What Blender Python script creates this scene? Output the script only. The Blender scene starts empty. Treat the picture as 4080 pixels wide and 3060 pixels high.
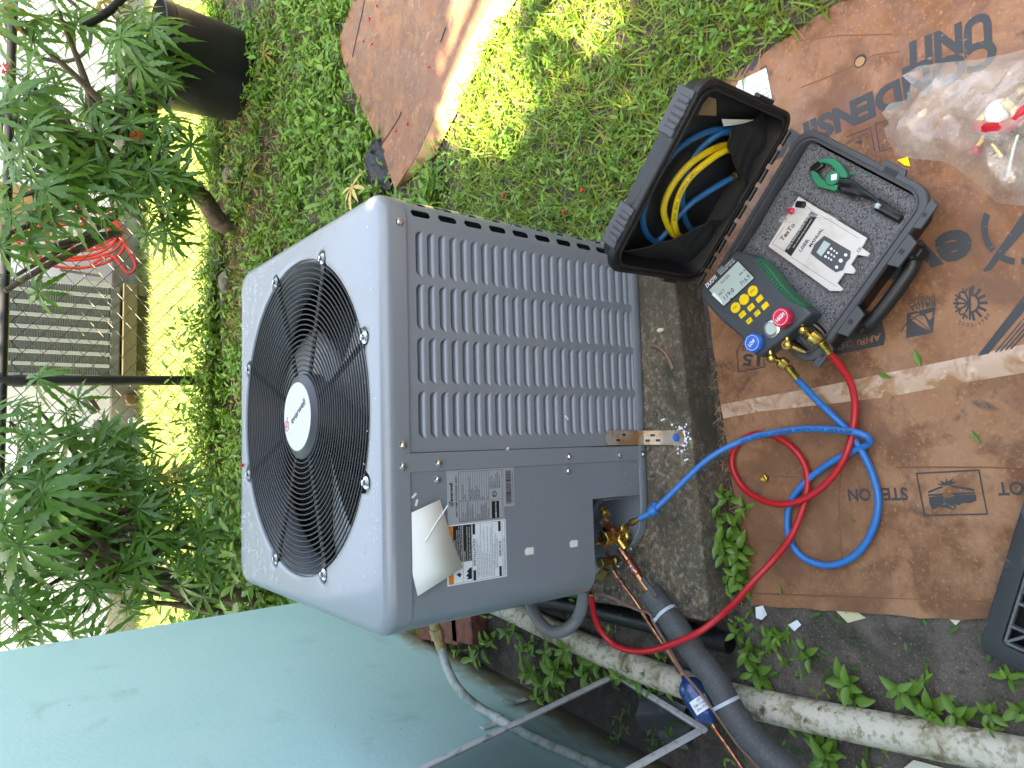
import bpy, math, random
import numpy as np
from mathutils import Vector, Matrix
from mathutils.geometry import delaunay_2d_cdt
random.seed(7); RNG = np.random.default_rng(7)
D = bpy.data; SC = bpy.context.scene; COL = SC.collection
R = math.radians

# ------------------------------------------------------------------ camera
CAM = np.array([-0.0377, -1.1620, 1.4129])
RR = np.array([0.9963814, -0.08042674, 0.02748889])      # right of the upright view
UU = np.array([0.02806569, 0.61660593, 0.78677154])      # up of the upright view
FF = np.array([0.08022729, 0.78315303, -0.61663191])     # viewing direction
FPX = 2877.1
cd = D.cameras.new('camera'); cam = D.objects.new('camera', cd); COL.objects.link(cam)
cd.sensor_fit = 'HORIZONTAL'; cd.sensor_width = 36.0; cd.lens = 36.0 * FPX / 4080
cd.clip_start = 0.02; cd.clip_end = 500
mw = Matrix.Identity(4)
for i in range(3):                                        # the phone was held turned: picture right = down
    mw[i][0] = -UU[i]; mw[i][1] = RR[i]; mw[i][2] = -FF[i]; mw[i][3] = CAM[i]
cam.matrix_world = mw
SC.camera = cam

# ------------------------------------------------------------------ light
SUN_EL, SUN_AZ = R(62), (-0.99, -0.10)                     # towards the sun, on the ground
w = D.worlds.new('World'); SC.world = w; w.use_nodes = True
nt = w.node_tree; bg = nt.nodes['Background']
sky = nt.nodes.new('ShaderNodeTexSky'); sky.sky_type = 'NISHITA'; sky.sun_disc = False
sky.sun_elevation = SUN_EL; sky.sun_rotation = math.atan2(SUN_AZ[0], SUN_AZ[1])
sky.air_density = 1.0; sky.dust_density = 2.6; sky.ozone_density = 1.0
nt.links.new(sky.outputs[0], bg.inputs[0]); bg.inputs[1].default_value = 0.15
sl = D.lights.new('sun', 'SUN'); sl.energy = 5.0; sl.angle = R(0.53); sl.color = (1.0, 0.93, 0.82)
so = D.objects.new('sun', sl); COL.objects.link(so); so.location = (-6, 3, 10)
sdir = Vector((SUN_AZ[0], SUN_AZ[1], 0)).normalized() * math.cos(SUN_EL) + Vector((0, 0, math.sin(SUN_EL)))
so.rotation_euler = sdir.to_track_quat('Z', 'Y').to_euler()
SC.render.engine = 'CYCLES'
vs = SC.view_settings; vs.view_transform = 'Standard'; vs.look = 'None'; vs.gamma = 1.0
vs.use_curve_mapping = False; vs.exposure = 3.25
vs.use_white_balance = True; vs.white_balance_temperature = 8800; vs.white_balance_tint = 10
SC.render.resolution_x = 1024; SC.render.resolution_y = 768

# ------------------------------------------------------------------ pixel -> place
def ray(x, y):
    return FF + (3060 - y - 1530) / FPX * RR - (x - 2040) / FPX * UU
def G(x, y, z=0.0):
    d = ray(x, y); t = (z - CAM[2]) / d[2]; return CAM + t * d
def GY(x, y, Y):
    d = ray(x, y); t = (Y - CAM[1]) / d[1]; return CAM + t * d
def GX(x, y, X):
    d = ray(x, y); t = (X - CAM[0]) / d[0]; return CAM + t * d

# ------------------------------------------------------------------ materials
def mat(name, c, rough=.5, metal=0., layers=(), bump=0., bscale=60., spec=.5, rand=0., trans=0., stretch=None,
        rrough=None, huer=0., bdist=.002, coat=0., bdetail=5., wave=None):
    m = D.materials.new(name); m.use_nodes = True; n = m.node_tree.nodes; l = m.node_tree.links
    b = n['Principled BSDF']; out = n['Material Output']
    b.inputs['Roughness'].default_value = rough; b.inputs['Metallic'].default_value = metal
    b.inputs['Specular IOR Level'].default_value = spec
    if coat: b.inputs['Coat Weight'].default_value = coat; b.inputs['Coat Roughness'].default_value = .12
    tc = n.new('ShaderNodeTexCoord'); vec = tc.outputs['Object']
    if stretch:
        mp = n.new('ShaderNodeMapping'); mp.inputs['Scale'].default_value = stretch
        l.new(vec, mp.inputs[0]); vec = mp.outputs[0]
    rgb = n.new('ShaderNodeRGB'); rgb.outputs[0].default_value = (*c, 1); cur = rgb.outputs[0]
    for (sc, lo, hi, col, dist) in layers:
        no = n.new('ShaderNodeTexNoise'); no.inputs['Scale'].default_value = sc; no.inputs['Detail'].default_value = 7
        no.inputs['Roughness'].default_value = .62; no.inputs['Distortion'].default_value = dist; l.new(vec, no.inputs['Vector'])
        mr = n.new('ShaderNodeMapRange'); mr.inputs[1].default_value = lo; mr.inputs[2].default_value = hi
        l.new(no.outputs[0], mr.inputs[0])
        mx = n.new('ShaderNodeMix'); mx.data_type = 'RGBA'; l.new(mr.outputs[0], mx.inputs[0]); l.new(cur, mx.inputs[6])
        mx.inputs[7].default_value = (*col, 1); cur = mx.outputs[2]
    if rand or huer:
        g = n.new('ShaderNodeNewGeometry'); hs = n.new('ShaderNodeHueSaturation')
        mr = n.new('ShaderNodeMapRange'); mr.inputs[3].default_value = 1 - rand; mr.inputs[4].default_value = 1 + rand
        l.new(g.outputs['Random Per Island'], mr.inputs[0]); l.new(mr.outputs[0], hs.inputs['Value'])
        if huer:
            wn = n.new('ShaderNodeTexWhiteNoise'); wn.noise_dimensions = '1D'; l.new(g.outputs['Random Per Island'], wn.inputs['W'])
            m2 = n.new('ShaderNodeMapRange'); m2.inputs[3].default_value = .5 - huer; m2.inputs[4].default_value = .5 + huer * .5
            l.new(wn.outputs[0], m2.inputs[0]); l.new(m2.outputs[0], hs.inputs['Hue'])
        l.new(cur, hs.inputs['Color']); cur = hs.outputs[0]
    l.new(cur, b.inputs['Base Color'])
    if rrough:
        no = n.new('ShaderNodeTexNoise'); no.inputs['Scale'].default_value = rrough[0]; no.inputs['Detail'].default_value = 5
        l.new(vec, no.inputs['Vector']); mr = n.new('ShaderNodeMapRange'); mr.inputs[1].default_value = .35; mr.inputs[2].default_value = .65
        mr.inputs[3].default_value = rrough[1]; mr.inputs[4].default_value = rrough[2]
        l.new(no.outputs[0], mr.inputs[0]); l.new(mr.outputs[0], b.inputs['Roughness'])
    if bump:
        no = n.new('ShaderNodeTexNoise'); no.inputs['Scale'].default_value = bscale; no.inputs['Detail'].default_value = bdetail
        no.inputs['Roughness'].default_value = .6
        l.new(vec, no.inputs['Vector']); bp = n.new('ShaderNodeBump'); bp.inputs['Strength'].default_value = bump
        bp.inputs['Distance'].default_value = bdist; l.new(no.outputs[0], bp.inputs['Height']); l.new(bp.outputs[0], b.inputs['Normal'])
    if wave:
        wv = n.new('ShaderNodeTexWave'); wv.inputs['Scale'].default_value = wave[0]; wv.bands_direction = wave[2]; l.new(tc.outputs['Object'], wv.inputs['Vector'])
        bp = n.new('ShaderNodeBump'); bp.inputs['Strength'].default_value = wave[1]; bp.inputs['Distance'].default_value = .002
        l.new(wv.outputs[1], bp.inputs['Height']); l.new(bp.outputs[0], b.inputs['Normal'])
    if trans:
        t = n.new('ShaderNodeBsdfTranslucent'); l.new(cur, t.inputs[0]); ms = n.new('ShaderNodeMixShader')
        ms.inputs[0].default_value = trans; l.new(b.outputs[0], ms.inputs[1]); l.new(t.outputs[0], ms.inputs[2]); l.new(ms.outputs[0], out.inputs[0])
    return m
def film(name, c, alpha, rough=.25, layers=True, glossy=.35):
    """thin see-through sheet: partly clear, partly milky"""
    m = D.materials.new(name); m.use_nodes = True; n = m.node_tree.nodes; l = m.node_tree.links
    b = n['Principled BSDF']; out = n['Material Output']; b.inputs['Base Color'].default_value = (*c, 1)
    b.inputs['Roughness'].default_value = rough; b.inputs['Specular IOR Level'].default_value = glossy * 2
    tr = n.new('ShaderNodeBsdfTransparent'); ms = n.new('ShaderNodeMixShader')
    l.new(tr.outputs[0], ms.inputs[1]); l.new(b.outputs[0], ms.inputs[2]); l.new(ms.outputs[0], out.inputs[0])
    ms.inputs[0].default_value = alpha
    if layers:
        tc = n.new('ShaderNodeTexCoord'); no = n.new('ShaderNodeTexNoise'); no.inputs['Scale'].default_value = 14; no.inputs['Detail'].default_value = 4
        l.new(tc.outputs['Object'], no.inputs['Vector'])
        mr = n.new('ShaderNodeMapRange'); mr.inputs[1].default_value = .35; mr.inputs[2].default_value = .7
        mr.inputs[3].default_value = alpha * .6; mr.inputs[4].default_value = min(1, alpha * 1.5); l.new(no.outputs[0], mr.inputs[0]); l.new(mr.outputs[0], ms.inputs[0])
    return m
MT = {}
def P(k, *a, **kw): MT[k] = mat(k, *a, **kw)
P('paint', (.218, .236, .265), .36, bump=.03, bscale=900, coat=.45, layers=[(3, .5, .75, (.205, .221, .242), .3)])
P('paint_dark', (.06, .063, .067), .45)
P('interior', (.02, .021, .022), .6)
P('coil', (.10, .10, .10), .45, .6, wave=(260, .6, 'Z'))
P('black_wire', (.0045, .0045, .005), .34, spec=.35)
P('fan_blade', (.33, .335, .34), .36, .3, rrough=(12, .3, .5))
P('hub', (.045, .045, .052), .4)
P('badge', (.55, .58, .62), .3)
P('chrome', (.62, .62, .62), .22, 1.0)
P('zinc', (.50, .47, .42), .42, .6, layers=[(18, .45, .62, (.42, .22, .10), 0)], bump=.05, bscale=300)
P('print_black', (.012, .012, .013), .5)
P('print_grey', (.034, .037, .042), .55, layers=[(90, .62, .72, (.30, .19, .12), 0)])
P('print_white', (.75, .75, .75), .5)
P('print_red', (.55, .02, .02), .5)
P('print_orange', (.75, .22, .02), .5)
P('label_silver', (.40, .42, .45), .35, .2)
P('label_white', (.74, .78, .82), .4)
P('paper', (.78, .77, .72), .6, bump=.05, bscale=40)
P('brass', (.60, .40, .11), .24, 1.0, rrough=(60, .16, .36))
P('brass_dull', (.38, .26, .10), .34, 1.0, rrough=(60, .28, .5))
P('copper', (.56, .25, .14), .26, 1.0, layers=[(45, .45, .62, (.26, .10, .065), 0), (160, .6, .7, (.5, .42, .36), 0)], rrough=(50, .2, .45))
P('copper_burnt', (.30, .08, .045), .35, .9, layers=[(70, .5, .6, (.14, .085, .085), 0), (120, .56, .62, (.55, .5, .45), 0)])
P('insulation', (.062, .064, .068), .6, bump=.5, bscale=160, bdist=.0012, layers=[(200, .5, .7, (.10, .102, .106), 0)])
P('blue_drier', (.010, .045, .17), .2, coat=.6, bump=.05, bscale=120)
P('zip_tie', (.45, .52, .58), .35)
P('brown_cable', (.20, .105, .085), .42)
P('red_hose', (.50, .010, .018), .38, bump=.06, bscale=500, layers=[(35, .55, .75, (.36, .012, .016), 0), (90, .68, .76, (.20, .05, .04), 0)])
P('blue_hose', (.005, .155, .46), .40, bump=.06, bscale=500, layers=[(35, .55, .75, (.008, .11, .33), 0), (90, .68, .76, (.05, .10, .20), 0)])
P('blue_hose_dark', (.008, .12, .29), .42, bump=.06, bscale=500)
P('yellow_hose', (.72, .50, .02), .42, bump=.06, bscale=500, layers=[(60, .55, .75, (.50, .33, .03), 0)])
P('concrete', (.165, .118, .072), .85, bump=.9, bscale=220, bdist=.003,
  layers=[(9, .40, .64, (.12, .095, .065), .4), (28, .5, .66, (.05, .047, .040), .3), (70, .5, .62, (.27, .24, .19), 0), (7, .60, .68, (.05, .052, .022), .6), (2.2, .50, .64, (.06, .052, .034), .8), (180, .55, .65, (.04, .035, .03), 0)])
P('card', (.335, .165, .088), .62, bump=.45, bscale=85, bdist=.0018, rrough=(25, .40, .78),
  layers=[(2.6, .42, .62, (.26, .108, .046), .3), (9, .46, .60, (.165, .066, .028), .5), (60, .52, .70, (.28, .12, .055), .2), (150, .56, .72, (.43, .215, .11), 0), (40, .62, .72, (.17, .08, .045), .3), (13, .61, .70, (.075, .055, .045), .5), (4, .52, .64, (.17, .072, .036), .8), (320, .66, .72, (.10, .06, .04), 0)])
P('card_crease', (.20, .085, .038), .7)
P('card_wet', (.22, .095, .048), .45, bump=.35, bscale=50, bdist=.002, rrough=(14, .25, .6),
  layers=[(4, .42, .6, (.17, .085, .048), .8), (9, .5, .66, (.30, .135, .055), .8), (20, .58, .7, (.10, .075, .065), .6), (60, .58, .7, (.40, .25, .16), .3)])
P('card_pale', (.36, .21, .095), .7, bump=.2, bscale=60, layers=[(10, .45, .65, (.27, .14, .055), .5)])
P('card_edge', (.42, .27, .17), .8, bump=.5, bscale=200)
P('tape', (.50, .34, .25), .16, layers=[(16, .45, .6, (.34, .175, .09), 1.0), (40, .55, .7, (.60, .47, .38), .5)], bump=.25, bscale=40)
P('case_plastic', (.012, .012, .013), .42, bump=.08, bscale=400)
P('case_rim', (.055, .058, .064), .42, bump=.08, bscale=300)
P('foam', (.165, .168, .178), .95, bump=1.0, bscale=420, bdist=.003, bdetail=3, spec=.2,
  layers=[(260, .48, .62, (.035, .036, .04), 0), (330, .56, .66, (.30, .305, .315), 0)])
P('pocket', (.012, .012, .013), .8, bump=.4, bscale=30, bdist=.004)
P('tester', (.045, .052, .06), .42, bump=.05, bscale=700)
P('tester_green', (.005, .11, .05), .5)
P('yellow_key', (.82, .56, .01), .45)
P('lcd', (.42, .50, .47), .18)
P('lcd_digit', (.02, .03, .03), .4)
P('knob_red', (.62, .015, .06), .3)
P('knob_blue', (.006, .13, .52), .3)
P('clamp_green', (.010, .20, .10), .4)
P('cable_black', (.006, .006, .007), .35)
P('manual', (.62, .59, .57), .55, bump=.06, bscale=40, layers=[(20, .5, .75, (.50, .46, .42), .3)])
P('pen', (.16, .085, .05), .6)
P('manual_photo', (.065, .067, .075), .5)
P('plastic_black', (.011, .011, .012), .4, bump=.06, bscale=200, rrough=(8, .3, .55))
P('crate', (.028, .031, .034), .42, bump=.2, bscale=80, layers=[(18, .54, .68, (.10, .105, .108), .6)])
P('crate_rib', (.11, .115, .12), .5, bump=.2, bscale=90, layers=[(40, .5, .65, (.05, .052, .055), 0)])
P('pvc', (.56, .51, .42), .6, bump=.25, bscale=120,
  layers=[(9, .44, .62, (.42, .38, .28), .3), (60, .50, .62, (.30, .26, .17), .2), (18, .54, .64, (.19, .14, .075), .6), (34, .60, .68, (.10, .085, .035), .3), (22, .64, .72, (.66, .62, .55), .2)])
P('sandy', (.145, .118, .100), .95, bump=1.0, bscale=160, bdist=.008, layers=[(24, .45, .62, (.10, .082, .070), .4), (6, .52, .66, (.055, .050, .036), .5), (200, .58, .66, (.26, .22, .20), 0), (90, .62, .7, (.06, .05, .03), 0)])
P('pvc_moss', (.30, .29, .14), .6, bump=.3, bscale=140, layers=[(40, .45, .58, (.10, .10, .04), .4), (120, .52, .62, (.42, .40, .27), 0)])
P('conduit_grey', (.16, .165, .17), .45, bump=.08, bscale=200, layers=[(30, .5, .7, (.11, .11, .11), 0)])
P('conduit_tan', (.42, .30, .14), .5, layers=[(60, .5, .62, (.30, .20, .09), 0)])
P('conduit_white', (.50, .52, .52), .55, layers=[(30, .45, .6, (.22, .34, .30), 0), (70, .55, .65, (.45, .36, .22), 0)])
P('wall_teal', (.385, .62, .605), .62, bump=.28, bscale=70, bdist=.003,
  layers=[(1.6, .35, .7, (.44, .66, .65), .2), (6, .60, .75, (.33, .52, .505), .4), (42, .68, .73, (.13, .27, .26), .6), (110, .70, .74, (.36, .47, .45), 0)])
def damp_wall():
    m = MT['wall_teal']; n = m.node_tree.nodes; l = m.node_tree.links; b = n['Principled BSDF']
    tc = n.new('ShaderNodeTexCoord'); sp = n.new('ShaderNodeSeparateXYZ'); l.new(tc.outputs['Object'], sp.inputs[0])
    def noise(sc, d, dist):
        o = n.new('ShaderNodeTexNoise'); o.inputs['Scale'].default_value = sc; o.inputs['Detail'].default_value = d; o.inputs['Distortion'].default_value = dist
        mp = n.new('ShaderNodeMapping'); mp.inputs['Scale'].default_value = (1, 1, 1.8); l.new(tc.outputs['Object'], mp.inputs[0]); l.new(mp.outputs[0], o.inputs['Vector']); return o
    cur = b.inputs['Base Color'].links[0].from_socket
    for (z0, z1, amp, sc, col) in ((.17, .09, .17, 9, (.29, .21, .095)), (.145, .07, .16, 7, (.07, .065, .035)), (.07, .02, .10, 14, (.03, .032, .015))):
        no = noise(sc, 8, .5); ma = n.new('ShaderNodeMath'); ma.operation = 'MULTIPLY_ADD'; ma.inputs[1].default_value = amp; l.new(no.outputs[0], ma.inputs[0]); l.new(sp.outputs[2], ma.inputs[2])
        mr = n.new('ShaderNodeMapRange'); mr.inputs[1].default_value = z0 + amp * .5 - .05; mr.inputs[2].default_value = z1 + amp * .5 - .05; l.new(ma.outputs[0], mr.inputs[0])
        mx = n.new('ShaderNodeMix'); mx.data_type = 'RGBA'; l.new(mr.outputs[0], mx.inputs[0]); l.new(cur, mx.inputs[6]); mx.inputs[7].default_value = (*col, 1); cur = mx.outputs[2]
    l.new(cur, b.inputs['Base Color'])
damp_wall()
P('wall_stain', (.20, .16, .095), .8, bump=.4, bscale=120, layers=[(9, .40, .55, (.045, .05, .03), .8), (26, .5, .6, (.38, .25, .10), .8), (40, .58, .66, (.22, .42, .42), .4)])
P('soffit', (.55, .56, .54), .7); P('roofing', (.12, .11, .10), .9)
P('brick', (.20, .065, .04), .8, bump=.4, bscale=120, layers=[(40, .5, .6, (.10, .04, .03), 0)])
P('aluminium', (.60, .59, .60), .5, .2, layers=[(50, .55, .7, (.22, .21, .21), 0)])
P('soil', (.080, .065, .056), .95, bump=1.0, bscale=140, bdist=.012,
  layers=[(30, .45, .62, (.12, .10, .09), .4), (8, .55, .68, (.04, .042, .022), .5), (160, .6, .68, (.15, .13, .12), 0), (90, .6, .7, (.10, .045, .025), 0)])
P('lawn', (.16, .22, .06), .95, bump=.6, bscale=60, layers=[(18, .4, .6, (.20, .26, .08), .3), (60, .5, .6, (.10, .15, .04), 0)])
P('mulch', (.045, .026, .018), .95, bump=1, bscale=90, bdist=.01, layers=[(60, .5, .62, (.11, .05, .03), .4), (12, .5, .62, (.03, .04, .012), .4)])
P('leaf', (.115, .265, .024), .42, rand=.38, huer=.025, trans=.28)
P('leaf_big', (.10, .235, .032), .40, rand=.35, huer=.02, trans=.25, bump=.15, bscale=60)
P('leaf_fern', (.055, .13, .025), .5, rand=.3, huer=.02, trans=.25)
P('blade', (.17, .285, .032), .5, rand=.40, huer=.03, trans=.3)
P('blade_lawn', (.22, .30, .085), .5, rand=.35, huer=.03, trans=.35)
P('straw', (.26, .16, .07), .8, rand=.5, huer=.02)
P('jat', (.062, .165, .018), .38, rand=.0, trans=.22, layers=[(9, .4, .65, (.085, .20, .022), 0)])
P('jat_light', (.11, .25, .025), .4, trans=.35, layers=[(9, .4, .65, (.07, .18, .03), 0)])
P('jat_yellow', (.40, .26, .03), .5, trans=.3, layers=[(14, .4, .6, (.22, .22, .03), 0)])
P('bark', (.10, .070, .045), .9, bump=.9, bscale=60, bdist=.006, layers=[(20, .45, .6, (.055, .04, .025), .4), (40, .56, .66, (.16, .15, .08), 0)])
P('flower_red', (.60, .02, .015), .5, rand=.25)
P('dry_leaf', (.50, .38, .13), .7)
P('black_paint', (.006, .006, .006), .5)
P('wire_dark', (.012, .012, .011), .5, .3)
P('nwall', (.74, .73, .80), .8, bump=.1, bscale=60)
P('nfound', (.28, .26, .22), .9, bump=.4, bscale=40, layers=[(4, .45, .6, (.17, .155, .12), .4)])
P('n_ac', (.17, .185, .205), .5); P('n_slat', (.06, .06, .06), .6); P('n_ac_light', (.52, .56, .66), .6); P('n_dark', (.05, .052, .055), .6)
P('olive_wood', (.05, .043, .018), .85, bump=.4, bscale=30, stretch=(.2, 1, 1), layers=[(8, .45, .6, (.03, .027, .012), .5)])
P('hose_neighbour', (.60, .018, .02), .4)
P('stone', (.13, .125, .11), .9, bump=.8, bscale=40, bdist=.006, layers=[(14, .45, .6, (.07, .072, .05), .3)])
P('bag_black', (.008, .008, .009), .35, bump=.6, bscale=45, bdist=.01)
P('cream_plastic', (.62, .58, .47), .5)
P('yellow_sign', (.85, .75, .0), .5)
P('bike_blue', (.16, .22, .28), .35, .4)
P('scrap_yellow', (.52, .48, .30), .7, layers=[(120, .6, .68, (.07, .05, .02), 0)])
P('grey_film', (.10, .10, .115), .35, bump=.4, bscale=30)
MT['bag'] = film('bag', (.86, .78, .70), .27, .08, glossy=1.0)
MT['clear_bag'] = film('clear_bag', (.80, .78, .76), .22, .15)
MT['screen'] = film('screen', (.015, .016, .017), .50, .8, layers=False, glossy=.1)
wm = D.materials.new('water'); wm.use_nodes = True; b = wm.node_tree.nodes['Principled BSDF']
b.inputs['Base Color'].default_value = (1, 1, 1, 1); b.inputs['Roughness'].default_value = .02; b.inputs['IOR'].default_value = 1.33; b.inputs['Transmission Weight'].default_value = 1
MT['water'] = film('water_film', (.75, .80, .85), .20, .04, layers=False, glossy=1.0)

# ------------------------------------------------------------------ mesh building
def unit(v): v = np.asarray(v, float); return v / (np.linalg.norm(v) + 1e-12)
def frame_of(d):
    d = unit(d); a = np.array([0, 0, 1.]) if abs(d[2]) < .9 else np.array([1., 0, 0])
    x = unit(np.cross(a, d)); return x, np.cross(d, x), d
def spline(pts, n=8, closed=False):
    p = [np.asarray(q, float) for q in pts]; out = []; N = len(p)
    rng = range(N) if closed else range(N - 1)
    for i in rng:
        g = (lambda k: p[k % N]) if closed else (lambda k: p[min(max(k, 0), N - 1)])
        a, b, c, d = g(i - 1), g(i), g(i + 1), g(i + 2)
        for t in np.linspace(0, 1, n, endpoint=False):
            out.append(.5 * ((2 * b) + (-a + c) * t + (2 * a - 5 * b + 4 * c - d) * t * t + (-a + 3 * b - 3 * c + d) * t ** 3))
    if not closed: out.append(p[-1])
    return out
def woff(o):
    v = Vector((0, 0, 0))
    while o is not None: v += o.location; o = o.parent
    return v
class MB:
    def __init__(s): s.v = []; s.f = []; s.m = []
    def add(s, v, f, m=0):
        k = len(s.v); s.v += [tuple(map(float, q)) for q in v]
        for q in f: s.f.append(tuple(i + k for i in q)); s.m.append(m)
        return s
    def box(s, c, d, ax=None, m=0):
        c = np.asarray(c, float); X, Y, Z = ax if ax is not None else np.eye(3); v = []
        for i in (-.5, .5):
            for j in (-.5, .5):
                for k in (-.5, .5): v.append(c + i * d[0] * np.asarray(X) + j * d[1] * np.asarray(Y) + k * d[2] * np.asarray(Z))
        return s.add(v, [(0, 1, 3, 2), (4, 6, 7, 5), (0, 4, 5, 1), (2, 3, 7, 6), (0, 2, 6, 4), (1, 5, 7, 3)], m)
    def tube(s, pts, r, n=10, closed=False, caps=True, m=0):
        pts = [np.asarray(p, float) for p in pts]; N = len(pts)
        rs = r if hasattr(r, '__len__') else [r] * N
        T = [unit((pts[(i + 1) % N] if closed or i < N - 1 else pts[i]) - (pts[i - 1] if closed or i > 0 else pts[i])) for i in range(N)]
        x, y, _ = frame_of(T[0]); v = []
        for i in range(N):
            x = unit(x - T[i] * np.dot(x, T[i])); y = np.cross(T[i], x)
            for k in range(n):
                a = 2 * math.pi * k / n; v.append(pts[i] + rs[i] * (math.cos(a) * x + math.sin(a) * y))
        f = []
        for i in range(N if closed else N - 1):
            j = (i + 1) % N
            for k in range(n): f.append((i * n + k, i * n + (k + 1) % n, j * n + (k + 1) % n, j * n + k))
        if caps and not closed: f += [tuple(range(n - 1, -1, -1)), tuple((N - 1) * n + k for k in range(n))]
        return s.add(v, f, m)
    def cyl(s, a, b, r, r2=None, n=16, m=0, caps=True):
        return s.tube([a, b], [r, r if r2 is None else r2], n, caps=caps, m=m)
    def lathe(s, prof, o=(0, 0, 0), axis=(0, 0, 1), n=24, m=0, cap0=True, cap1=True, mod=None):
        x, y, z = frame_of(axis); o = np.asarray(o, float); v = []; f = []
        for (r, h) in prof:
            for k in range(n):
                a = 2 * math.pi * k / n; q = r * (mod(a, h) if mod else 1)
                v.append(o + z * h + q * (math.cos(a) * x + math.sin(a) * y))
        for i in range(len(prof) - 1):
            for k in range(n): f.append((i * n + k, i * n + (k + 1) % n, (i + 1) * n + (k + 1) % n, (i + 1) * n + k))
        if cap0: f.append(tuple(range(n - 1, -1, -1)))
        if cap1: f.append(tuple((len(prof) - 1) * n + k for k in range(n)))
        return s.add(v, f, m)
    def prism(s, poly, t, o=(0, 0, 0), ax=None, m=0):
        """flat outline (2-D) raised by t along the third axis"""
        X, Y, Z = [np.asarray(q, float) for q in (ax if ax is not None else np.eye(3))]; o = np.asarray(o, float); n = len(poly)
        ar = sum(poly[i][0] * poly[(i + 1) % n][1] - poly[(i + 1) % n][0] * poly[i][1] for i in range(n))
        if ar < 0: poly = list(poly)[::-1]
        v = [o + p[0] * X + p[1] * Y for p in poly] + [o + p[0] * X + p[1] * Y + t * Z for p in poly]
        f = [tuple(range(n - 1, -1, -1)), tuple(range(n, 2 * n))] + [(i, (i + 1) % n, n + (i + 1) % n, n + i) for i in range(n)]
        return s.add(v, f, m)
    def slab(s, top, t, m=0):
        """outline given in space, thickened downwards"""
        n = len(top); top = [np.asarray(p, float) for p in top]
        ar = sum(top[i][0] * top[(i + 1) % n][1] - top[(i + 1) % n][0] * top[i][1] for i in range(n))
        if ar < 0: top = top[::-1]
        v = top + [p - np.array([0, 0, t]) for p in top]
        return s.add(v, [tuple(range(n)), tuple(range(2 * n - 1, n - 1, -1))] + [(n + i, n + (i + 1) % n, (i + 1) % n, i) for i in range(n)], m)
    def grid(s, fn, nu, nv, m=0, thick=None):
        v = [fn(i / nu, j / nv) for i in range(nu + 1) for j in range(nv + 1)]
        f = [(i * (nv + 1) + j, (i + 1) * (nv + 1) + j, (i + 1) * (nv + 1) + j + 1, i * (nv + 1) + j + 1) for i in range(nu) for j in range(nv)]
        return s.add(v, f, m)
    def build(s, name, mats, parent=None, smooth=35, bevel=0., seg=2, loc=None, label=None):
        me = D.meshes.new(name); off = np.zeros(3)
        if parent is not None: off = np.array(woff(parent))
        if loc is not None: off = off + np.asarray(loc, float) - (np.array(woff(parent)) if parent is not None else 0)
        v = np.array(s.v, float) - off
        me.from_pydata([tuple(q) for q in v], [], s.f)
        for q in (mats if isinstance(mats, (list, tuple)) else [mats]): me.materials.append(MT[q] if isinstance(q, str) else q)
        if any(s.m): me.polygons.foreach_set('material_index', s.m)
        if smooth:
            me.polygons.foreach_set('use_smooth', [True] * len(me.polygons)); me.set_sharp_from_angle(angle=R(smooth))
        me.update(); o = D.objects.new(name, me); COL.objects.link(o)
        if parent is not None: o.parent = parent; o.location = Vector(off) - woff(parent)
        else: o.location = Vector(off)
        if bevel:
            b = o.modifiers.new('bevel', 'BEVEL'); b.width = bevel; b.segments = seg; b.limit_method = 'ANGLE'; b.angle_limit = R(40)
        if label: o['label'] = label
        return o
def tag(o, label=None, cat=None, group=None, kind=None):
    if label: o['label'] = label
    if cat: o['category'] = cat
    if group: o['group'] = group
    if kind: o['kind'] = kind
    return o
def thing(name, label, cat, loc=(0, 0, 0), group=None, rot=None):
    o = D.objects.new(name, None); COL.objects.link(o); o.location = loc; o.empty_display_size = .05
    if rot: o.rotation_euler = rot
    return tag(o, label, cat, group)
def inst(name, me, parent=None, M=None, mat_=None):
    o = D.objects.new(name, me); COL.objects.link(o)
    if parent is not None: o.parent = parent
    if M is not None: o.matrix_local = M
    return o
def copy_tree(o, parent=None):
    c = o.copy(); COL.objects.link(c); c.parent = parent
    for ch in list(o.children): copy_tree(ch, c)
    return c
_tc = {}
def text_mesh(s, bold=0., shear=0., spacing=1.0):
    k = (s, bold, shear, spacing)
    if k in _tc: return _tc[k]
    cu = D.curves.new('lettering', 'FONT'); cu.body = s; cu.size = 1.0; cu.offset = bold; cu.shear = shear; cu.resolution_u = 3; cu.space_character = spacing; cu.fill_mode = 'FRONT'
    ob = D.objects.new('lettering', cu); COL.objects.link(ob); bpy.context.view_layer.update()
    dg = bpy.context.evaluated_depsgraph_get(); me = ob.evaluated_get(dg).to_mesh()
    v = np.array([tuple(q.co) for q in me.vertices]).reshape(-1, 3); f = [tuple(p.vertices) for p in me.polygons]
    ob.evaluated_get(dg).to_mesh_clear(); D.objects.remove(ob); D.curves.remove(cu)
    _tc[k] = (v, f); return v, f
def lettering(s, o, X, Y, width, matk, parent, height=None, bold=0., shear=0., hf=None, lift=.0006, center=False, name='lettering', spacing=1.0, mb=None):
    """flat printed words: o = left end of the base line, X/Y directions, total width in metres"""
    v, f = text_mesh(s, bold, shear, spacing)
    if len(v) == 0: return None
    v = v.copy(); w0 = v[:, 0].min(); w1 = v[:, 0].max(); sx = width / (w1 - w0); sy = sx if height is None else height / .70
    X = unit(X); Y = unit(Y); N = np.cross(X, Y); o = np.asarray(o, float)
    px = (v[:, 0] - w0) * sx - (width / 2 if center else 0)
    W = o + px[:, None] * X + (v[:, 1] * sy)[:, None] * Y + lift * N
    if hf is not None: W[:, 2] += np.array([hf(a, b) for a, b in W[:, :2]])
    t = mb or MB(); t.add(W, f)
    return t if mb else t.build(name, matk, parent, smooth=0)
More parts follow.
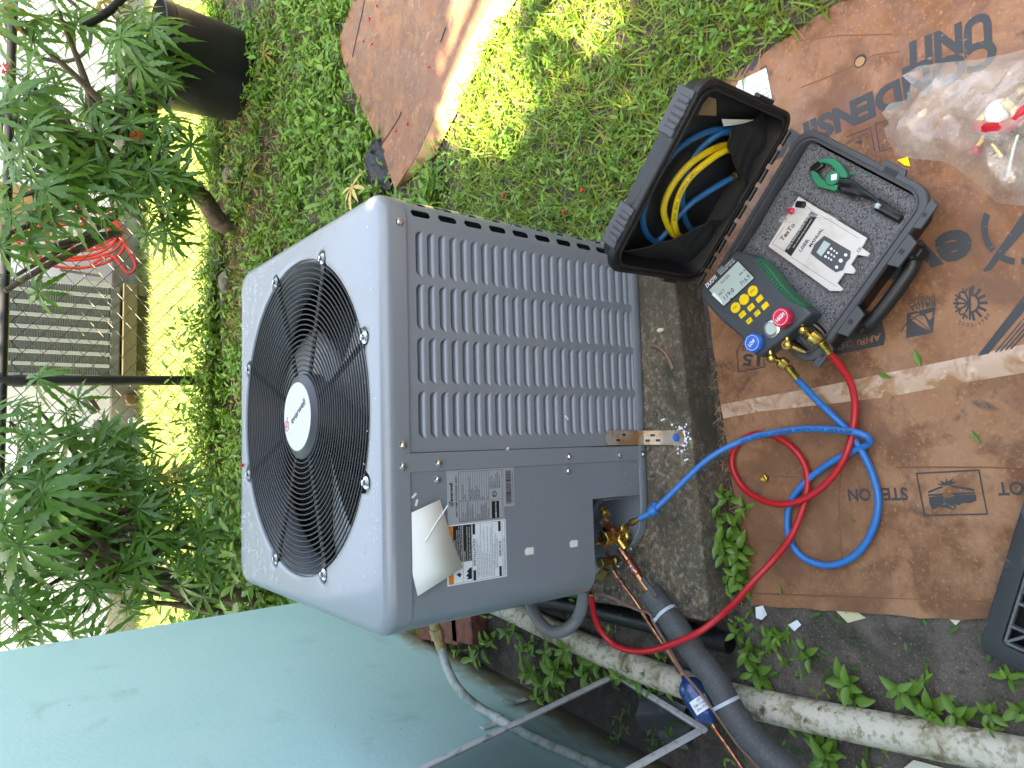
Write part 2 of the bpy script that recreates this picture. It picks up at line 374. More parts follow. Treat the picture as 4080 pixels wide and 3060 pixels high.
# ================================================================== SETTING
def sheet(name, x0, x1, y0, y1, z, matk, n=1):
    m = MB(); m.grid(lambda u, v: (x0 + (x1 - x0) * u, y0 + (y1 - y0) * v, z), n, n); o = m.build(name, matk, smooth=0); tag(o, kind='structure'); return o
sheet('ground', -60, 60, -60, 60, 0.0, 'soil')
sheet('lawn', -5, 9, 3.95, 6.3, 0.004, 'lawn')
# concrete pad under the unit ------------------------------------------------
pad = thing('concrete_pad', 'stained brown concrete slab under the grey heat pump', 'slab', (0, .3, 0))
m = MB()
edge = [(.475, -.100), (.31, -.109), (.118, -.124), (-.108, -.141), (-.398, -.158), (-.44, -.15), (-.47, .9), (.485, .95)]
def padh(u, v): return 0.0
top = [np.array([x, y, .1]) for x, y in edge]
m.slab(top, .11)
m.build('slab', 'concrete', pad, smooth=0, bevel=.008, seg=3)
# our house: painted wall beside the unit --------------------------------------
def wx(y): return -.84 + .095 * y
house = thing('house', 'house with pale teal painted wall beside the heat pump', 'house', (-3, -1, 0))
YF = 1.78; YN = -4.0
m = MB()
def wallpt(u, v): y = YN + (YF - YN) * u; return (wx(y), y, -.02 + 2.57 * v)
m.grid(wallpt, 24, 10)
m.grid(lambda u, v: (wx(YF) - 6 * u, YF + .57 * u, 2.55 * v), 6, 4)
m.build('wall', 'wall_teal', house, smooth=0)
m = MB(); e = .20
q = [(wx(YN) + e, YN), (wx(YF) + e, YF + .25), (wx(YF) - 6, YF + .85), (wx(YN) - 6, YN)]
m.slab([(x, y, 2.72) for x, y in q], .14); m.build('eave', 'soffit', house, smooth=0)
m = MB(); rd = 4.1
m.add([(q[0][0] + .03, q[0][1], 2.725), (q[1][0] + .03, q[1][1] + .03, 2.725), (q[1][0] - 3.2, q[1][1] + .2, rd), (q[0][0] - 3.2, q[0][1], rd), (q[2][0], q[2][1], 2.725), (q[3][0], q[3][1], 2.725)],
      [(0, 1, 2, 3), (3, 2, 4, 5), (1, 4, 2)]); m.build('roof', 'roofing', house, smooth=0)

# ================================================================== HEAT PUMP
X0, X1, Y0, Y1 = -.383, .440, -.004, .810
ZB, ZP, ZS, H = .10, .127, .743, .792
OC = np.array([.033, .4095]); A0 = -.398; RB = .358
hp = thing('heat_pump', 'grey louvred heat pump with round black fan grille on top', 'heat pump', (.03, .4, .1))
def rr_at(a, x0, x1, y0, y1, rc):
    d = np.array([math.cos(a), math.sin(a)]); c = np.array([(x0 + x1) / 2, (y0 + y1) / 2]); h = np.array([(x1 - x0) / 2, (y1 - y0) / 2])
    lo, hi = 0., 1.2
    for _ in range(34):
        t = (lo + hi) / 2; q = np.abs(OC + t * d - c) - h + rc
        sd = np.linalg.norm(np.maximum(q, 0)) + min(max(q[0], q[1]), 0) - rc
        if sd > 0: hi = t
        else: lo = t
    return OC + lo * d
NA = 360
m = MB(); rings = []
RC, RT = .058, .021
def ringof(o, z): return [(*rr_at(2 * math.pi * k / NA, X0 + o, X1 - o, Y0 + o, Y1 - o, max(RC - o, .012)), z) for k in range(NA)]
rings.append(ringof(.0035, ZS)); rings.append(ringof(0, ZS)); rings.append(ringof(0, H - RT))
for t in (15, 30, 45, 60, 75, 90): rings.append(ringof(RT * (1 - math.cos(R(t))), H - RT * (1 - math.sin(R(t)))))
def opening(k):
    a = 2 * math.pi * k / NA; r = .3505
    for b in range(8):
        da = (a - (A0 + b * math.pi / 4) + math.pi) % (2 * math.pi) - math.pi
        w_ = R(3.6)
        if abs(da) < w_: r = max(r, .3505 + .026 * math.sqrt(1 - (da / w_) ** 2))
    return r
op = [opening(k) for k in range(NA)]
last = rings[-1]
for t in (.34, .67):
    rings.append([tuple((1 - t) * np.array(last[k]) + t * np.array([OC[0] + (op[k] + .012) * math.cos(2 * math.pi * k / NA), OC[1] + (op[k] + .012) * math.sin(2 * math.pi * k / NA), H])) for k in range(NA)])
for dr, dz in ((.012, 0), (.0030, -.0003), (.0008, -.0015), (0, -.004), (0, -.012)):
    rings.append([(OC[0] + (op[k] + dr) * math.cos(2 * math.pi * k / NA), OC[1] + (op[k] + dr) * math.sin(2 * math.pi * k / NA), H + dz) for k in range(NA)])
for r, dz in ((.3475, -.0125), (.340, -.03), (.337, -.06), (.341, -.09), (.35, -.10)):
    rings.append([(OC[0] + r * math.cos(2 * math.pi * k / NA), OC[1] + r * math.sin(2 * math.pi * k / NA), H + dz) for k in range(NA)])
v = [p for r_ in rings for p in r_]
f = [(i * NA + k, i * NA + (k + 1) % NA, (i + 1) * NA + (k + 1) % NA, (i + 1) * NA + k) for i in range(len(rings) - 1) for k in range(NA)]
m.add(v, f); m.build('top_cover', 'paint', hp, smooth=50)
# grille
def gz(r): return H - .011 + (r - .1) / .245 * .006
NR = 22
for i in range(NR):
    r = .104 + (.3445 - .104) * i / (NR - 1); z = gz(r)
    m = MB(); m.tube([(OC[0] + r * math.cos(a), OC[1] + r * math.sin(a), z) for a in np.linspace(0, 2 * math.pi, 96, endpoint=False)], .0019, 6, closed=True)
    m.build('grille_ring', 'black_wire', hp)
for b in range(8):
    a = A0 + b * math.pi / 4; d = np.array([math.cos(a), math.sin(a), 0]); n_ = np.array([-d[1], d[0], 0]); o = np.array([OC[0], OC[1], 0])
    m = MB()
    for s in (-1, 1):
        m.tube([o + d * r + n_ * .0035 * s + np.array([0, 0, gz(r) - .0042]) for r in (.085, .2, .3, .356)], .0031, 6)
    for i in range(NR):
        r = .104 + (.3445 - .104) * i / (NR - 1); m.box(o + d * r + np.array([0, 0, gz(r) - .0020]), (.004, .011, .0045), (d, n_, (0, 0, 1)))
    m.build('grille_spoke', 'black_wire', hp)
    m = MB(); c = o + d * RB + np.array([0, 0, H - .013])
    m.lathe([(.0, 0), (.012, 0), (.012, .0022), (.0085, .0022), (.0085, .004)], c + np.array([0, 0, .009]), n=20)
    m.lathe([(.0062, .004), (.0062, .0095), (.0045, .0105)], c + np.array([0, 0, .009]), n=6)
    m.tube([c + np.array([0, 0, .003]), c + np.array([0, 0, .011])], .0035, 8)
    m.build('bolt', 'chrome', hp)
    m = MB(); m.box(c + np.array([0, 0, .006]) - d * .008, (.034, .020, .003), (d, n_, (0, 0, 1))); m.build('clip', 'black_wire', hp, bevel=.001)
# hub with maker's badge
m = MB(); hz = H - .007
m.lathe([(.097, -.03), (.097, .001), (.0955, .006), (.082, .0135), (.0795, .0145), (.079, .0140)], (OC[0], OC[1], hz - .008), n=96)
hub = m.build('motor_cap', 'hub', hp, smooth=30)
m = MB(); m.lathe([(.0765, 0), (.0765, .0008)], (OC[0], OC[1], hz + .006), n=96); bd = m.build('badge', 'badge', hub, smooth=30)
hzt = hz + .0071
b0 = G(1164, 1691, hzt); b1 = G(1217, 1608, hzt); tx = unit(b1 - b0); ty = np.array([-tx[1], tx[0], 0])
lettering('everwell', b0, tx, ty, np.linalg.norm(b1 - b0), 'print_black', bd, height=.0165, bold=.012)
m = MB(); cl = G(1143, 1697, hzt)
m.tube([cl + .0115 * (math.cos(a) * tx + math.sin(a) * ty) for a in np.linspace(.9, 2 * math.pi + .35, 30)], .0008, 4)
ck = [(-.006, .002), (-.001, -.007), (.013, .016), (.010, .016), (-.001, -.002), (-.003, .003)]
m.prism(ck, .0006, cl, (tx, ty, (0, 0, 1))); m.build('logo_tick', 'print_red', bd, smooth=0)
# fan and motor below the grille
m = MB(); m.lathe([(.075, 0), (.082, .01), (.082, .15), (.06, .165)], (OC[0], OC[1], H - .20), n=40); m.build('motor', 'hub', hp)
for b in range(3):
    m = MB(); a0 = .9 + b * 2.0944
    def bl(u, v_, a0=a0):
        r = .07 + .262 * u; sw = .25 * u * u; wdt = 1.05 - .28 * u; a = a0 + sw + (v_ - .5) * wdt
        return (OC[0] + r * math.cos(a), OC[1] + r * math.sin(a), H - .105 + (v_ - .5) * (.085 - .035 * u) + .012 * math.sin(v_ * math.pi))
    m.grid(bl, 10, 10); o = m.build('fan_blade', 'fan_blade', hp, smooth=60); sd = o.modifiers.new('s', 'SOLIDIFY'); sd.thickness = .002
# coil and inner walls
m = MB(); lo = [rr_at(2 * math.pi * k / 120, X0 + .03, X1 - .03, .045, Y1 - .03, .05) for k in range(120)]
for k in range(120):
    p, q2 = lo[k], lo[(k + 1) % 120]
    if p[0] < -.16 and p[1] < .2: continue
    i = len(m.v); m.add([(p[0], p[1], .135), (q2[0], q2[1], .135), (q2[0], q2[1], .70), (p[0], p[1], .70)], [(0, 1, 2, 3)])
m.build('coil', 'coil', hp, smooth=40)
# shared screw
m = MB(); m.lathe([(.0075, 0), (.0075, .0016), (.0068, .002)], axis=(0, -1, 0), n=18); m.lathe([(.0052, .002), (.0052, .0052), (.004, .0062)], axis=(0, -1, 0), n=6)
_s = m.build('screw', 'chrome'); screw_me = _s.data; D.objects.remove(_s)
def screw(x, y, z, parent=None, rz=0, sc=1.):
    parent = parent or hp; o = inst('screw', screw_me, parent); o.location = Vector((x, y, z)) - woff(parent); o.rotation_euler = (0, random.random() * 3, rz); o.scale = (sc,) * 3; return o
for x, z in ((-.037, .757), (-.076, .758), (.376, .758)): screw(x, Y0, z)
# front panel with louvres, wrapped round the slotted corner --------------------
PX = -.0515; XC = X1 - .003 - .052; RCP = .052
LX0, LL, LG, LZ0, LP, LH = .3673, .0872, .0145, .718, .0255, .0160
def wrap(s, z, y0=.0):
    x = PX + s
    if x <= XC: return (x, y0, z)
    a = (x - XC) / RCP
    if a <= math.pi / 2: return (XC + RCP * math.sin(a), y0 + RCP * (1 - math.cos(a)), z)
    return (XC + RCP, y0 + RCP + (x - XC - RCP * math.pi / 2), z)
pv, pe, holes = [], [], []
def loop(pts):
    k = len(pv); pv.extend(pts); n = len(pts); pe.extend([(k + i, k + (i + 1) % n) for i in range(n)])
SMAX = XC - PX + RCP * math.pi / 2 + .28; ZLO = ZP - .004; ZHI = ZS + .012
loop([(0, ZLO), (SMAX, ZLO), (SMAX, ZHI), (0, ZHI)])
lou = []
for c in range(4):
    for r in range(24):
        xr = LX0 - c * (LL + LG); z0 = LZ0 - r * LP - .0125
        if z0 < ZP + .001: z0 = ZP + .001
        lou.append((xr - LL, z0)); a = xr - LL - PX; b = xr - PX; rd = .0115
        pts = [(a, z0), (b, z0)] + [(b - rd + rd * math.cos(R(t)), z0 + LH - .0135 + .0135 * math.sin(R(t))) for t in (0, 25, 50, 70, 90)] + [(a + rd - rd * math.cos(R(t)), z0 + LH - .0135 + .0135 * math.sin(R(t))) for t in (90, 70, 50, 25, 0)]
        loop(pts); holes.append((a, b, z0, z0 + LH))
for row, ang in enumerate((19, 52, 86)):
    sc_ = XC - PX + RCP * R(ang)
    for k in range(10):
        zc = .7075 - .0615 * k; hw, hl = .0075, .0215
        pts = [(sc_ + hw * math.cos(R(t)), zc + (hl - hw) + hw * math.sin(R(t))) for t in range(0, 181, 30)] + [(sc_ + hw * math.cos(R(t)), zc - (hl - hw) + hw * math.sin(R(t))) for t in range(180, 361, 30)]
        loop(pts); holes.append((sc_ - hw, sc_ + hw, zc - hl, zc + hl))
for ang in range(0, 91, 9):
    k = len(pv); s_ = XC - PX + RCP * R(ang) + 1e-4; pv.extend([(s_, ZLO), (s_, ZHI)]); pe.append((k, k + 1))
ov, oe, of, _, _, _ = delaunay_2d_cdt([Vector(p) for p in pv], pe, [], 0, 1e-7)
ov = [(p.x, p.y) for p in ov]; keep = []
HA = np.array(holes)
for t in of:
    c = np.mean([ov[i] for i in t], axis=0); ins = np.where((HA[:, 0] < c[0]) & (c[0] < HA[:, 1]) & (HA[:, 2] < c[1]) & (c[1] < HA[:, 3]))[0]; bad = False
    for i in ins:
        a, b, z0, z1 = HA[i]
        if i < 96:
            d_ = min(c[0] - a, b - c[0]); rd = .0115
            zt = z1 if d_ >= rd else z1 - .0135 + .0135 * math.sqrt(max(0, 1 - ((rd - d_) / rd) ** 2))
            bad |= c[1] < zt
        else:
            hw = (b - a) / 2; cz = min(max(c[1], z0 + hw), z1 - hw); bad |= math.hypot(c[0] - (a + b) / 2, c[1] - cz) < hw
    if not bad: keep.append(tuple(t))
m = MB(); m.add([wrap(s, z) for s, z in ov], keep)
fp = m.build('louvre_panel', 'paint', hp, smooth=30)
sd = fp.modifiers.new('s', 'SOLIDIFY'); sd.thickness = .0014; sd.offset = 0; es = fp.modifiers.new('e', 'EDGE_SPLIT'); es.split_angle = R(32)
# one louvre blade, shared by all 96
m = MB(); xs = [-.0012, .0004, .003, .006, .0095, .0135, .02, .0436, .0672, .0737, .0777, .0812, .0842, .0868, .0884]
prof = [(-.22, -.0006), (.0, -.0008), (.14, .0004), (.28, .0026), (.32, .0035), (.60, .0110), (.66, .0130)]
v = []
for x in xs:
    d_ = min(x + .0014, .0886 - x); k = math.sqrt(max(.0, 1 - (1 - min(1, d_ / .013)) ** 2)); k = max(k, .06)
    for t, y in prof: v.append((x, y * (k if y > 0 else 1) , t * LH * (k if t > 0 else 1)))
npf = len(prof)
m.add(v, [(i * npf + j, (i + 1) * npf + j, (i + 1) * npf + j + 1, i * npf + j + 1) for i in range(len(xs) - 1) for j in range(npf - 1)])
_l = m.build('louvre', 'paint', hp, smooth=60); lme = _l.data; D.objects.remove(_l)
lme.transform(Matrix.Translation(woff(hp)))
for x, z in lou:
    o = inst('louvre', lme, hp); o.location = Vector((x, .0, z)) - woff(hp)
# sheet-metal extruded along a plan path
def curtain(path, z0, z1, name, matk, th=.0015, bev=0):
    m = MB(); n = len(path)
    m.add([(x, y, z0) for x, y in path] + [(x, y, z1) for x, y in path], [(i, i + 1, n + i + 1, n + i) for i in range(n - 1)])
    o = m.build(name, matk, hp, smooth=32); s = o.modifiers.new('s', 'SOLIDIFY'); s.thickness = th; s.offset = 0; es = o.modifiers.new('e', 'EDGE_SPLIT'); es.split_angle = R(35); return o
def arc(cx, cy, r, a0, a1, n=10): return [(cx + r * math.cos(R(a0 + (a1 - a0) * i / n)), cy + r * math.sin(R(a0 + (a1 - a0) * i / n))) for i in range(n + 1)]
XL = X0 + .004
fl = [(-.0535, .012), (-.0535, -.0018), (-.0550, -.0034), (-.0865, -.0034), (-.0880, -.0010), (-.090, 0)]
service = curtain(fl + arc(XL + .052, .052, .052, 270, 180) + [(XL, .40)], .281, ZS + .012, 'service_panel', 'paint')
lower = curtain([(-.0545, .012), (-.0545, -.0012), (-.0560, -.0028), (-.0865, -.0028), (-.0880, -.0008), (-.090, .0006), (-.168, .0006), (-.1685, .02), (-.175, .13)], ZP + .001, .2805, 'valve_guard', 'paint')
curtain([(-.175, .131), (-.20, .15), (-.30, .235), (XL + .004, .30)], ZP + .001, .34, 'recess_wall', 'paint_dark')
curtain([(XC + RCP, .052 + .28), (XC + RCP, .75), (XC + .01, .80), (-.30, .80), (XL, .74), (XL, .40)], ZP, ZS + .012, 'rear_panel', 'paint')
m = MB(); m.prism([(0, 0), (.085, 0), (.085, .035), (.055, .06), (0, .06)], .004, (-.1745, .035, .150), ((0, 1, 0), (0, 0, 1), (-1, 0, 0))); m.build('access_plate', 'paint', hp, bevel=.0012)
# base pan
pan = [(-.205, -.003), (-.25, .006), (-.285, .028), (-.325, .075), (-.362, .122), (-.378, .152), (-.386, .19), (-.386, .77), (-.36, .80), (.41, .80), (.439, .76), (.439, .04), (.425, .008), (.40, -.003)]
m = MB(); n = len(pan); cx_, cy_ = .03, .4
def ins(k, o): p = np.array(pan[k]); d = np.array([cx_, cy_]) - p; return p + d / np.linalg.norm(d) * o
lv = [[(*ins(k, .004), ZB) for k in range(n)], [(*pan[k], ZB + .004) for k in range(n)], [(*pan[k], ZP - .001) for k in range(n)], [(*ins(k, .0015), ZP + .0005) for k in range(n)], [(*ins(k, .004), ZP) for k in range(n)], [(*ins(k, .007), ZP - .014) for k in range(n)]]
m.add([p for q_ in lv for p in q_], [(i * n + k, i * n + (k + 1) % n, (i + 1) * n + (k + 1) % n, (i + 1) * n + k) for i in range(5) for k in range(n)] + [tuple(5 * n + k for k in range(n))])
m.build('base_pan', 'paint', hp, smooth=40)
for x, z in ((-.073, .681), (-.104, .683), (-.072, .350), (-.103, .352), (-.075, .194)): screw(x, -.0036 if x > -.09 else -.0008, z)
screw(-.075, -.004, .1145)
# silver name plate ----------------------------------------------------------
FY = -.0016; fx, fz = (1, 0, 0), (0, 0, 1)
def plate(name, x0, x1, z0, z1, matk, parent, y=FY, t=.0005):
    m = MB(); m.box(((x0 + x1) / 2, y, (z0 + z1) / 2), (x1 - x0, t, z1 - z0)); return m.build(name, matk, parent, smooth=0)
def rects(name, rs, matk, parent, y):
    m = MB()
    for x0, x1, z0, z1 in rs: m.box(((x0 + x1) / 2, y, (z0 + z1) / 2), (x1 - x0, .0003, z1 - z0))
    return m.build(name, matk, parent, smooth=0)
npl = plate('name_plate', -.190, -.0885, .528, .663, 'label_silver', hp); ly = FY - .0004
def ft(s, x, z, w_, p, k='print_black', h=None, bold=.0, y=None, mb=None): return lettering(s, (x, (y or ly), z), fx, fz, w_, k, p, height=h, bold=bold, lift=.0004, mb=mb)
ft('everwell', -.146, .6505, .034, npl, bold=.02); 
m = MB(); m.tube([(-.151 + .0042 * math.cos(a), ly - .0003, .6535 + .0042 * math.sin(a)) for a in np.linspace(.8, 6.6, 20)], .0005, 4)
m.prism([(-.0025, .001), (-.0005, -.003), (.005, .006), (.0035, .006), (-.0005, -.0005)], .0003, (-.151, ly - .0002, .6535), (fx, fz, (0, -1, 0))); m.build('logo_tick', 'print_black', npl, smooth=0)
ft('HEAT PUMP (OUTDOOR UNIT)', -.177, .6405, .077, npl, bold=.012)
rs = [(-.187, -.0915, .6365, .6368), (-.187, -.1866, .532, .6368), (-.0919, -.0915, .532, .6368), (-.187, -.0915, .5316, .5320), (-.187, -.0915, .5655, .5658), (-.148, -.1476, .566, .6368), (-.150, -.1497, .532, .5655)]
for k in range(13): rs.append((-.187, -.0915, .6365 - .00545 * k - .0002, .6365 - .00545 * k))
rects('table_lines', rs, 'print_black', npl, ly)
L1 = ['Model', 'Factory Charge', 'Total Charge', 'INSTALLER: Mark per Installation Instructions', 'Operating Pressure', 'Maximum Allowable Pressure', 'Power', 'Compressor', 'Fan Motor', 'Minimum Circuit Ampacity', 'MAX FUSE OR MAX CKT BKR', 'POSSIBLE SIMULTANEOUS LOAD', 'Waterproof Grade']
L2 = ['', '3.5kg (123.5 oz.) R410A', 'oz R410A', '', 'High Side: 4.3MPa Low Side: 1.7MPa', '4.3MPa (623PSIG)', '208/230V~ 60Hz', '17.7A RLA 79.0 A LRA', '1.6A FLA 1/4HP', '25A', '35A', '', 'IPX4']
mb_ = MB()
for k, (a, b) in enumerate(zip(L1, L2)):
    z = .6365 - .00545 * k - .0042
    if a: ft(a, -.186, z, min(.0012 * len(a), .036), npl, mb=mb_, h=.0028)
    if b: ft(b, -.146, z, min(.0013 * len(b), .05), npl, mb=mb_, h=.0028)
for k, s in enumerate(['CONFORMS TO UL', 'STD 60335-1 AND', '60335-2-40', 'CERTIFIED TO CSA', 'STD C22.2 NO 60335-1', 'AND 60335-2-40']): ft(s, -.128, .5605 - .0046 * k, .0017 * len(s), npl, mb=mb_, h=.003)
mb_.build('lettering', 'print_black', npl, smooth=0)
rects('certificate_box', [(-.186, -.153, .541, .559)], 'print_black', npl, ly)
ft('CERTIFIED', -.174, .548, .020, npl, 'print_white', y=ly - .0003); ft('AHRI', -.185, .548, .0105, npl, 'print_white', y=ly - .0003, bold=.03)
m = MB(); m.tube([(-.139 + .0055 * math.cos(a), ly - .0003, .552 + .0055 * math.sin(a)) for a in np.linspace(0, 2 * math.pi, 24, endpoint=False)], .0005, 4, closed=True); m.build('test_mark', 'print_black', npl, smooth=0); ft('ETL', -.143, .5503, .008, npl, bold=.03)
bc = plate('barcode_tag', -.166, -.0885, .5015, .5275, 'label_silver', hp); rs = []; x = -.160
while x < -.095: w_ = random.choice((.0004, .0008, .0012)); rs.append((x, x + w_, .509, .523)); x += w_ + random.choice((.0005, .0009))
rects('bars', rs, 'print_black', bc, ly); ft('D3050123AK13  6195DP2PW122TP6F180T30', -.160, .5045, .06, bc, h=.0026)
# white warning sheet
wl = plate('warning_label', -.303, -.1905, .5255, .666, 'label_white', hp)
rects('orange_band', [(-.300, -.193, .652, .663)], 'print_orange', wl, ly)
for q_ in [(-.262, -.193, .6305, .6515), (-.262, -.193, .6095, .6285), (-.213, -.193, .6005, .6065), (-.300, -.281, .6005, .6065), (-.213, -.193, .5385, .5445), (-.300, -.281, .5385, .5445)]: rects('black_panel', [q_], 'print_black', wl, ly)
rects('rule', [(-.300, -.193, .6292, .6296), (-.300, -.193, .6080, .6084), (-.3005, -.3001, .5285, .663), (-.1934, -.1930, .5285, .663), (-.3, -.193, .5285, .5289)], 'print_black', wl, ly)
for k, s in enumerate(['EXPLOSION, FIRE HAZARD', 'Relieve all pressure and recover', 'refrigerant before system repair or', 'final disposal. Use all service ports.']): ft(s, -.261, .6470 - .0047 * k, .0019 * len(s), wl, 'print_white', h=.003, y=ly - .0003)
for k, s in enumerate(['FIRE HAZARD', 'Do not use torch to remove components.', 'Oil may catch fire, use tubing cutter.']): ft(s, -.261, .6245 - .0056 * k, .0017 * len(s), wl, 'print_white', h=.0032, y=ly - .0003)
ft('INSTALLATION', -.272, .6008, .050, wl, bold=.02, h=.0052); ft('SERVICE', -.262, .5390, .030, wl, bold=.02, h=.0052)
mb_ = MB()
for k, s in enumerate(['UNIT REQUIRES THE FOLLOWING FOR PROPER OPERATION', '1. LEVEL UNIT side to side, front to back.', '2. Install both primary and secondary drain lines. PVC fittings should', '    be used with condensate pan.', '3. TRAP condensate lines as close to unit as possible. Refer to', '    installation instructions.', '4. SELECT MOTOR SPEED TAP properly per installation instructions', '    and unit name literature.', '5. SEAL OPENING in fan coil to prevent internal moisture. Use', '    grommets provided to seal suction, liquid and low voltage entries.', '    Seal high voltage electrical entries.', 'SEE INSTALLATION INSTRUCTIONS FOR ADDITIONAL', 'INFORMATION ON THESE AND OTHER SUBJECTS']):
    ft(s, -.297 if k < 11 else -.283, .5955 - .0040 * k, min(.00152 * len(s), .101), wl, mb=mb_, h=.0025)
for k, s in enumerate(['Strong alkaline cleaners may damage the plastic pan. Clean the coil', 'with mild detergent and water. Rinse thoroughly.']): ft(s, -.298, .5345 - .004 * k, .0015 * len(s), wl, mb=mb_, h=.0025)
mb_.build('lettering', 'print_black', wl, smooth=0)
m = MB(); m.prism([(0, 0), (.022, 0), (.020, .006), (.014, .012), (.012, .007), (.007, .014), (.004, .008), (0, .012)], .0003, (-.296, ly - .0002, .6105), (fx, fz, (0, -1, 0)))
m.prism([(0, .004), (.005, 0), (.009, .005), (.006, .012), (.003, .008)], .0003, (-.29, ly - .0002, .634), (fx, fz, (0, -1, 0))); m.build('hazard_symbol', 'print_black', wl, smooth=0)
# leftovers of tape on the panel
for (px, py, a) in ((2107, 2195, .1), (2284, 2165, -.15)):
    c = GY(px, py, -.0016); m = MB(); m.prism([(-.008, -.012), (.006, -.013), (.007, .006), (.001, .011), (-.008, .009)], .0005, c, (fx, fz, (0, -1, 0))); m.build('tape_scrap', 'paper', hp, smooth=0)
for (px, py) in ((1650, 1975), (1660, 2003), (2021, 1792), (2258, 1664)):
    c = GY(px, py, -.0020); m = MB(); m.box(c, (.004, .0012, .012), ((math.cos(px), 0, math.sin(px)), (0, 1, 0), (-math.sin(px), 0, math.cos(px)))); m.build('paint_chip', 'paper', hp, smooth=0)
# rain drops on the cover
m = MB()
def drop(c, r, hgt, n_=(0, 0, 1), el=1., an=0.):
    x, y, z = frame_of(n_); k = 8; c = np.asarray(c); v = []
    for rr_, hh in ((1, 0), (.86, .5), (.5, .87)):
        for i in range(k):
            a = 2 * math.pi * i / k; p = np.array([math.cos(a) * el, math.sin(a)]); q_ = np.array([p[0] * math.cos(an) - p[1] * math.sin(an), p[0] * math.sin(an) + p[1] * math.cos(an)])
            v.append(c + r * rr_ * (q_[0] * x + q_[1] * y) + hgt * hh * z)
    v.append(c + hgt * z)
    m.add(v, [(j * k + i, j * k + (i + 1) % k, (j + 1) * k + (i + 1) % k, (j + 1) * k + i) for j in range(2) for i in range(k)] + [(2 * k + i, 2 * k + (i + 1) % k, 3 * k) for i in range(k)])
cnt = 0
while cnt < 430:
    x = random.uniform(X0 + .02, X1 - .02); y = random.uniform(.03, Y1 - .02); d_ = math.hypot(x - OC[0], y - OC[1])
    wgt = 1. if (y > .62 or x < -.2 and y > .5) else (.45 if y > .45 and d_ > .36 else .02)
    if x > .3 and y < .55: wgt *= .15
    if d_ < .385 or random.random() > wgt or x < X0 + .03 and y > Y1 - .04 or x > X1 - .03 and y > Y1 - .04: continue
    r = random.choice((.0012, .0016, .002, .003, .003, .0045, .006)) * random.uniform(.7, 1.3); drop((x, y, H + .0002), r, r * .5, el=random.uniform(.8, 1.8), an=random.random() * 3); cnt += 1
for _ in range(70):
    a = random.random() * 6.28; r = .074 * math.sqrt(random.random()); q_ = random.uniform(.001, .0042); drop((OC[0] + r * math.cos(a), OC[1] + r * math.sin(a), hz + .007), q_, q_ * .45)
for _ in range(260):
    z = ZP + .01 + abs(random.gauss(0, .11)); x = random.uniform(-.16, .40)
    if z > .45: continue
    q_ = random.uniform(.0008, .0018); drop((x, -.0009 if x > -.05 else -.004, z), q_, q_ * .6, (0, -1, 0))
for _ in range(90):
    x = random.uniform(-.2, .42); q_ = random.uniform(.0007, .0018); drop((x, -.0035, random.uniform(ZB + .005, ZP - .003)), q_, q_ * .6, (0, -1, 0))
o = m.build('rain_drops', 'water', hp, smooth=80); o['kind'] = 'stuff'
m = MB()
for _ in range(46):
    c = np.array([random.gauss(-.16, .07), random.gauss(.045, .02), H + .0003]) if random.random() < .8 else np.array([random.uniform(.0, .38), random.uniform(.03, .08), H + .0003])
    if c[1] < .025 or c[0] < -.35: continue
    a = random.random() * 3; m.box(c, (random.uniform(.001, .006), random.uniform(.0006, .002), .0002), ((math.cos(a), math.sin(a), 0), (-math.sin(a), math.cos(a), 0), (0, 0, 1)))
o = m.build('scuff_marks', 'label_white', hp, smooth=0); o['kind'] = 'stuff'
m = MB()
c = G(968, 1853, H); m.lathe([(.002, 0), (.006, .003), (.004, .008), (.001, .009)], c, n=7); o = m.build('fallen_flower', 'flower_red'); tag(o, 'tiny red blossom fallen on the far rim of the grey cover', 'flower')

# torn paper tucked under the cover's edge
m = MB()
pp = [(-.160, .7425), (-.1405, .682), (-.205, .662), (-.271, .6355), (-.309, .735), (-.27, .7425), (-.21, .7425)]
def py_(x, z): return -.0055 - .004 * max(0, (.72 - z) / .09) ** 1.5 - (.004 if x < -.29 else 0)
m.add([(x, py_(x, z), z) for x, z in pp], [(6, 0, 1), (6, 1, 2), (5, 6, 2), (5, 2, 3), (4, 5, 3)])
m.tube([(-.215, py_(-.215, .70) - .001, .716), (-.185, py_(-.185, .685) - .002, .694), (-.152, -.013, .669)], .0013, 5)
o = m.build('paper_sheet', 'paper', smooth=60); s = o.modifiers.new('s', 'SOLIDIFY'); s.thickness = .0006
tag(o, 'torn cream paper sheet hanging from under the cover above the labels', 'paper')
# perforated metal strap holding the unit to the slab
m = MB(); st = thing('mounting_strap', 'perforated metal strap bolting the heat pump to the slab', 'strap', (-.035, -.09, .1))
sw = .0165; sx = -.034; zt = .225
path = [(-.0045, zt), (-.0045, .19), (-.0065, .13), (-.012, .118), (-.049, .1045), (-.058, .1025), (-.105, .1025)]
v, f = [], []
slots = [(.197, -.006), (.177, .006), (.158, -.006), (.139, .006)]
for i, (y, z) in enumerate(path):
    for s in (-1, 1): v.append((sx + s * sw - .004 * i / 6, y, z))
f = [(2 * i, 2 * i + 1, 2 * i + 3, 2 * i + 2) for i in range(len(path) - 1)]
m.add(v, f)
m.add([(sx + sw * math.cos(R(t)), -.0045, zt - .0005 + sw * .8 * math.sin(R(t))) for t in range(0, 181, 15)], [tuple(range(13))])
m.add([(sx - .004 + sw * math.cos(R(t)), -.105 + sw * .8 * math.sin(R(t)), .1025) for t in range(180, 361, 15)], [tuple(range(13))])
o = m.build('strap', 'zinc', st, smooth=0); s = o.modifiers.new('s', 'SOLIDIFY'); s.thickness = .0016; s.offset = 0
for z, dx in slots: m = MB(); m.box((sx + dx, -.0056, z), (.0055, .0006, .012)); m.build('slot', 'print_black', st, smooth=0)
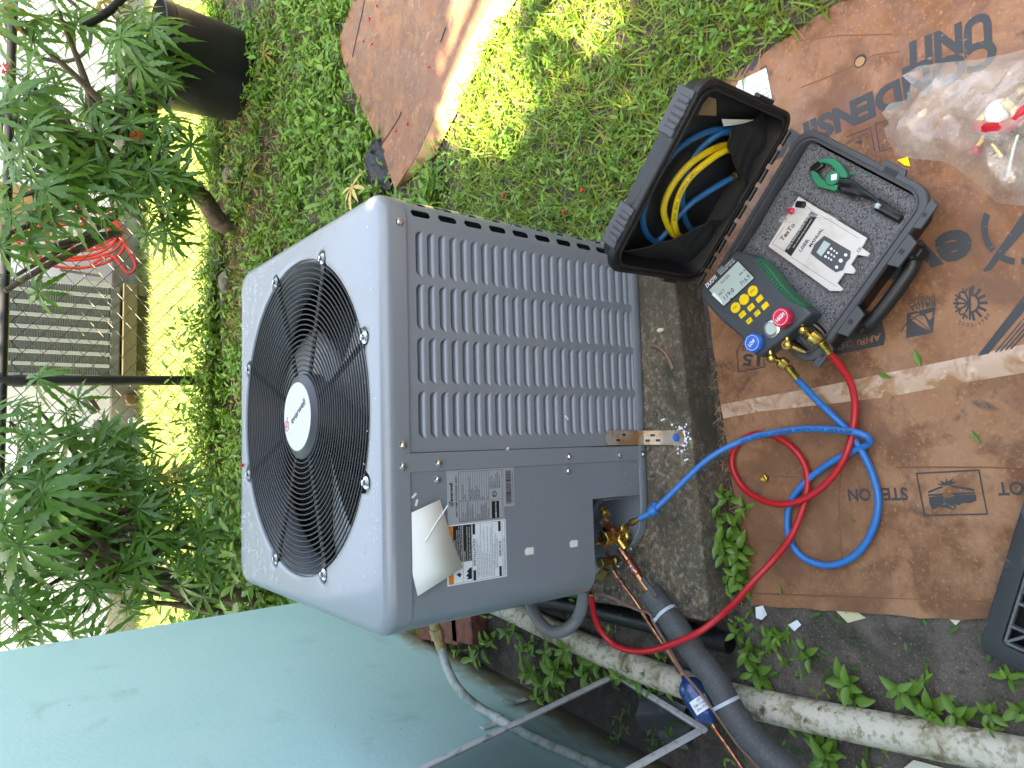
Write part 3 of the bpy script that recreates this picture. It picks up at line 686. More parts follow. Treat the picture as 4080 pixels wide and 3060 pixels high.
for k, (yy, dx) in enumerate(((-.022, -.006), (-.034, .006), (-.046, -.006))): zz = .118 + (yy + .012) / -.037 * -.0135; m = MB(); m.box((sx - .003 + dx, yy, zz + .0014), (.0055, .011, .0006), ((1, 0, 0), unit((0, -.037, -.0135)), unit((0, -.0135, .037)))); m.build('slot', 'print_black', st, smooth=0)
screw(-.036, -.0075, .119, st)
m = MB(); m.lathe([(.010, 0), (.010, .002), (.006, .002), (.006, .007), (.004, .008)], (sx - .004, -.098, .1035), n=6); m.build('anchor_bolt', 'knob_blue', st)
m = MB(); rnd = random.Random(3)
for _ in range(140):
    a = rnd.random() * 6.28; r = abs(rnd.gauss(0, .017)); m.lathe([(.0028 * rnd.random() + .001, 0), (.0005, .0012)], (sx - .004 + r * math.cos(a), -.107 + .8 * r * math.sin(a), .1001), n=5)
o = m.build('concrete_dust', 'label_white', st); o['kind'] = 'stuff'
# ================================================================== PIPES, VALVES, CONDUITS
def path3(l, n=6): return spline([G(x, y, z) for x, y, z in l], n)
def hexcap(m, o, axis, r, h): m.lathe([(r * .93, 0), (r, .001), (r, h - .0015), (r * .9, h)], o, axis, n=6)
# suction valve on the unit
vb = np.array([-.267, .045, .125]); zz_ = np.array([0, 0, 1.])
m = MB()
m.lathe([(.013, 0), (.016, .004), (.016, .016), (.0125, .019), (.0125, .030), (.0155, .033), (.0155, .042), (.012, .046), (.012, .058), (.010, .060)], vb, n=24)
q_ = vb + np.array([0, 0, .036]); pd = unit(G(2510, 2245, .158) - G(2465, 2180, .165))
m.tube([q_, q_ + pd * .034], [.0135, .0115], 20)
m.tube([q_, q_ + np.array([.5, .86, 0]) * .04], .011, 16)
sv = m.build('suction_valve', 'brass', hp, smooth=35)
m = MB(); hexcap(m, vb + np.array([0, 0, .058]), (0, 0, 1), .0185, .026); m.build('valve_cap', 'brass', sv, smooth=20, bevel=.001)
pr_ = G(2476, 2118, .190); q2_ = vb + np.array([.006, -.010, .045])
m = MB(); m.tube([q2_, pr_], .0052, 12); m.build('service_port', 'brass', sv)
# liquid valve
vl = np.array([-.327, .075, .135]); m = MB()
m.lathe([(.010, 0), (.012, .003), (.012, .012), (.009, .015), (.009, .036), (.0085, .038)], vl, n=20); m.tube([vl + zz_ * .024, G(2440, 2266, .148)], .0085, 14)
lv_ = m.build('liquid_valve', 'brass_dull', hp, smooth=35)
m = MB(); hexcap(m, vl + zz_ * .036, (0, 0, 1), .0135, .022); m.build('valve_cap', 'brass_dull', lv_, smooth=20, bevel=.001)
m = MB(); hexcap(m, vl + np.array([-.02, .02, .02]), (-.5, .3, .1), .011, .03); m.build('valve_cap', 'brass_dull', lv_, smooth=20)
# schrader fitting and muffler pipe inside the recess
m = MB(); a_ = G(2392, 2018, .235); b_ = G(2420, 2060, .205)
m.tube([a_, a_ * .6 + b_ * .4], .006, 10); hexcap(m, a_ * .6 + b_ * .4, b_ - a_, .0095, np.linalg.norm(b_ - a_) * .6); m.build('gauge_port', 'brass', hp, smooth=20)
m = MB(); m.tube(spline([G(2405, 2075, .215), G(2425, 2095, .19), G(2455, 2125, .17), vb + np.array([.01, .01, .036])], 6), .0115, 14); m.build('copper_stub', 'copper_burnt', hp)
m = MB(); m.tube(spline([(-.30, .12, .26), G(2385, 2165, .23), G(2425, 2215, .17), vl + zz_ * .02], 6), .004, 8); m.build('copper_stub', 'copper', hp)
for (px, py) in ((2500, 2188), (2518, 2170), (2451, 2255), (2463, 2242)):
    c = G(px, py, .122); screw(c[0], c[1] - .003, c[2] - .008, None, rz=-.75, sc=.9)
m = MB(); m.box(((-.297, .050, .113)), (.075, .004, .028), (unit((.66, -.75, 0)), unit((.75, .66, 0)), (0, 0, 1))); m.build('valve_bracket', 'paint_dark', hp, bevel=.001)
# suction line
sl_ = thing('suction_line', 'thick copper pipe sleeved in grey foam insulation', 'pipe', (-.3, 0, .15))
m = MB(); m.tube(path3([(2470, 2186, .164), (2510, 2245, .16), (2560, 2318, .154), (2610, 2388, .149), (2640, 2430, .147)]), .0098, 18); m.build('copper_pipe', 'copper', sl_)
m = MB(); m.tube(path3([(2502, 2232, .161), (2522, 2262, .159), (2542, 2291, .156)]), [.0102, .0117, .0117, .0117, .0117, .0117, .0117, .0117, .0117, .0117, .0117, .0117, .0102], 18); m.build('brazed_coupling', 'copper_burnt', sl_)
ip = path3([(2590, 2362, .150), (2664, 2459, .147), (2755, 2585, .145), (2845, 2704, .145), (2915, 2830, .143), (2992, 2935, .14), (3090, 3033, .138), (3230, 3150, .135)], 8)
m = MB(); N = len(ip); rs = [.0275 + .0012 * math.sin(i * 1.3) for i in range(N)]
for zp in (7, 30): 
    for k in (-1, 0, 1): rs[zp + k] -= (.0025 if k == 0 else .001)
m.tube(ip, rs, 28, caps=False)
m.tube([ip[0] + (ip[1] - ip[0]) * t for t in (.02, 0.)], [.0275, .0275], 28, caps=False)
x_, y_, z_ = frame_of(ip[1] - ip[0]); v = []
for r in (.0285, .010):
    for k in range(28): v.append(ip[0] + r * (math.cos(2 * math.pi * k / 28) * x_ + math.sin(2 * math.pi * k / 28) * y_))
m.add(v, [(k, (k + 1) % 28, 28 + (k + 1) % 28, 28 + k) for k in range(28)])
ins_ = m.build('insulation', 'insulation', sl_, smooth=60)
m = MB(); m.box(ip[1] + np.array([.019, -.010, .016]), (.010, .055, .012), (unit((.6, -.5, .6)), unit(ip[2] - ip[0]), unit(np.cross(unit((.6, -.5, .6)), unit(ip[2] - ip[0]))))); m.build('seam_flap', 'insulation', ins_, bevel=.004)
for zp in (7, 30):
    T_ = unit(ip[zp + 1] - ip[zp - 1]); x_, y_, _ = frame_of(T_); m = MB(); r0 = rs[zp] + .0012
    v = []
    for k in range(32):
        for dr, dt in ((0, -.0035), (.0014, -.0035), (.0014, .0035), (0, .0035)): v.append(ip[zp] + (r0 + dr) * (math.cos(2 * math.pi * k / 32) * x_ + math.sin(2 * math.pi * k / 32) * y_) + dt * T_)
    m.add(v, [(4 * k + j, 4 * k + (j + 1) % 4, 4 * ((k + 1) % 32) + (j + 1) % 4, 4 * ((k + 1) % 32) + j) for k in range(32) for j in range(4)])
    hd = ip[zp] + (r0 + .003) * unit(np.array([-.7, -.1, .75]) - T_ * np.dot(T_, np.array([-.7, -.1, .75]))); m.box(hd, (.007, .010, .006), (T_, unit(np.cross(T_, hd - ip[zp])), unit(hd - ip[zp])))
    m.build('zip_tie', 'zip_tie', sl_, smooth=40)
# liquid line with filter drier
ll = thing('liquid_line', 'thin copper pipe with blue filter drier canister', 'pipe', (-.4, .05, .13))
lp = [(2432, 2254, .150), (2468, 2313, .143), (2531, 2396, .137), (2594, 2494, .135), (2664, 2599, .135), (2722, 2690, .135)]
m = MB(); m.tube(path3(lp), .0050, 12); m.tube(path3([(2836, 2880, .135), (2860, 2920, .135), (2901, 2977, .133), (2957, 3060, .13), (3020, 3150, .13)]), .0050, 12); m.build('copper_pipe', 'copper', ll)
for (a_, b_) in (((2462, 2303, .1438), (2482, 2331, .1415)), ((2690, 2640, .135), (2716, 2681, .135)), ((2848, 2902, .135), (2866, 2930, .1345)), ((2884, 2953, .134), (2896, 2971, .1335))):
    m = MB(); m.tube([G(*a_), G(*b_)], .0062, 12); m.build('brazed_joint', 'copper_burnt', ll)
d0 = G(2722, 2692, .135); d1 = G(2840, 2886, .135); da = unit(d1 - d0); dl = np.linalg.norm(d1 - d0)
m = MB(); m.lathe([(.006, 0), (.009, .008), (.020, .014), (.026, .024), (.0275, .034), (.0275, dl * .34), (.0267, dl * .36), (.0275, dl * .38), (.0275, dl - .034), (.026, dl - .024), (.019, dl - .012), (.009, dl - .006), (.006, dl)], d0, da, n=32)
dr_ = m.build('filter_drier', 'blue_drier', ll, smooth=50)
x_, y_, z_ = frame_of(da); view = unit(CAM - (d0 + d1) / 2); up_ = unit(view - da * np.dot(view, da)); sd_ = np.cross(da, up_)
m = MB(); v = []
for s in (0, 1):
    for k in range(13):
        a = R(-42 + 84 * k / 12); v.append(d0 + da * (dl * (.50 + .26 * s)) + (.0279) * (math.cos(a) * up_ + math.sin(a) * sd_))
m.add(v, [(k, k + 1, 14 + k, 13 + k) for k in range(12)]); lb = m.build('label', 'label_white', dr_, smooth=60)
c_ = d0 + da * dl * .56 + up_ * .0283
for k, s in enumerate(('TYPE:', 'ALFD 083S', '600 psig')): lettering(s, d0 + da * dl * (.57 + .07 * k) + up_ * .0284 - sd_ * .010, sd_, -da, .0028 * len(s), 'print_black', lb, height=.005, lift=.0002)
# brown control cable
m = MB(); m.tube(path3([(2350, 2345, .215), (2366, 2358, .205), (2440, 2382, .175), (2496, 2410, .165), (2545, 2431, .16), (2587, 2444, .16), (2608, 2487, .158), (2650, 2557, .155), (2720, 2676, .153), (2790, 2760, .15), (2873, 2872, .148), (2943, 2970, .145), (3020, 3054, .14), (3100, 3150, .14)]), .0036, 8)
tag(m.build('control_cable', 'brown_cable'), 'thin brown cable tied along the grey foam insulation', 'cable')
# grey flexible conduit loop
wh = thing('flexible_conduit', 'grey flexible conduit looping out from the unit base beside the wall', 'conduit', (-.42, .1, .2))
gp = [GY(2325, 2350, .07), GY(2322, 2402, .08), GY(2298, 2468, .10), GY(2250, 2510, .12), GY(2196, 2517, .15), GY(2150, 2480, .18), GY(2118, 2420, .21), GY(2100, 2370, .23)]
m = MB(); m.tube(spline(gp, 8), .0145, 16); m.build('tube', 'conduit_grey', wh)
# blown-out conduit to the wall
tc_ = thing('wall_conduit', 'painted conduit pipe bending from the unit to run along the teal wall', 'conduit', (-.7, .5, .2))
cp = [GY(1715, 2420, .66), GY(1727, 2470, .66), GY(1745, 2535, .66), GY(1760, 2590, .64)]
m = MB(); m.tube(spline(cp, 6), .0155, 16); m.build('tan_sleeve', 'conduit_tan', tc_)
m = MB(); k_ = unit(cp[2] - cp[1]); m.tube([GY(1737, 2505, .66), GY(1747, 2545, .66)], .0205, 6); m.build('coupling', 'conduit_tan', tc_, smooth=20)
def GW(x, y, off=.014):
    """pixel on the teal wall"""
    d = ray(x, y); t = (-.84 + off + .095 * CAM[1] - CAM[0]) / (d[0] - .095 * d[1]); return CAM + t * d
cw = [GY(1758, 2585, .64), GY(1778, 2650, .62), GY(1806, 2712, .59), GY(1845, 2765, .55), GW(1900, 2812, .02), GW(1960, 2850), GW(2040, 2895), GW(2150, 2950), GW(2300, 3015), GW(2480, 3095)]
m = MB(); m.tube(spline(cw, 6), .0125, 16); m.build('pipe', 'conduit_white', tc_)
cs = GW(1985, 2863); sdv = unit(GW(2040, 2895) - GW(1940, 2838)); m = MB(); m.tube([cs - sdv * .009, cs + sdv * .009], .0145, 16); m.box(cs + np.array([-.010, .0, .03]), (.004, .02, .05)); m.build('pipe_strap', 'conduit_white', tc_, smooth=30)
# torn-off bracket on the wall
m = MB(); bk = GW(2062, 2795, .006); m.tube([bk + np.array([.0, 0, -.03]), bk, bk + np.array([.006, .005, .03]), bk + np.array([.02, .015, .05])], .003, 6)
m.box(bk + np.array([0, 0, -.005]), (.003, .02, .055)); m.box(bk + np.array([.008, .014, .038]), (.003, .012, .03)); o = m.build('wall_bracket', 'conduit_white', bevel=.001); tag(o, 'small bent painted bracket hanging off the teal wall', 'bracket')
# brick beside the wall
for k, (px0, py0, px1, py1) in enumerate(((1672, 2492, 1815, 2478), (1818, 2505, 1870, 2470))):
    c = G((px0 + px1) / 2, (py0 + py1) / 2 - 12, .06); m = MB(); m.box((c[0] - .02, c[1], .03), (.10, .26 if k == 0 else .12, .075), ((.995, .1, 0), (-.1, .995, 0), (0, 0, 1)))
    tag(m.build('brick', 'brick', bevel=.004), ('long reddish brick lying beside the teal wall', 'short reddish brick lying next to the soil behind the unit')[k], 'brick')
# mossy pvc pipe
pa = G(2000, 2418, .034); pb = G(2720, 2725, .034); pc = G(4080, 3022, .034); pe_ = pc + (pc - pb) * .5
m = MB(); m.tube(spline([pa + (pa - pb) * .4, pa, pb, pc, pe_], 12), .0325, 32)
tag(m.build('drain_pipe', 'pvc'), 'dirty white plastic drain pipe lying on the soil', 'pipe')
# black pipe
m = MB(); ba = G(2150, 2392, .024); bb = G(2342, 2425, .024); bc_ = G(2908, 2564, .024); dr0 = unit(bc_ - bb)
m.tube([ba, bb, bc_, bc_, bc_ - dr0 * .03], [.022, .022, .022, .0185, .0185], 24); tag(m.build('drain_hose', 'plastic_black'), 'black plastic pipe with open end beside the slab', 'pipe')
# window screen leaning on the wall
sf = thing('window_screen', 'aluminium framed window screen leaning against the teal wall', 'screen', (-.68, .1, 0))
c1 = G(2455, 2690, .012); top1 = GW(1690, 3060, .03); dd = unit(top1 - c1)
d_ = ray(2800, 2905); t_ = np.dot(c1 - CAM, dd) / np.dot(d_, dd); c2 = CAM + t_ * d_; ss = unit(c2 - c1); wd = np.linalg.norm(c2 - c1); nn = np.cross(ss, dd); LN = .80
for nm, a_, b_, wv in (('bottom_rail', c1, c2, -1), ('side_rail', c1, c1 + dd * LN, 1), ('side_rail', c2, c2 + dd * LN, 1), ('top_rail', c1 + dd * LN, c2 + dd * LN, -1)):
    ax_ = unit(b_ - a_); oth = np.cross(nn, ax_); m = MB(); L_ = np.linalg.norm(b_ - a_) + (.016 if nm.endswith('m_rail') or nm == 'top_rail' else -.018)
    m.box((a_ + b_) / 2, (L_, .014, .009), (ax_, oth, nn)); m.box((a_ + b_) / 2 + nn * .0055, (L_ - .002, .005, .003), (ax_, oth, nn)); m.build(nm, 'aluminium', sf, bevel=.0008)
m = MB(); m.add([c1, c2, c2 + dd * LN, c1 + dd * LN], [(0, 1, 2, 3)]); m.build('mesh', 'screen', sf, smooth=0)
# thin plastic scrap behind the screen
m = MB(); rn = random.Random(5); cc = G(2640, 2860, .02)
m.grid(lambda u, v: cc + np.array([(u - .5) * .10, (v - .5) * .16, .01 * math.sin(u * 9 + v * 5) + .008 * rn.random()]), 8, 10); tag(m.build('plastic_scrap', 'grey_film', smooth=60), 'crumpled grey plastic scrap under the window screen', 'plastic scrap')
# charging hoses ---------------------------------------------------------------
def hose_fit(m, a, b, k=1.):
    a = np.asarray(a); b = np.asarray(b); L_ = np.linalg.norm(b - a); ax = unit(b - a)
    m.lathe([(.0060 * k, 0), (.0060 * k, L_ * .45), (.0088 * k, L_ * .5), (.0088 * k, L_ * .93), (.0075 * k, L_)], a, ax, n=14)
bh = thing('blue_hose', 'blue refrigerant hose looped on the cardboard and running to the valve', 'hose', (-.1, -.3, .02))
bp = [(3168, 1503, .093), (3242, 1581, .060), (3323, 1661, .034), (3390, 1728, .027), (3443, 1815, .026), (3483, 1908, .024), (3500, 2002, .024), (3483, 2096, .024), (3436, 2183, .024), (3369, 2236, .024), (3289, 2253, .024), (3202, 2223, .024), (3149, 2156, .024), (3137, 2069, .024), (3155, 1989, .024), (3216, 1915, .022), (3303, 1848, .022), (3403, 1795, .024), (3460, 1768, .034), (3456, 1741, .046), (3403, 1721, .052), (3303, 1711, .052), (3202, 1709, .052), (3102, 1721, .055), (3001, 1741, .062), (2901, 1781, .08), (2814, 1835, .105), (2734, 1908, .135), (2667, 1975, .16), (2600, 2036, .182), (2548, 2067, .195)]
bpath = path3(bp, 8); m = MB(); m.tube(bpath, .0068, 14); m.build('hose', 'blue_hose', bh)
m = MB(); e0 = bpath[-1]; e1 = G(2512, 2085, .20); e2 = G(2494, 2100, .198); e3 = pr_
hose_fit(m, e0, e1, .9); m.tube([e1, e2, e2 * .6 + e3 * .4], .0046, 10); m.build('hose_end', 'brass_dull', bh)
kn = unit(e3 - e2); m = MB(); m.lathe([(.006, 0), (.0098, .002), (.0098, .017), (.0085, .019)], e2 * .85 + e3 * .15, kn, n=24, mod=lambda a, h: 1 + .03 * math.cos(12 * a)); m.build('coupling_nut', 'brass', bh)
m = MB(); cl_ = bpath[-9]; ax = unit(bpath[-7] - bpath[-11]); m.lathe([(.0105, -.008), (.0118, -.004), (.0118, .004), (.0105, .008)], cl_, ax, n=16); m.box(cl_ + np.array([.012, -.006, .0]), (.014, .010, .008)); m.build('hose_clip', 'blue_hose', bh, bevel=.001)
hose_text = []
rh = thing('red_hose', 'red refrigerant hose coiled on the cardboard and crossing the foam insulation', 'hose', (-.1, -.35, .02))
rp = [(3306, 1410, .095), (3349, 1460, .070), (3390, 1527, .045), (3406, 1601, .032), (3403, 1681, .029), (3390, 1755, .034), (3356, 1842, .037), (3296, 1922, .037), (3216, 1982, .039), (3129, 2009, .040), (3042, 1995, .032), (2968, 1949, .022), (2925, 1882, .020), (2918, 1815, .020), (2948, 1761, .020), (3015, 1728, .022), (3095, 1741, .023), (3169, 1795, .023), (3212, 1868, .0235), (3216, 1949, .0235), (3195, 2036, .030), (3149, 2143, .040), (3082, 2230, .048), (3001, 2317, .075), (2929, 2400, .115), (2860, 2462, .155), (2790, 2515, .182), (2692, 2561, .192), (2594, 2592, .190), (2510, 2592, .188), (2440, 2564, .192), (2391, 2508, .205), (2366, 2445, .225), (2356, 2376, .25)]
rpath = path3(rp, 8); m = MB(); m.tube(rpath, .0068, 14); m.build('hose', 'red_hose', rh)
m = MB(); hose_fit(m, rpath[-1], GY(2350, 2345, .075), .8); m.build('hose_end', 'brass_dull', rh)
def hose_print(words, path, i0, r, matk, parent, size=.0052):
    """words printed along a hose, on the side that faces up"""
    mb = MB(); pts = np.array(path); seg = np.linalg.norm(np.diff(pts, axis=0), axis=1); cum = np.concatenate([[0], np.cumsum(seg)])
    v, f = text_mesh(words, .01); v = v * (size / .7); s0 = cum[i0]; out = []
    for x, y, _ in v:
        s = s0 + x - v[:, 0].min(); j = min(max(np.searchsorted(cum, s) - 1, 0), len(seg) - 1); T = unit(pts[j + 1] - pts[j]); p = pts[j] + T * (s - cum[j])
        vw = unit(CAM - p); n_ = unit(vw - T * np.dot(vw, T)); sd = np.cross(n_, T); a = (y - size * .35) / r
        out.append(p + (r + .0003) * (math.cos(a) * n_ + math.sin(a) * sd))
    mb.add(out, f); mb.build('hose_print', matk, parent, smooth=0)
hose_print('4000 PSI BURST   R12.22.134a.502.404   REFRIGERANT   CHARGING   HOSE', bpath, 8 * 20, .0068, 'print_black', bh)
m = MB(); o = G(3050, 1905, .013); m.lathe([(.0085, 0), (.0095, .001), (.0095, .009), (.006, .010), (.006, .004)], o, n=6, cap1=True); tag(m.build('flare_nut', 'brass', smooth=20, bevel=.0006), 'small brass flare nut lying inside the red hose loop', 'nut')
# ================================================================== FLATTENED BOX IN FRONT
CZ = .012
def hcard(x, y): return .0011 * math.sin(9 * x + 4 * y) + .0009 * math.sin(14 * y - 6 * x + 1)
cb = thing('cardboard_sheet', 'flattened brown condensing unit box spread in front of the slab', 'cardboard', (.2, -.5, 0))
outl = [(-.408, -.209), (-.30, -.196), (-.15, -.176), (.0, -.158), (.16, -.145), (.31, -.128), (.55, -.135), (.775, -.16), (.80, -.30), (.83, -.469), (.90, -.80), (1.0, -1.35), (-.30, -1.35), (-.345, -.80), (-.362, -.66), (-.376, -.56), (-.39, -.40)]
# fine grid cut to the outline
def inside(x, y, P_):
    r = False; j = len(P_) - 1
    for i in range(len(P_)):
        if (P_[i][1] > y) != (P_[j][1] > y) and x < (P_[j][0] - P_[i][0]) * (y - P_[i][1]) / (P_[j][1] - P_[i][1]) + P_[i][0]: r = not r
        j = i
    return r
def cutsheet(poly, step, hf, thick):
    pv = []; pe = []; n = len(poly)
    bd = []
    for i in range(n):
        a, b = np.array(poly[i]), np.array(poly[(i + 1) % n]); k = max(1, int(np.linalg.norm(b - a) / step))
        for t in range(k): bd.append(a + (b - a) * t / k)
    pv = [Vector(p) for p in bd]; pe = [(i, (i + 1) % len(bd)) for i in range(len(bd))]
    xs = np.arange(min(p[0] for p in poly), max(p[0] for p in poly), step); ys = np.arange(min(p[1] for p in poly), max(p[1] for p in poly), step)
    pv += [Vector((x, y)) for x in xs for y in ys if inside(x, y, poly)]
    ov, _, of, _, _, _ = delaunay_2d_cdt(pv, pe, [], 1, 1e-6)
    m = MB(); k = len(ov); nb = len(bd)
    m.add([(p.x, p.y, hf(p.x, p.y)) for p in ov], [tuple(t) for t in of])
    m.add([(p[0], p[1], hf(p[0], p[1])) for p in bd] + [(p[0], p[1], hf(p[0], p[1]) - thick) for p in bd], [((i + 1) % nb, i, nb + i, nb + (i + 1) % nb) for i in range(nb)], 1)
    return m
rnj = random.Random(11); jag = []
for i in range(len(outl)):
    a, b = np.array(outl[i]), np.array(outl[(i + 1) % len(outl)]); k = max(1, int(np.linalg.norm(b - a) / .03))
    for t in range(k): jag.append(tuple(a + (b - a) * t / k + np.array([rnj.uniform(-.0025, .0025), rnj.uniform(-.0025, .0025)])))
m = cutsheet(jag, .03, lambda x, y: CZ + hcard(x, y), .008); m.build('board', ['card', 'card_edge'], cb, smooth=40)
def on(px, py, l=.0009): p = G(px, py, CZ); p[2] = CZ + hcard(p[0], p[1]) + l; return p
def gpoly(pts, matk, name='print', parent=cb, l=.0009, z=None, cr=None):
    """flat printed shape; outline given by pixels on the sheet"""
    q = [on(x, y, l) if z is None else G(x, y, z + l) for x, y in pts]; m = MB(); m.add(q, [tuple(range(len(q)))])
    n_ = sum(q[i][0] * q[(i + 1) % len(q)][1] - q[(i + 1) % len(q)][0] * q[i][1] for i in range(len(q)))
    if n_ < 0: m.f = [tuple(reversed(m.f[0]))]
    return m.build(name, matk, parent, smooth=0)
def gtext(s, p0, p1, pt, matk, parent=cb, z=None, bold=0., shear=0., l=.0009, spacing=1., cap=1.):
    zz = CZ if z is None else z; a, b, t = G(*p0, zz), G(*p1, zz), G(*pt, zz); X = unit(b - a); Y = np.cross((0, 0, 1), X)
    h = abs(np.dot(t - a, Y)) * cap; return lettering(s, a, X, Y, np.linalg.norm(b - a), matk, parent, height=h, bold=bold, shear=shear, hf=hcard if z is None else None, lift=l, spacing=spacing)
def gline(pts, wpx, matk, name='printed_line', parent=cb, closed=False, z=None, l=.0009):
    m = MB(); n = len(pts); pts = [np.array(p, float) for p in pts]
    for i in range(n if closed else n - 1):
        a, b = pts[i], pts[(i + 1) % n]; d = (b - a) / np.linalg.norm(b - a); nr = np.array([-d[1], d[0]]) * wpx / 2; e = d * wpx / 2
        q = [a - e + nr, b + e + nr, b + e - nr, a - e - nr]; q = [on(x, y, l + .00005 * i) if z is None else G(x, y, z + l) for x, y in q]
        n_ = sum(q[k][0] * q[(k + 1) % 4][1] - q[(k + 1) % 4][0] * q[k][1] for k in range(4))
        m.add(q if n_ > 0 else q[::-1], [(0, 1, 2, 3)])
    return m.build(name, matk, parent, smooth=0)
def cr(x0, y0, s): return lambda x, y: (x0 + x / s, y0 + y / s)
A_ = cr(3000, 0, 1.8435); B_ = cr(3200, 900, 2.0739); C_ = cr(2600, 1400, 1.4946); E_ = cr(3500, 1600, 1.9034); F_ = cr(2700, 1000, 1.9033); K_ = cr(2900, 250, 2.72)
PG = 'print_grey'
gtext('UNIT', A_(1748, 84), A_(1088, 352), A_(1085, 552), PG, bold=.05)
gtext('CONDENSING', A_(1778, 268), A_(95, 1040), A_(960, 822), PG, bold=.05)
gtext('STEP ON', C_(1517, 812), C_(1163, 822), C_(1340, 888), PG, bold=.025)
gtext('DO NOT', E_(1490, 590), E_(897, 616), E_(930, 712), PG, bold=.025)
gline([E_(290, 545), E_(762, 520), E_(826, 853), E_(354, 863)], 6, PG, closed=True)
gpoly([E_(378, 680), E_(485, 638), E_(490, 652), E_(382, 694)], PG); gpoly([E_(555, 632), E_(730, 663), E_(727, 680), E_(552, 648)], PG)
gpoly([E_(380, 702), E_(490, 697), E_(491, 712), E_(381, 716)], PG); gpoly([E_(563, 694), E_(735, 685), E_(736, 700), E_(566, 709)], PG)
gpoly([E_(440, 625), E_(485, 620), E_(462, 598), E_(510, 612), E_(513, 576), E_(528, 605), E_(574, 578), E_(556, 608), E_(598, 606), E_(545, 636), E_(490, 636)], PG)
gpoly([E_(385, 722), E_(492, 717), E_(505, 728), E_(530, 732), E_(560, 725), E_(570, 712), E_(738, 705), E_(744, 750), E_(700, 768), E_(640, 768), E_(600, 795), E_(572, 822), E_(510, 802), E_(460, 800), E_(412, 822), E_(390, 770)], PG)
gtext('everwell', B_(1372, 12), B_(-300, 560), B_(1260, 312), PG, bold=.04, cap=1.30)
ctr = np.array(B_(1775, 20)); rad = 275 / 2.0739; wd_ = 26
for a0, a1 in ((95, 128), (138, 205), (20, 84)):
    arcp = [ctr + (rad + wd_ / 2) * np.array([math.cos(R(a)), math.sin(R(a))]) for a in np.linspace(a0, a1, 14)] + [ctr + (rad - wd_ / 2) * np.array([math.cos(R(a)), math.sin(R(a))]) for a in np.linspace(a1, a0, 14)]
    gpoly([tuple(p) for p in arcp], PG, 'printed_logo')
gpoly([B_(1485, 362), B_(1505, 380), B_(1550, 365), B_(1850, 20), B_(1850, -150), B_(1740, 15), B_(1520, 330)], PG, 'printed_logo', l=.0011)
gtext('R410A', B_(1090, 606), B_(870, 655), B_(900, 702), PG, bold=.02)
gtext('REFRIGERANT', B_(1087, 560), B_(863, 606), B_(900, 642), PG, bold=.005)
gpoly([B_(855, 722), B_(1092, 668), B_(1070, 884), B_(850, 926)], PG, 'printed_logo')
gpoly([B_(880, 740), B_(940, 722), B_(1000, 745), B_(1055, 865), B_(1050, 872), B_(950, 820), B_(900, 780)], 'card', 'printed_leaf', l=.0012)
gpoly([B_(1005, 722), B_(1072, 705), B_(1062, 760), B_(1040, 778)], 'card', 'printed_leaf', l=.0012)
gline([B_(880, 738), B_(960, 790), B_(1052, 868)], 4, PG, l=.0014); gline([B_(808, 872), B_(850, 810), B_(940, 745), B_(1085, 700)], 5, PG, l=.0014)
# heat / cool mark
hc = np.array(B_(1378, 640)); rs_ = 1 / 2.0739
def hp_(r, a): return tuple(hc + r * rs_ * np.array([math.cos(R(a)), math.sin(R(a))]))
gline([hp_(75, a) for a in range(-85, 91, 12)], 9, PG)
for a in range(-80, 100, 26): gline([hp_(95, a), hp_(135, a)], 11, PG)
gline([hp_(125, 270), hp_(10, 270), hp_(10, 90), hp_(125, 90)], 9, PG)
for a in (115, 150, 180, 210, 245): gline([hp_(8, a), hp_(132, a)], 8, PG); gline([hp_(120, a - 13), hp_(92, a), hp_(120, a + 13)], 7, PG)
for s, a0, st_ in (('HEAT', 33, 10.5), ('COOL', 84, 12)):
    for k, ch in enumerate(s):
        a = a0 + k * st_; p0 = hp_(186, a - 3.5); p1 = hp_(186, a + 3.5)
        p0, p1 = hp_(165, a - 3.6), hp_(165, a + 3.6); gtext(ch, p0, p1, hp_(193, a), PG, bold=.02)
# certified badge
gpoly([B_(618, 690), B_(655, 800), B_(678, 905), B_(668, 985), B_(280, 1065), B_(180, 1010), B_(400, 760)], PG, 'printed_badge')
gtext('AHRI', B_(645, 886), B_(432, 952), B_(445, 1000), 'card', bold=.03, l=.0013, shear=.2)
gtext('CERTIFIED', B_(412, 945), B_(150, 1010), B_(390, 1000), 'card', l=.0013)
gtext('Unitary Small Equipment', B_(622, 798), B_(300, 905), B_(618, 830), 'card', l=.0013); gtext('AHRI Standard', B_(618, 758), B_(380, 850), B_(612, 795), 'card', l=.0013)
for pl in ([B_(1390, 1140), B_(1435, 1080), B_(1830, 570), B_(1830, 700), B_(1495, 1100), B_(1470, 1130)],): gpoly(pl, PG, 'printed_stripe')
for k in range(4): gpoly([B_(1520 + 38 * k, 1118 - 6 * k), B_(1840 + 38 * k, 740), B_(1848 + 42 * k, 745), B_(1540 + 38 * k, 1116 - 6 * k)], PG, 'printed_stripe')
gpoly([A_(12, 425), A_(40, 408), A_(68, 405), A_(20, 470), A_(0, 500), A_(-30, 520)], PG, 'printed_stripe')
for k in range(4): gpoly([K_(60 + 62 * k, 180 - 60 * k * .5), K_(85 + 62 * k, 170 - 30 * k), K_(190 + 45 * k, -10), K_(172 + 45 * k, -10)], PG, 'printed_stripe')
gpoly([K_(120, 195), K_(415, 55), K_(475, 380), K_(300, 480), K_(60, 320)], 'label_white', 'shipping_label', l=.0012)
gpoly([K_(345, 65), K_(415, 22), K_(440, 118), K_(430, 122), K_(410, 38), K_(350, 76)], PG, 'printed_stripe')
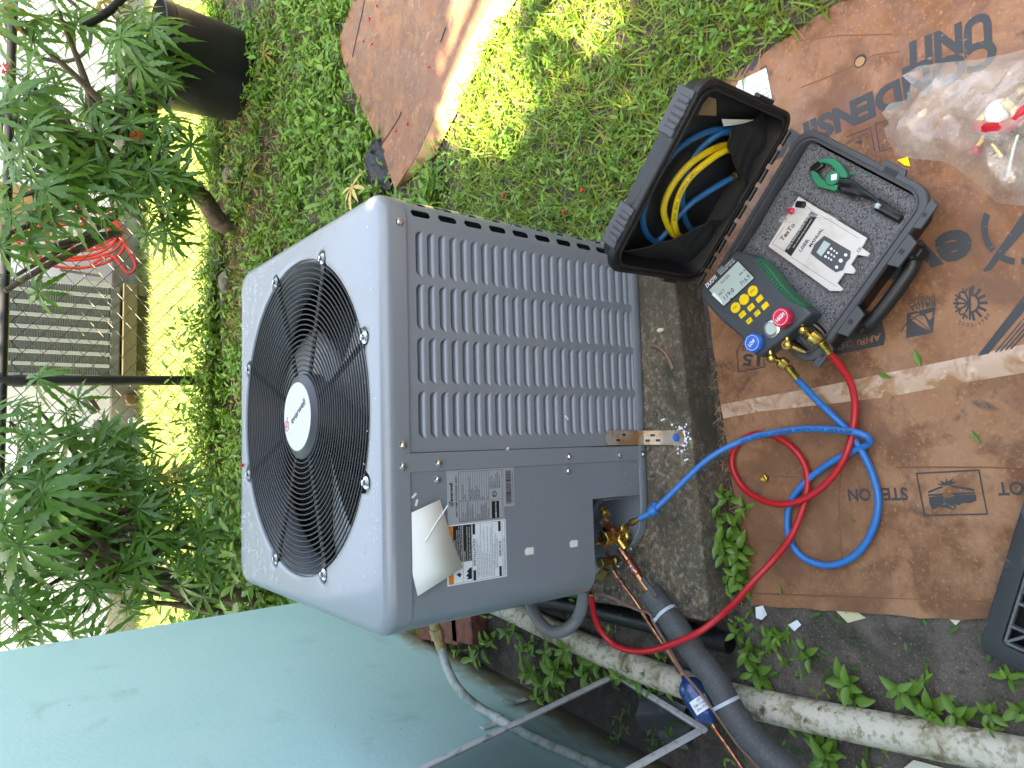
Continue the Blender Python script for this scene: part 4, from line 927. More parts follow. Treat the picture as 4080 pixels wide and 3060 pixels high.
gtext('PKG DIM.', K_(430, 255), K_(300, 318), K_(425, 285), 'print_black', l=.0016); gtext('PWR', K_(440, 298), K_(372, 335), K_(435, 325), 'print_black', l=.0016); gtext('RE', K_(446, 345), K_(415, 362), K_(440, 370), 'print_black', l=.0016)
gline([K_(440, 178), K_(250, 280)], 1.5, 'print_black', l=.0016); gline([K_(310, 148), K_(240, 178)], 1.2, 'print_black', l=.0016)
# stack-limit boxes
gline([A_(690, 1005), A_(865, 937), A_(898, 1110)], 4, PG); gline([A_(1010, 878), A_(900, 912), A_(937, 1115), A_(1020, 1085)], 4, PG)
gtext('STACK LIMIT', A_(850, 962), A_(680, 1045), A_(846, 985), PG); gtext('DRY', A_(1000, 892), A_(938, 918), A_(944, 930), PG)
gline([A_(852, 995), A_(850, 1012), A_(832, 1012)], 2.5, PG); gpoly([A_(745, 1045), A_(800, 1022), A_(805, 1055), A_(790, 1060)], PG)
gline([A_(945, 950), A_(932, 955), A_(936, 972)], 2.5, PG); gline([A_(955, 1060), A_(958, 1085), A_(972, 1082)], 2.5, PG)
gline([F_(450, 760), F_(462, 918), F_(660, 880), F_(655, 800)], 4, PG); gline([F_(450, 760), F_(490, 690)], 4, PG)
gtext('15', F_(632, 790), F_(500, 782), F_(520, 868), PG, bold=.03); gtext('22', F_(560, 722), F_(488, 722), F_(500, 758), PG)
# fold, clear tape, hole and fallen leaves
m = MB(); tp = [(2872, 1612), (3010, 1585), (3250, 1545), (3508, 1491), (3760, 1440), (4100, 1368)]; bt = [(2882, 1668), (3020, 1640), (3280, 1612), (3547, 1580), (3800, 1532), (4100, 1482)]
v = [on(*p, .0006) for p in tp] + [on((a[0] + b[0]) / 2, (a[1] + b[1]) / 2, .0022) for a, b in zip(tp, bt)] + [on(*p, .0006) for p in bt]
m.add(v, [(r_ * 6 + i, (r_ + 1) * 6 + i, (r_ + 1) * 6 + i + 1, r_ * 6 + i + 1) for r_ in range(2) for i in range(5)]); m.build('packing_tape', 'tape', cb, smooth=50)
m = MB(); hc_ = G(3428, 243, CZ); m.lathe([(.0125, .0010), (.0105, .0004)], (hc_[0], hc_[1], CZ + hcard(hc_[0], hc_[1])), n=24, cap0=False); m.build('punched_hole', 'print_black', cb); m = MB(); m.lathe([(.0095, .0012), (.0090, .0013)], (hc_[0] - .0015, hc_[1] + .0005, CZ + hcard(hc_[0], hc_[1])), n=24, cap0=False); m.build('hole_backing', 'card_pale', cb)
for q in ([C_(1130, 640), C_(1110, 900), C_(1130, 1250)], [C_(690, 745), C_(900, 748)], [C_(560, 1110), C_(780, 1140)], [C_(600, 1440), C_(1300, 1465), C_(2000, 1490)], [A_(320, 300), A_(640, 260), A_(1020, 250)], [A_(350, 640), A_(560, 560), A_(900, 400), A_(1080, 380)], [C_(1450, 690), C_(2000, 690), C_(2212, 700)]):
    m = MB(); m.tube([on(*p, -.0004) for p in q], .0016, 5); m.build('crease', 'card_crease', cb, smooth=60)
# ================================================================== TOOL CASE
af = R(138.1); cf = np.array([math.cos(af), math.sin(af), 0]); ce = np.array([-math.sin(af), math.cos(af), 0]); CA = np.array([.57004, -.44358, 0])
def lc(u, v, z): return CA + u * cf + v * ce + np.array([0, 0, z])
def uv(px, py, z):
    d = G(px, py, z) - CA; return np.dot(d, cf), np.dot(d, ce)
tcase = thing('tool_case', 'open black hard case with grey rim and foam insert', 'tool case', tuple(lc(.185, .155, .012)))
def rrl(u0, u1, v0, v1, r, n=7):
    o = []
    for cu, cv, a in ((u1 - r, v1 - r, 0), (u0 + r, v1 - r, 90), (u0 + r, v0 + r, 180), (u1 - r, v0 + r, 270)):
        for t in range(n): A = R(a + 90 * t / (n - 1)); o.append((cu + r * math.cos(A), cv + r * math.sin(A)))
    return o
def stack(m, loops, fn, mi=None, close=False, cap=False):
    n = len(loops[0][0]); k0 = len(m.v)
    vv = [fn(p[0], p[1], z) for lp_, z in loops for p in lp_]; ff = [(i * n + k, i * n + (k + 1) % n, (i + 1) * n + (k + 1) % n, (i + 1) * n + k) for i in range(len(loops) - 1) for k in range(n)]
    if cap: ff.append(tuple((len(loops) - 1) * n + k for k in range(n)))
    m.add(vv, ff, mi or 0)
CW, CD = .37, .31
def rl(o, r): return rrl(o, CW - o, o, CD - o, r)
m = MB(); stack(m, [(rl(.028, .03), .0125), (rl(.018, .035), .016), (rl(.012, .04), .05), (rl(.010, .04), .080), (rl(.0085, .04), .084)], lc); m.add([lc(p[0], p[1], .0125) for p in rl(.028, .03)], [tuple(range(28))])
m.build('tray_shell', 'case_plastic', tcase, smooth=40)
m = MB(); stack(m, [(rl(.010, .04), .0845), (rl(.001, .038), .085), (rl(.000, .038), .0875), (rl(.000, .038), .0965), (rl(.0015, .038), .0985), (rl(.010, .034), .0985), (rl(.0108, .034), .0955), (rl(.0132, .032), .0955), (rl(.0140, .031), .0980), (rl(.0165, .03), .0980), (rl(.0175, .029), .096), (rl(.0185, .028), .060)], lc)
m.build('tray_rim', 'case_rim', tcase, smooth=40)
# latch tabs, corner tabs
def tab(u, v, w_, d_, hole=None, nm='latch_tab', out=(0, 1)):
    o3 = np.array([out[0], out[1]]); a3 = np.array([o3[1], -o3[0]]); c = np.array([u, v]); m = MB()
    pl = [c - a3 * w_ * .62, c - a3 * w_ * .5 + o3 * d_, c + a3 * w_ * .5 + o3 * d_, c + a3 * w_ * .62]
    m.prism([tuple(p) for p in pl], .007, lc(0, 0, .0905), (cf, ce, (0, 0, 1))); o = m.build(nm, 'case_rim', tcase, bevel=.0012)
    if hole:
        h = c + o3 * d_ * .45; m = MB()
        if hole == 'sq': m.box(lc(h[0], h[1], .0976), (.009, .009, .0006), (cf, ce, (0, 0, 1)))
        else: m.lathe([(.004, 0), (.004, .0006)], lc(h[0], h[1], .0973), n=14)
        m.build('tab_hole', 'print_black', o, smooth=0)
    return o
for (px, py) in ((3585, 998), (3375, 1272)):
    u, v = uv(px, py, .097); tab(u, CD - .001, .050, .022, 'sq')
for (px, py) in ((3706, 836), (3262, 1436)):
    u, v = uv(px, py, .097); q = np.array([u, v]) - np.array([CW / 2, CD / 2]); tab(CW / 2 + q[0] * .93, CD - .004, .045, .016, 'rd', 'lock_tab')
u, v = uv(3570, 655, .097); tab(.002, v, .045, .012, None, 'lock_tab', (-1, 0)); m = MB(); m.box(lc(.004, v, .0993), (.010, .026, .0012), (cf, ce, (0, 0, 1))); m.build('lock_slot', 'print_black', tcase, smooth=0)
# handle below the latch side
m = MB(); u0, _ = uv(3618, 1040, .07); u1, _ = uv(3425, 1268, .07)
hpth = spline([lc(u0 - .01, CD - .012, .066), lc(u0 - .006, CD + .012, .060), lc(u0 + .008, CD + .024, .060), lc((u0 + u1) / 2, CD + .027, .060), lc(u1 - .008, CD + .024, .060), lc(u1 + .006, CD + .012, .060), lc(u1 + .01, CD - .012, .066)], 7)
m.tube(hpth, [.009 + (.004 if 10 < i < len(hpth) - 11 else 0) for i in range(len(hpth))], 14); m.build('handle', 'case_plastic', tcase, smooth=50)
for (px, py) in ((3585, 998), (3375, 1272)):
    u, v = uv(px, py, .097); m = MB(); m.box(lc(u, CD + .004, .062), (.044, .020, .05), (cf, ce, (0, 0, 1))); m.box(lc(u, CD + .012, .045), (.036, .018, .03), (cf, ce, (0, 0, 1))); m.build('latch', 'case_plastic', tcase, bevel=.003)
# foam with pockets
MAN = [(130, 490), (385, 70), (960, 420), (935, 470), (915, 500), (985, 550), (965, 575), (880, 560), (825, 640), (865, 690), (850, 720), (770, 715), (710, 800), (760, 850), (745, 865), (650, 865)]
Mn_ = cr(3000, 750, 2.116); Q_ = cr(2700, 450, 1.58)
manuv = [uv(*Mn_(*p), .080) for p in [(60, 470), (330, 25), (990, 420), (1030, 580), (910, 745), (800, 890), (640, 890)]]
clampuv = [uv(*Q_(*p), .086) for p in [(810, 350), (900, 265), (1060, 330), (1110, 410), (1290, 520), (1440, 640), (1390, 690), (1220, 600), (1060, 520), (960, 500), (850, 440)]]
def sdp(x, y, P_):
    d = min(np.linalg.norm(np.array([x, y]) - (a + (b - a) * min(1, max(0, np.dot(np.array([x, y]) - a, b - a) / np.dot(b - a, b - a))))) for a, b in ((np.array(P_[i]), np.array(P_[(i + 1) % len(P_)])) for i in range(len(P_))))
    return -d if inside(x, y, P_) else d
def foamz(u, v):
    z = .088 + .0012 * math.sin(u * 50 + v * 31) * math.sin(v * 61)
    s1 = sdp(u, v, manuv); s2 = sdp(u, v, clampuv)
    z -= .012 * min(1, max(0, .5 - s1 / .006)) + .010 * min(1, max(0, .5 - s2 / .016))
    e = min(u - .022, CW - .022 - u, v - .022, CD - .022 - v); z -= .004 * max(0, 1 - e / .008)
    if v < .05: z -= .010 * (1 - v / .05)
    return z
m = MB(); m.grid(lambda u, v: lc(.0215 + (CW - .043) * u, .0215 + (CD - .043) * v, foamz(.0215 + (CW - .043) * u, .0215 + (CD - .043) * v)), 84, 70); m.build('foam_insert', 'foam', tcase, smooth=60)
# lid, standing open
th = R(93); lo_ = .02; ld = -ce * math.cos(th) + np.array([0, 0, math.sin(th)]); ln = ce * math.sin(th) + np.array([0, 0, math.cos(th)]); LB = lc(-.008, -lo_, .100); LW, LD = .386, .306
def ll_(u, d, n_): return LB + u * cf + d * ld + n_ * ln
def r2(o, r): return rrl(o, LW - o, .004 + o, LD - o, r)
m = MB(); stack(m, [(r2(.020, .03), -.050), (r2(.012, .035), -.047), (r2(.008, .036), -.02), (r2(.0045, .036), -.0185), (r2(.002, .036), -.017), (r2(.0, .036), -.012), (r2(.0, .036), -.002), (r2(.002, .036), 0), (r2(.008, .034), 0), (r2(.009, .034), -.003), (r2(.013, .032), -.003), (r2(.014, .031), .001), (r2(.018, .03), .001), (r2(.019, .029), -.004), (r2(.024, .026), -.046)], ll_, cap=True)
m.add([ll_(p[0], p[1], -.050) for p in r2(.020, .03)], [tuple(range(27, -1, -1))]); lid = m.build('lid', 'case_plastic', tcase, smooth=40)
for k in range(9): m = MB(); m.tube([ll_(.03 + k * .041, -.003, -.002), ll_(.03 + k * .041 + .030, -.003, -.002)], .0055, 10); m.build('hinge_knuckle', 'case_plastic', tcase)
for uu in (.075, .30):
    m = MB()
    for j in range(5): m.box(ll_(uu + (j - 2) * .012, LD + .003, -.017), (.010, .009, .032 - .003 * abs(j - 2)), (cf, ld, ln))
    m.build('lid_latch', 'case_rim', lid, bevel=.0015)
    m = MB(); m.box(ll_(uu, LD + .0015, -.024), (.085, .006, .04), (cf, ld, ln)); m.build('latch_plate', 'case_rim', lid, bevel=.002)
for uu, dd_ in ((-.003, .12), (LW + .003, .10)): m = MB(); m.box(ll_(uu, dd_, -.006), (.008, .05, .014), (cf, ld, ln)); m.build('lid_lug', 'case_plastic', lid, bevel=.002)
# net pocket in the lid
Lq = cr(2350, 250, 1.659)
def GL(px, py, dn):
    d = ray(px, py); t = np.dot(LB + dn * ln - CAM, ln) / np.dot(d, ln); return CAM + t * d
def lud(px, py, dn): p = GL(px, py, dn) - LB; return np.dot(p, cf), np.dot(p, ld)
edge = sorted([lud(*Lq(*p), -.012) for p in ((1240, 370), (1060, 405), (900, 435), (880, 520), (950, 690), (1008, 790), (980, 920), (870, 1045), (760, 1030), (640, 1110), (500, 1160), (400, 1200), (310, 1250), (240, 1290))])
eu = [p[0] for p in edge]; ed = [p[1] for p in edge]
def ptop(u): return float(np.interp(u, eu, ed))
def pock(a, b):
    u = .024 + (LW - .048) * a; h = max(.03, ptop(u)); d = .02 + (h - .02) * b
    return ll_(u, d, -.042 + .042 * math.sin(min(1, a * 6) * math.pi / 2) * math.sin(min(1, (1 - a) * 6) * math.pi / 2) * (.62 + .30 * b) + .003 * math.sin(u * 90 + d * 40) + .002 * math.sin(d * 160))
m = MB(); m.grid(pock, 60, 14); m.build('net_pocket', 'pocket', lid, smooth=70)
m = MB(); m.tube([pock(a, 1) + ln * .0008 for a in np.linspace(0, 1, 60)], .0017, 6); m.build('pocket_hem', 'pocket', lid)
for pl in (((870, 372), (1110, 378), (1000, 405), (885, 422)),): m = MB(); m.add([GL(*Lq(*p), -.030) for p in pl], [(0, 1, 2, 3)]); tag(m.build('folded_paper', 'paper', smooth=0), 'folded white paper poking out of the net pocket of the case lid', 'paper')
m = MB(); m.add([GL(*Lq(*p), -.0455) for p in ((715, 345), (745, 275), (790, 225), (835, 240), (838, 290), (835, 350), (780, 348))], [tuple(range(7))]); m.build('torn_patch', 'card_pale', lid, smooth=0)
def lidpath(l, n=8, ex=()): return spline([GL(*Lq(x, y), d) for x, y, d in l] + list(ex), n)
yh = thing('yellow_hose', 'coiled yellow charging hose stowed in the case lid', 'hose', tuple(ll_(.19, .08, -.03)))
m = MB(); m.tube(lidpath([(1060, 560, -.042), (900, 545, -.034), (760, 600, -.026), (640, 690, -.026), (540, 820, -.028), (490, 950, -.030), (505, 1050, -.030), (560, 1140, -.032), (680, 1200, -.042), (860, 1120, -.044), (960, 960, -.040), (1000, 830, -.036), (1040, 700, -.040), (1000, 600, -.040), (915, 575, -.020), (790, 645, -.018), (660, 760, -.018), (590, 880, -.018), (562, 1000, -.018), (562, 1080, -.020), (600, 1150, -.030), (740, 1160, -.042), (870, 1050, -.042), (960, 920, -.036), (1030, 840, -.038)]), .0066, 12); yho = m.build('hose', 'yellow_hose', yh)
hose_print('REFRIGERANT   CHARGING   HOSE   500 PSI', lidpath([(790, 645, -.018), (660, 760, -.018), (590, 880, -.018), (562, 1000, -.018), (562, 1080, -.020), (600, 1150, -.026)]), 2, .0066, 'print_black', yh, .0048)
b2h = thing('blue_hose', 'coiled dark blue charging hose stowed in the case lid', 'hose', tuple(ll_(.19, .1, -.04)))
m = MB(); m.tube(lidpath([(975, 742, -.030), (890, 788, -.030), (770, 860, -.034), (680, 922, -.038), (600, 1000, -.042), (530, 1090, -.044), (470, 1160, -.045), (430, 1180, -.045), (375, 1130, -.044), (350, 1040, -.042), (372, 920, -.042), (440, 760, -.042), (560, 590, -.042), (720, 480, -.042), (870, 442, -.042), (1020, 470, -.042), (1090, 600, -.045), (1050, 800, -.046), (960, 950, -.046), (850, 1080, -.046), (720, 1130, -.047), (640, 1060, -.047), (615, 960, -.047), (612, 860, -.046), (630, 740, -.046), (690, 620, -.045), (770, 530, -.044), (880, 462, -.036), (1000, 470, -.036)]), .0064, 12); m.build('hose', 'blue_hose_dark', b2h)
m = MB(); hose_fit(m, GL(*Lq(935, 765), -.028), GL(*Lq(985, 735), -.028), 1.0); m.build('hose_end', 'brass_dull', b2h)
# ================================================================== DIGITAL MANIFOLD TESTER
tz = .150
dt = thing('manifold_tester', 'grey digital pressure tester with yellow keys and green grip', 'pressure tester', tuple(G(2985, 1215, .11)))
TO = [(160, 300), (185, 262), (425, 4), (450, -2), (520, 12), (590, 52), (690, 170), (790, 298), (890, 378), (965, 425), (1020, 470), (930, 550), (760, 690), (620, 800), (592, 800), (520, 722), (470, 650), (420, 602), (320, 520), (230, 420), (172, 335)]
def tp(x, y, z=tz): return G(*F_(x, y), z)
m = MB(); m.slab([tp(*p) for p in TO], .046); body = m.build('body', 'tester', dt, bevel=.006, seg=3)
cen = np.mean(TO, axis=0)
fo = [(215, 290), (430, 60), (460, 72), (570, 200), (650, 310), (735, 410), (700, 470), (600, 560), (560, 600), (500, 570), (430, 490), (330, 450), (250, 370)]
m = MB(); m.slab([tp(*p, tz + .0006) for p in fo], .003); m.build('face_plate', 'tester', body, bevel=.0008)
def fpoly(pts, matk, nm, par=dt, l=.0012, th_=.001):
    m = MB(); m.slab([tp(*p, tz + l) for p in pts], th_); return m.build(nm, matk, par, smooth=0)
fpoly([(228, 297), (457, 66), (590, 205), (352, 430)], 'print_black', 'display_bezel', l=.0014)
lcd = fpoly([(238, 297), (457, 78), (578, 204), (350, 416)], 'lcd', 'display', l=.0018)
def ftext(s, p0, p1, pt, matk, par, l=.0022, bold=0., shear=0.): return gtext(s, F_(*p0), F_(*p1), F_(*pt), matk, par, z=tz, bold=bold, l=l, shear=shear)
ftext('R410A', (342, 252), (402, 188), (330, 236), 'lcd_digit', lcd); ftext('99.4', (478, 192), (520, 150), (466, 180), 'lcd_digit', lcd)
ftext('716.9', (492, 268), (558, 200), (470, 246), 'lcd_digit', lcd, bold=.01); ftext('119.0', (366, 372), (436, 302), (346, 350), 'lcd_digit', lcd, bold=.01); ftext('40.0', (322, 345), (362, 300), (310, 330), 'lcd_digit', lcd)
fpoly([(395, 366), (408, 354), (412, 358), (399, 370)], 'lcd_digit', 'low_mark', lcd, l=.0022, th_=.0005)
fpoly([(258, 330), (276, 312), (330, 370), (345, 410), (330, 398)], 'label_white', 'peeling_film', lcd, l=.0026, th_=.0004)
ftext('DUOYI', (228, 280), (302, 205), (206, 262), 'print_white', dt, bold=.03, l=.0016)
ftext('DY517A', (308, 162), (348, 120), (300, 152), 'print_white', dt, l=.0016); ftext('DIGITAL MANIFOLD', (318, 172), (426, 66), (310, 163), 'print_white', dt, l=.0016); ftext('PRESSURE TESTER', (330, 184), (440, 78), (322, 175), 'print_white', dt, l=.0016)
for (x, y, s) in ((442, 430, 'FUN'), (507, 368, ''), (573, 305, 'ZERO')):
    c = tp(x, y, tz); m = MB(); m.lathe([(.0112, 0), (.0112, .002), (.0100, .0030)], c, n=28); k = m.build('button', 'yellow_key', dt, smooth=30)
    if s: w_ = 9 * len(s); ftext(s, (x - w_ * .42 + 5, y + w_ * .42 + 5), (x + w_ * .42 + 5, y - w_ * .42 + 5), (x - w_ * .42 - 5, y + w_ * .42 - 5), 'print_black', k, l=.0034)
for (x, y, s) in ((495, 483, 'R+'), (560, 428, 'R-'), (625, 363, ''), (547, 530, 'UNIT'), (607, 473, '°C/°F'), (667, 417, '')):
    c = tp(x, y, tz); X_ = unit(tp(x + 20, y - 19) - tp(x, y)); m = MB(); sz = .0155 if y < 490 and s not in ('°C/°F',) else .0135
    m.box(c + np.array([0, 0, .0014]), (sz, sz * .75, .003), (X_, np.cross((0, 0, 1), X_), (0, 0, 1))); k = m.build('button', 'yellow_key', dt, bevel=.0012)
    if s: w_ = 8 * len(s); ftext(s, (x - w_ * .4 + 4, y + w_ * .4 + 4), (x + w_ * .4 + 4, y - w_ * .4 + 4), (x - w_ * .4 - 4, y + w_ * .4 - 4), 'print_black', k, l=.0034)
for (x, y, mk, s) in ((795, 505, 'knob_red', 'HIGH'), (580, 698, 'knob_blue', 'LOW')):
    c = tp(x, y, tz + .010); m = MB(); m.lathe([(.0165, -.012), (.0185, -.008), (.0190, .004), (.0172, .0075), (.0165, .0075)], c, n=64, mod=lambda a, h: 1 + (.055 * math.cos(8 * a) if h < .006 else 0)); k = m.build('knob', mk, dt, smooth=35)
    m = MB(); m.tube([c + np.array([.0145 * math.cos(a), .0145 * math.sin(a), .0077]) for a in np.linspace(0, 6.283, 32, endpoint=False)], .0005, 4, closed=True); m.build('knob_ring', 'print_white', k)
    w_ = 22 * (1.15 if s == 'HIGH' else .95); X_ = unit(tp(x + 20, y - 21) - tp(x, y)); Y_ = np.cross((0, 0, 1), X_); lettering(s, c + np.array([0, 0, .0078]) - Y_ * .0036, X_, Y_, .021 if s == 'HIGH' else .017, 'print_white', k, height=.0075, bold=.03, center=True, lift=.0003)
c = tp(715, 590, tz); m = MB(); m.lathe([(.0185, 0), (.0185, .004), (.0165, .005), (.0120, .005), (.0110, .003)], c, n=32); sg = m.build('sight_glass_ring', 'chrome', dt, smooth=30); m = MB(); m.lathe([(.0112, .0031), (.0112, .0036)], c, n=28); m.build('sight_glass', 'lcd', sg)
GRP = [(582, 60), (600, 44), (640, 62), (720, 155), (800, 262), (880, 350), (960, 408), (972, 425), (950, 430), (880, 395), (800, 335), (710, 235), (640, 135)]
m = MB(); m.slab([tp(*p, tz - .001) for p in GRP], .034); gp_ = m.build('grip', 'tester_green', dt, bevel=.003)
for k in range(26):
    t = (k + .5) / 26; i = t * 5; a = np.array([[622, 62], [700, 165], [780, 268], [860, 350], [930, 402], [958, 415]]); b = np.array([[600, 90], [670, 195], [750, 292], [830, 362], [905, 408], [940, 425]]); j = min(int(i), 4); fr = i - j
    p = tp(*(a[j] + (a[j + 1] - a[j]) * fr), tz); q = tp(*(b[j] + (b[j + 1] - b[j]) * fr), tz); m = MB(); m.tube([p, q], .0018, 6); m.build('grip_rib', 'tester_green', gp_)
# brass ports
for (p0, p1, p2, cap_) in (((935, 540), (955, 600), (1000, 640), False), ((825, 640), (840, 712), (915, 745), True), ((700, 750), (715, 815), (770, 830), False)):
    a, b, c = tp(*p0, .135), tp(*p1, .132), tp(*p2, .120); m = MB(); m.tube([a, a * .3 + b * .7], .0062, 12); m.lathe([(.004, -.011), (.0085, -.007), (.0098, 0), (.0085, .007), (.004, .011)], b, (0, 0, 1), n=18); m.tube([b, c], .0056, 12); o = m.build('port', 'brass', dt, smooth=45)
    if cap_: m = MB(); m.lathe([(.0098, 0), (.0098, .006), (.009, .007)], b + np.array([0, 0, .002]), n=24, mod=lambda a, h: 1 + .02 * math.cos(16 * a)); m.build('port_cap', 'brass', o); m = MB(); m.lathe([(.0058, 0), (.0058, .006), (.0048, .006), (.0048, .014), (.003, .014)], c, c - b, n=14); m.build('flare_end', 'brass_dull', o)
for par, n0, n1, f1, mk in ((rh, (1000, 630), (1085, 690), (1140, 765), 'brass'), (bh, (768, 830), (835, 878), (895, 955), 'brass')):
    a, b, c = tp(*n0, .120), tp(*n1, .110), tp(*f1, .098); m = MB(); L_ = np.linalg.norm(b - a)
    m.lathe([(.007, 0), (.0118, .003), (.0118, L_ - .006), (.0095, L_ - .002), (.007, L_)], a, b - a, n=48, mod=lambda q, h: 1 + .025 * math.cos(24 * q)); m.build('coupling_nut', mk, par, smooth=30)
    m = MB(); L_ = np.linalg.norm(c - b); m.lathe([(.0062, 0), (.0085, .002), (.0085, L_ * .55), (.0078, L_ * .6), (.0078, L_ + .004)], b, c - b, n=12); m.build('hose_end', mk, par, smooth=25)
m = MB(); m.tube(path3([(3195, 1275, .115), (3240, 1290, .10), (3275, 1320, .092), (3290, 1345, .09)]), .006, 10); m.build('hook_cord', 'cable_black', dt)
# ================================================================== THINGS LYING IN THE CASE
mn = thing('user_manual', 'worn white user manual booklet lying in the foam', 'booklet', tuple(G(3250, 970, .085)))
mz = .0862
m = MB(); m.slab([G(*Mn_(*p), mz) for p in MAN], .004); m.build('booklet', 'manual', mn, smooth=0)
def mpoly(pts, matk, nm='print', l=.0006): return gpoly([Mn_(*p) for p in pts], matk, nm, mn, l, mz)
def mtext(s, p0, p1, pt, matk, bold=0., l=.0009): return gtext(s, Mn_(*p0), Mn_(*p1), Mn_(*pt), matk, mn, z=mz, bold=bold, l=l)
mpoly([(265, 530), (490, 190), (550, 222), (320, 575)], 'print_black', 'black_band')
for q in ([(165, 468), (260, 330)], [(165, 468), (262, 528)], [(555, 215), (895, 425)], [(322, 580), (705, 828)], [(430, 135), (490, 180)]): gline([Mn_(*p) for p in q], 1.3, 'print_black', 'printed_line', mn, z=mz, l=.0006)
mtext('DIGITAL MANIFOLD PRESSURE TESTER', (300, 518), (485, 235), (285, 510), 'print_white'); mtext('(Air conditioning equipment)', (345, 505), (500, 265), (335, 498), 'print_white')
mtext('USER', (408, 540), (478, 438), (385, 527), 'print_black', .015); mtext('MANUAL', (490, 500), (598, 345), (468, 488), 'print_black', .015); mtext('CE', (895, 545), (920, 508), (875, 530), 'print_black', .01)
mtext('TesTo', (250, 450), (360, 310), (222, 430), 'pen', .03)
mpoly([(485, 550), (520, 470), (600, 400), (640, 420), (740, 480), (825, 530), (820, 590), (790, 620), (760, 690), (700, 710), (640, 670), (560, 610)], 'manual_photo', 'printed_picture')
mpoly([(535, 540), (600, 440), (655, 470), (575, 575)], 'lcd', 'printed_picture', .0009)
for (x, y, r) in ((660, 510, 12), (636, 543, 12), (612, 576, 12), (685, 528, 9), (662, 560, 9), (638, 590, 9), (708, 546, 9), (685, 575, 9), (660, 603, 9), (782, 562, 15), (705, 665, 15), (740, 610, 18)):
    mpoly([(x + r * math.cos(a), y + r * math.sin(a)) for a in np.linspace(0, 6.28, 9)[:-1]], 'label_white', 'printed_key', .0009)
m = MB(); m.tube([G(*Mn_(372, 135), .093), G(*Mn_(432, 140), .093)], .0068, 16); tag(m.build('cap', 'cable_black'), 'small black plastic cap lying on the top corner of the booklet', 'cap')
m = MB(); rn = random.Random(9)
bg_ = [(300, 150), (440, 165), (500, 185), (650, 215), (735, 265), (640, 235), (520, 245), (300, 290), (215, 290), (240, 240), (300, 225)]
bq = [G(*Mn_(*p), .093 + .004 * rn.random()) for p in bg_]; cq = np.mean(bq, axis=0) + np.array([0, 0, .008]); m.add(bq + [cq], [(i, (i + 1) % len(bq), len(bq)) for i in range(len(bq))]); sb_ = thing('parts_bag', 'tiny clear plastic bag with red and brass bits lying on the booklet', 'bag', tuple(bq[0])); m.build('film', 'clear_bag', sb_, smooth=60)
m = MB(); m.lathe([(.004, 0), (.007, .003), (.006, .008), (.002, .010)], G(*Mn_(335, 195), .092), n=10); m.build('red_cap', 'knob_red', sb_); m = MB(); m.tube([G(*Mn_(240, 268), .094), G(*Mn_(285, 255), .094)], .002, 6); m.build('brass_pin', 'brass', sb_)
# green pipe clamp with its lead
gc = thing('pipe_clamp', 'green spring pipe clamp probe with black coiled lead', 'clamp', tuple(G(*Q_(950, 380), .085)))
cz_ = .098
for nm, pl in (('jaw', [(872, 292), (920, 284), (985, 286), (1025, 318), (1050, 355), (1068, 385), (1062, 408), (1030, 410), (1000, 385), (985, 355), (965, 330), (930, 316), (885, 312)]), ('jaw', [(832, 378), (848, 358), (870, 372), (905, 415), (945, 440), (1012, 452), (1000, 480), (985, 492), (940, 480), (880, 466), (852, 430)]), ('grip', [(1060, 375), (1120, 372), (1200, 370), (1212, 382), (1150, 384), (1068, 392)]), ('grip', [(1000, 495), (1022, 530), (1050, 560), (1068, 602), (1050, 606), (1015, 545)])):
    m = MB(); m.slab([G(*Q_(*p), cz_ - (.012 if nm == 'grip' else 0)) for p in pl], .012); m.build(nm, 'clamp_green', gc, bevel=.002)
m = MB(); m.lathe([(.0135, -.008), (.0135, .003), (.012, .0045)], G(*Q_(978, 412), cz_), n=24); pv_ = m.build('pivot', 'clamp_green', gc, smooth=30); m = MB(); X_ = unit(G(*Q_(1000, 395), cz_) - G(*Q_(978, 400), cz_)); m.box(G(*Q_(984, 404), cz_ + .0052), (.011, .011, .001), (X_, np.cross((0, 0, 1), X_), (0, 0, 1))); m.build('emblem', 'label_white', pv_, smooth=0)
m = MB(); m.box(G(*Q_(880, 340), cz_ - .006), (.028, .018, .010), (unit((-.3, .8, 0)), unit((.8, .3, 0)), (0, 0, 1))); m.build('sensor_pad', 'cable_black', gc, bevel=.004)
for k in range(7):
    o_ = k * 5; m = MB(); cpth = [(1000 - k, 450 + o_ * .6), (1030, 425 + o_ * 1.6), (1090, 428 + o_ * 2.2), (1170, 480 + o_ * 1.3), (1250, 545 + o_ * .5), (1262, 556), (1200, 540 - o_), (1110, 500 + o_), (1040, 500 - o_ * .6), (1012, 470)]
    m.tube(spline([G(*Q_(*p), .095 + .002 * math.sin(i * 1.9 + k)) for i, p in enumerate(cpth)], 6), .0021, 6); m.build('lead', 'cable_black', gc)
for k in range(4): m = MB(); m.tube(spline([G(*Q_(1255 + k * 4, 575 - k * 12), .094), G(*Q_(1330, 620 - k * 13 + 10), .096), G(*Q_(1395 + k * 6, 672 - k * 11), .092)], 5), .0021, 6); m.build('lead', 'cable_black', gc)
m = MB(); m.tube([G(*Q_(1255, 590), .092), G(*Q_(1405, 672), .090)], .0075, 10); m.build('probe_handle', 'cable_black', gc); m = MB(); m.tube([G(*Q_(1250, 582), .099), G(*Q_(1275, 592), .099)], .005, 8); m.build('wire_tie', 'zip_tie', gc)
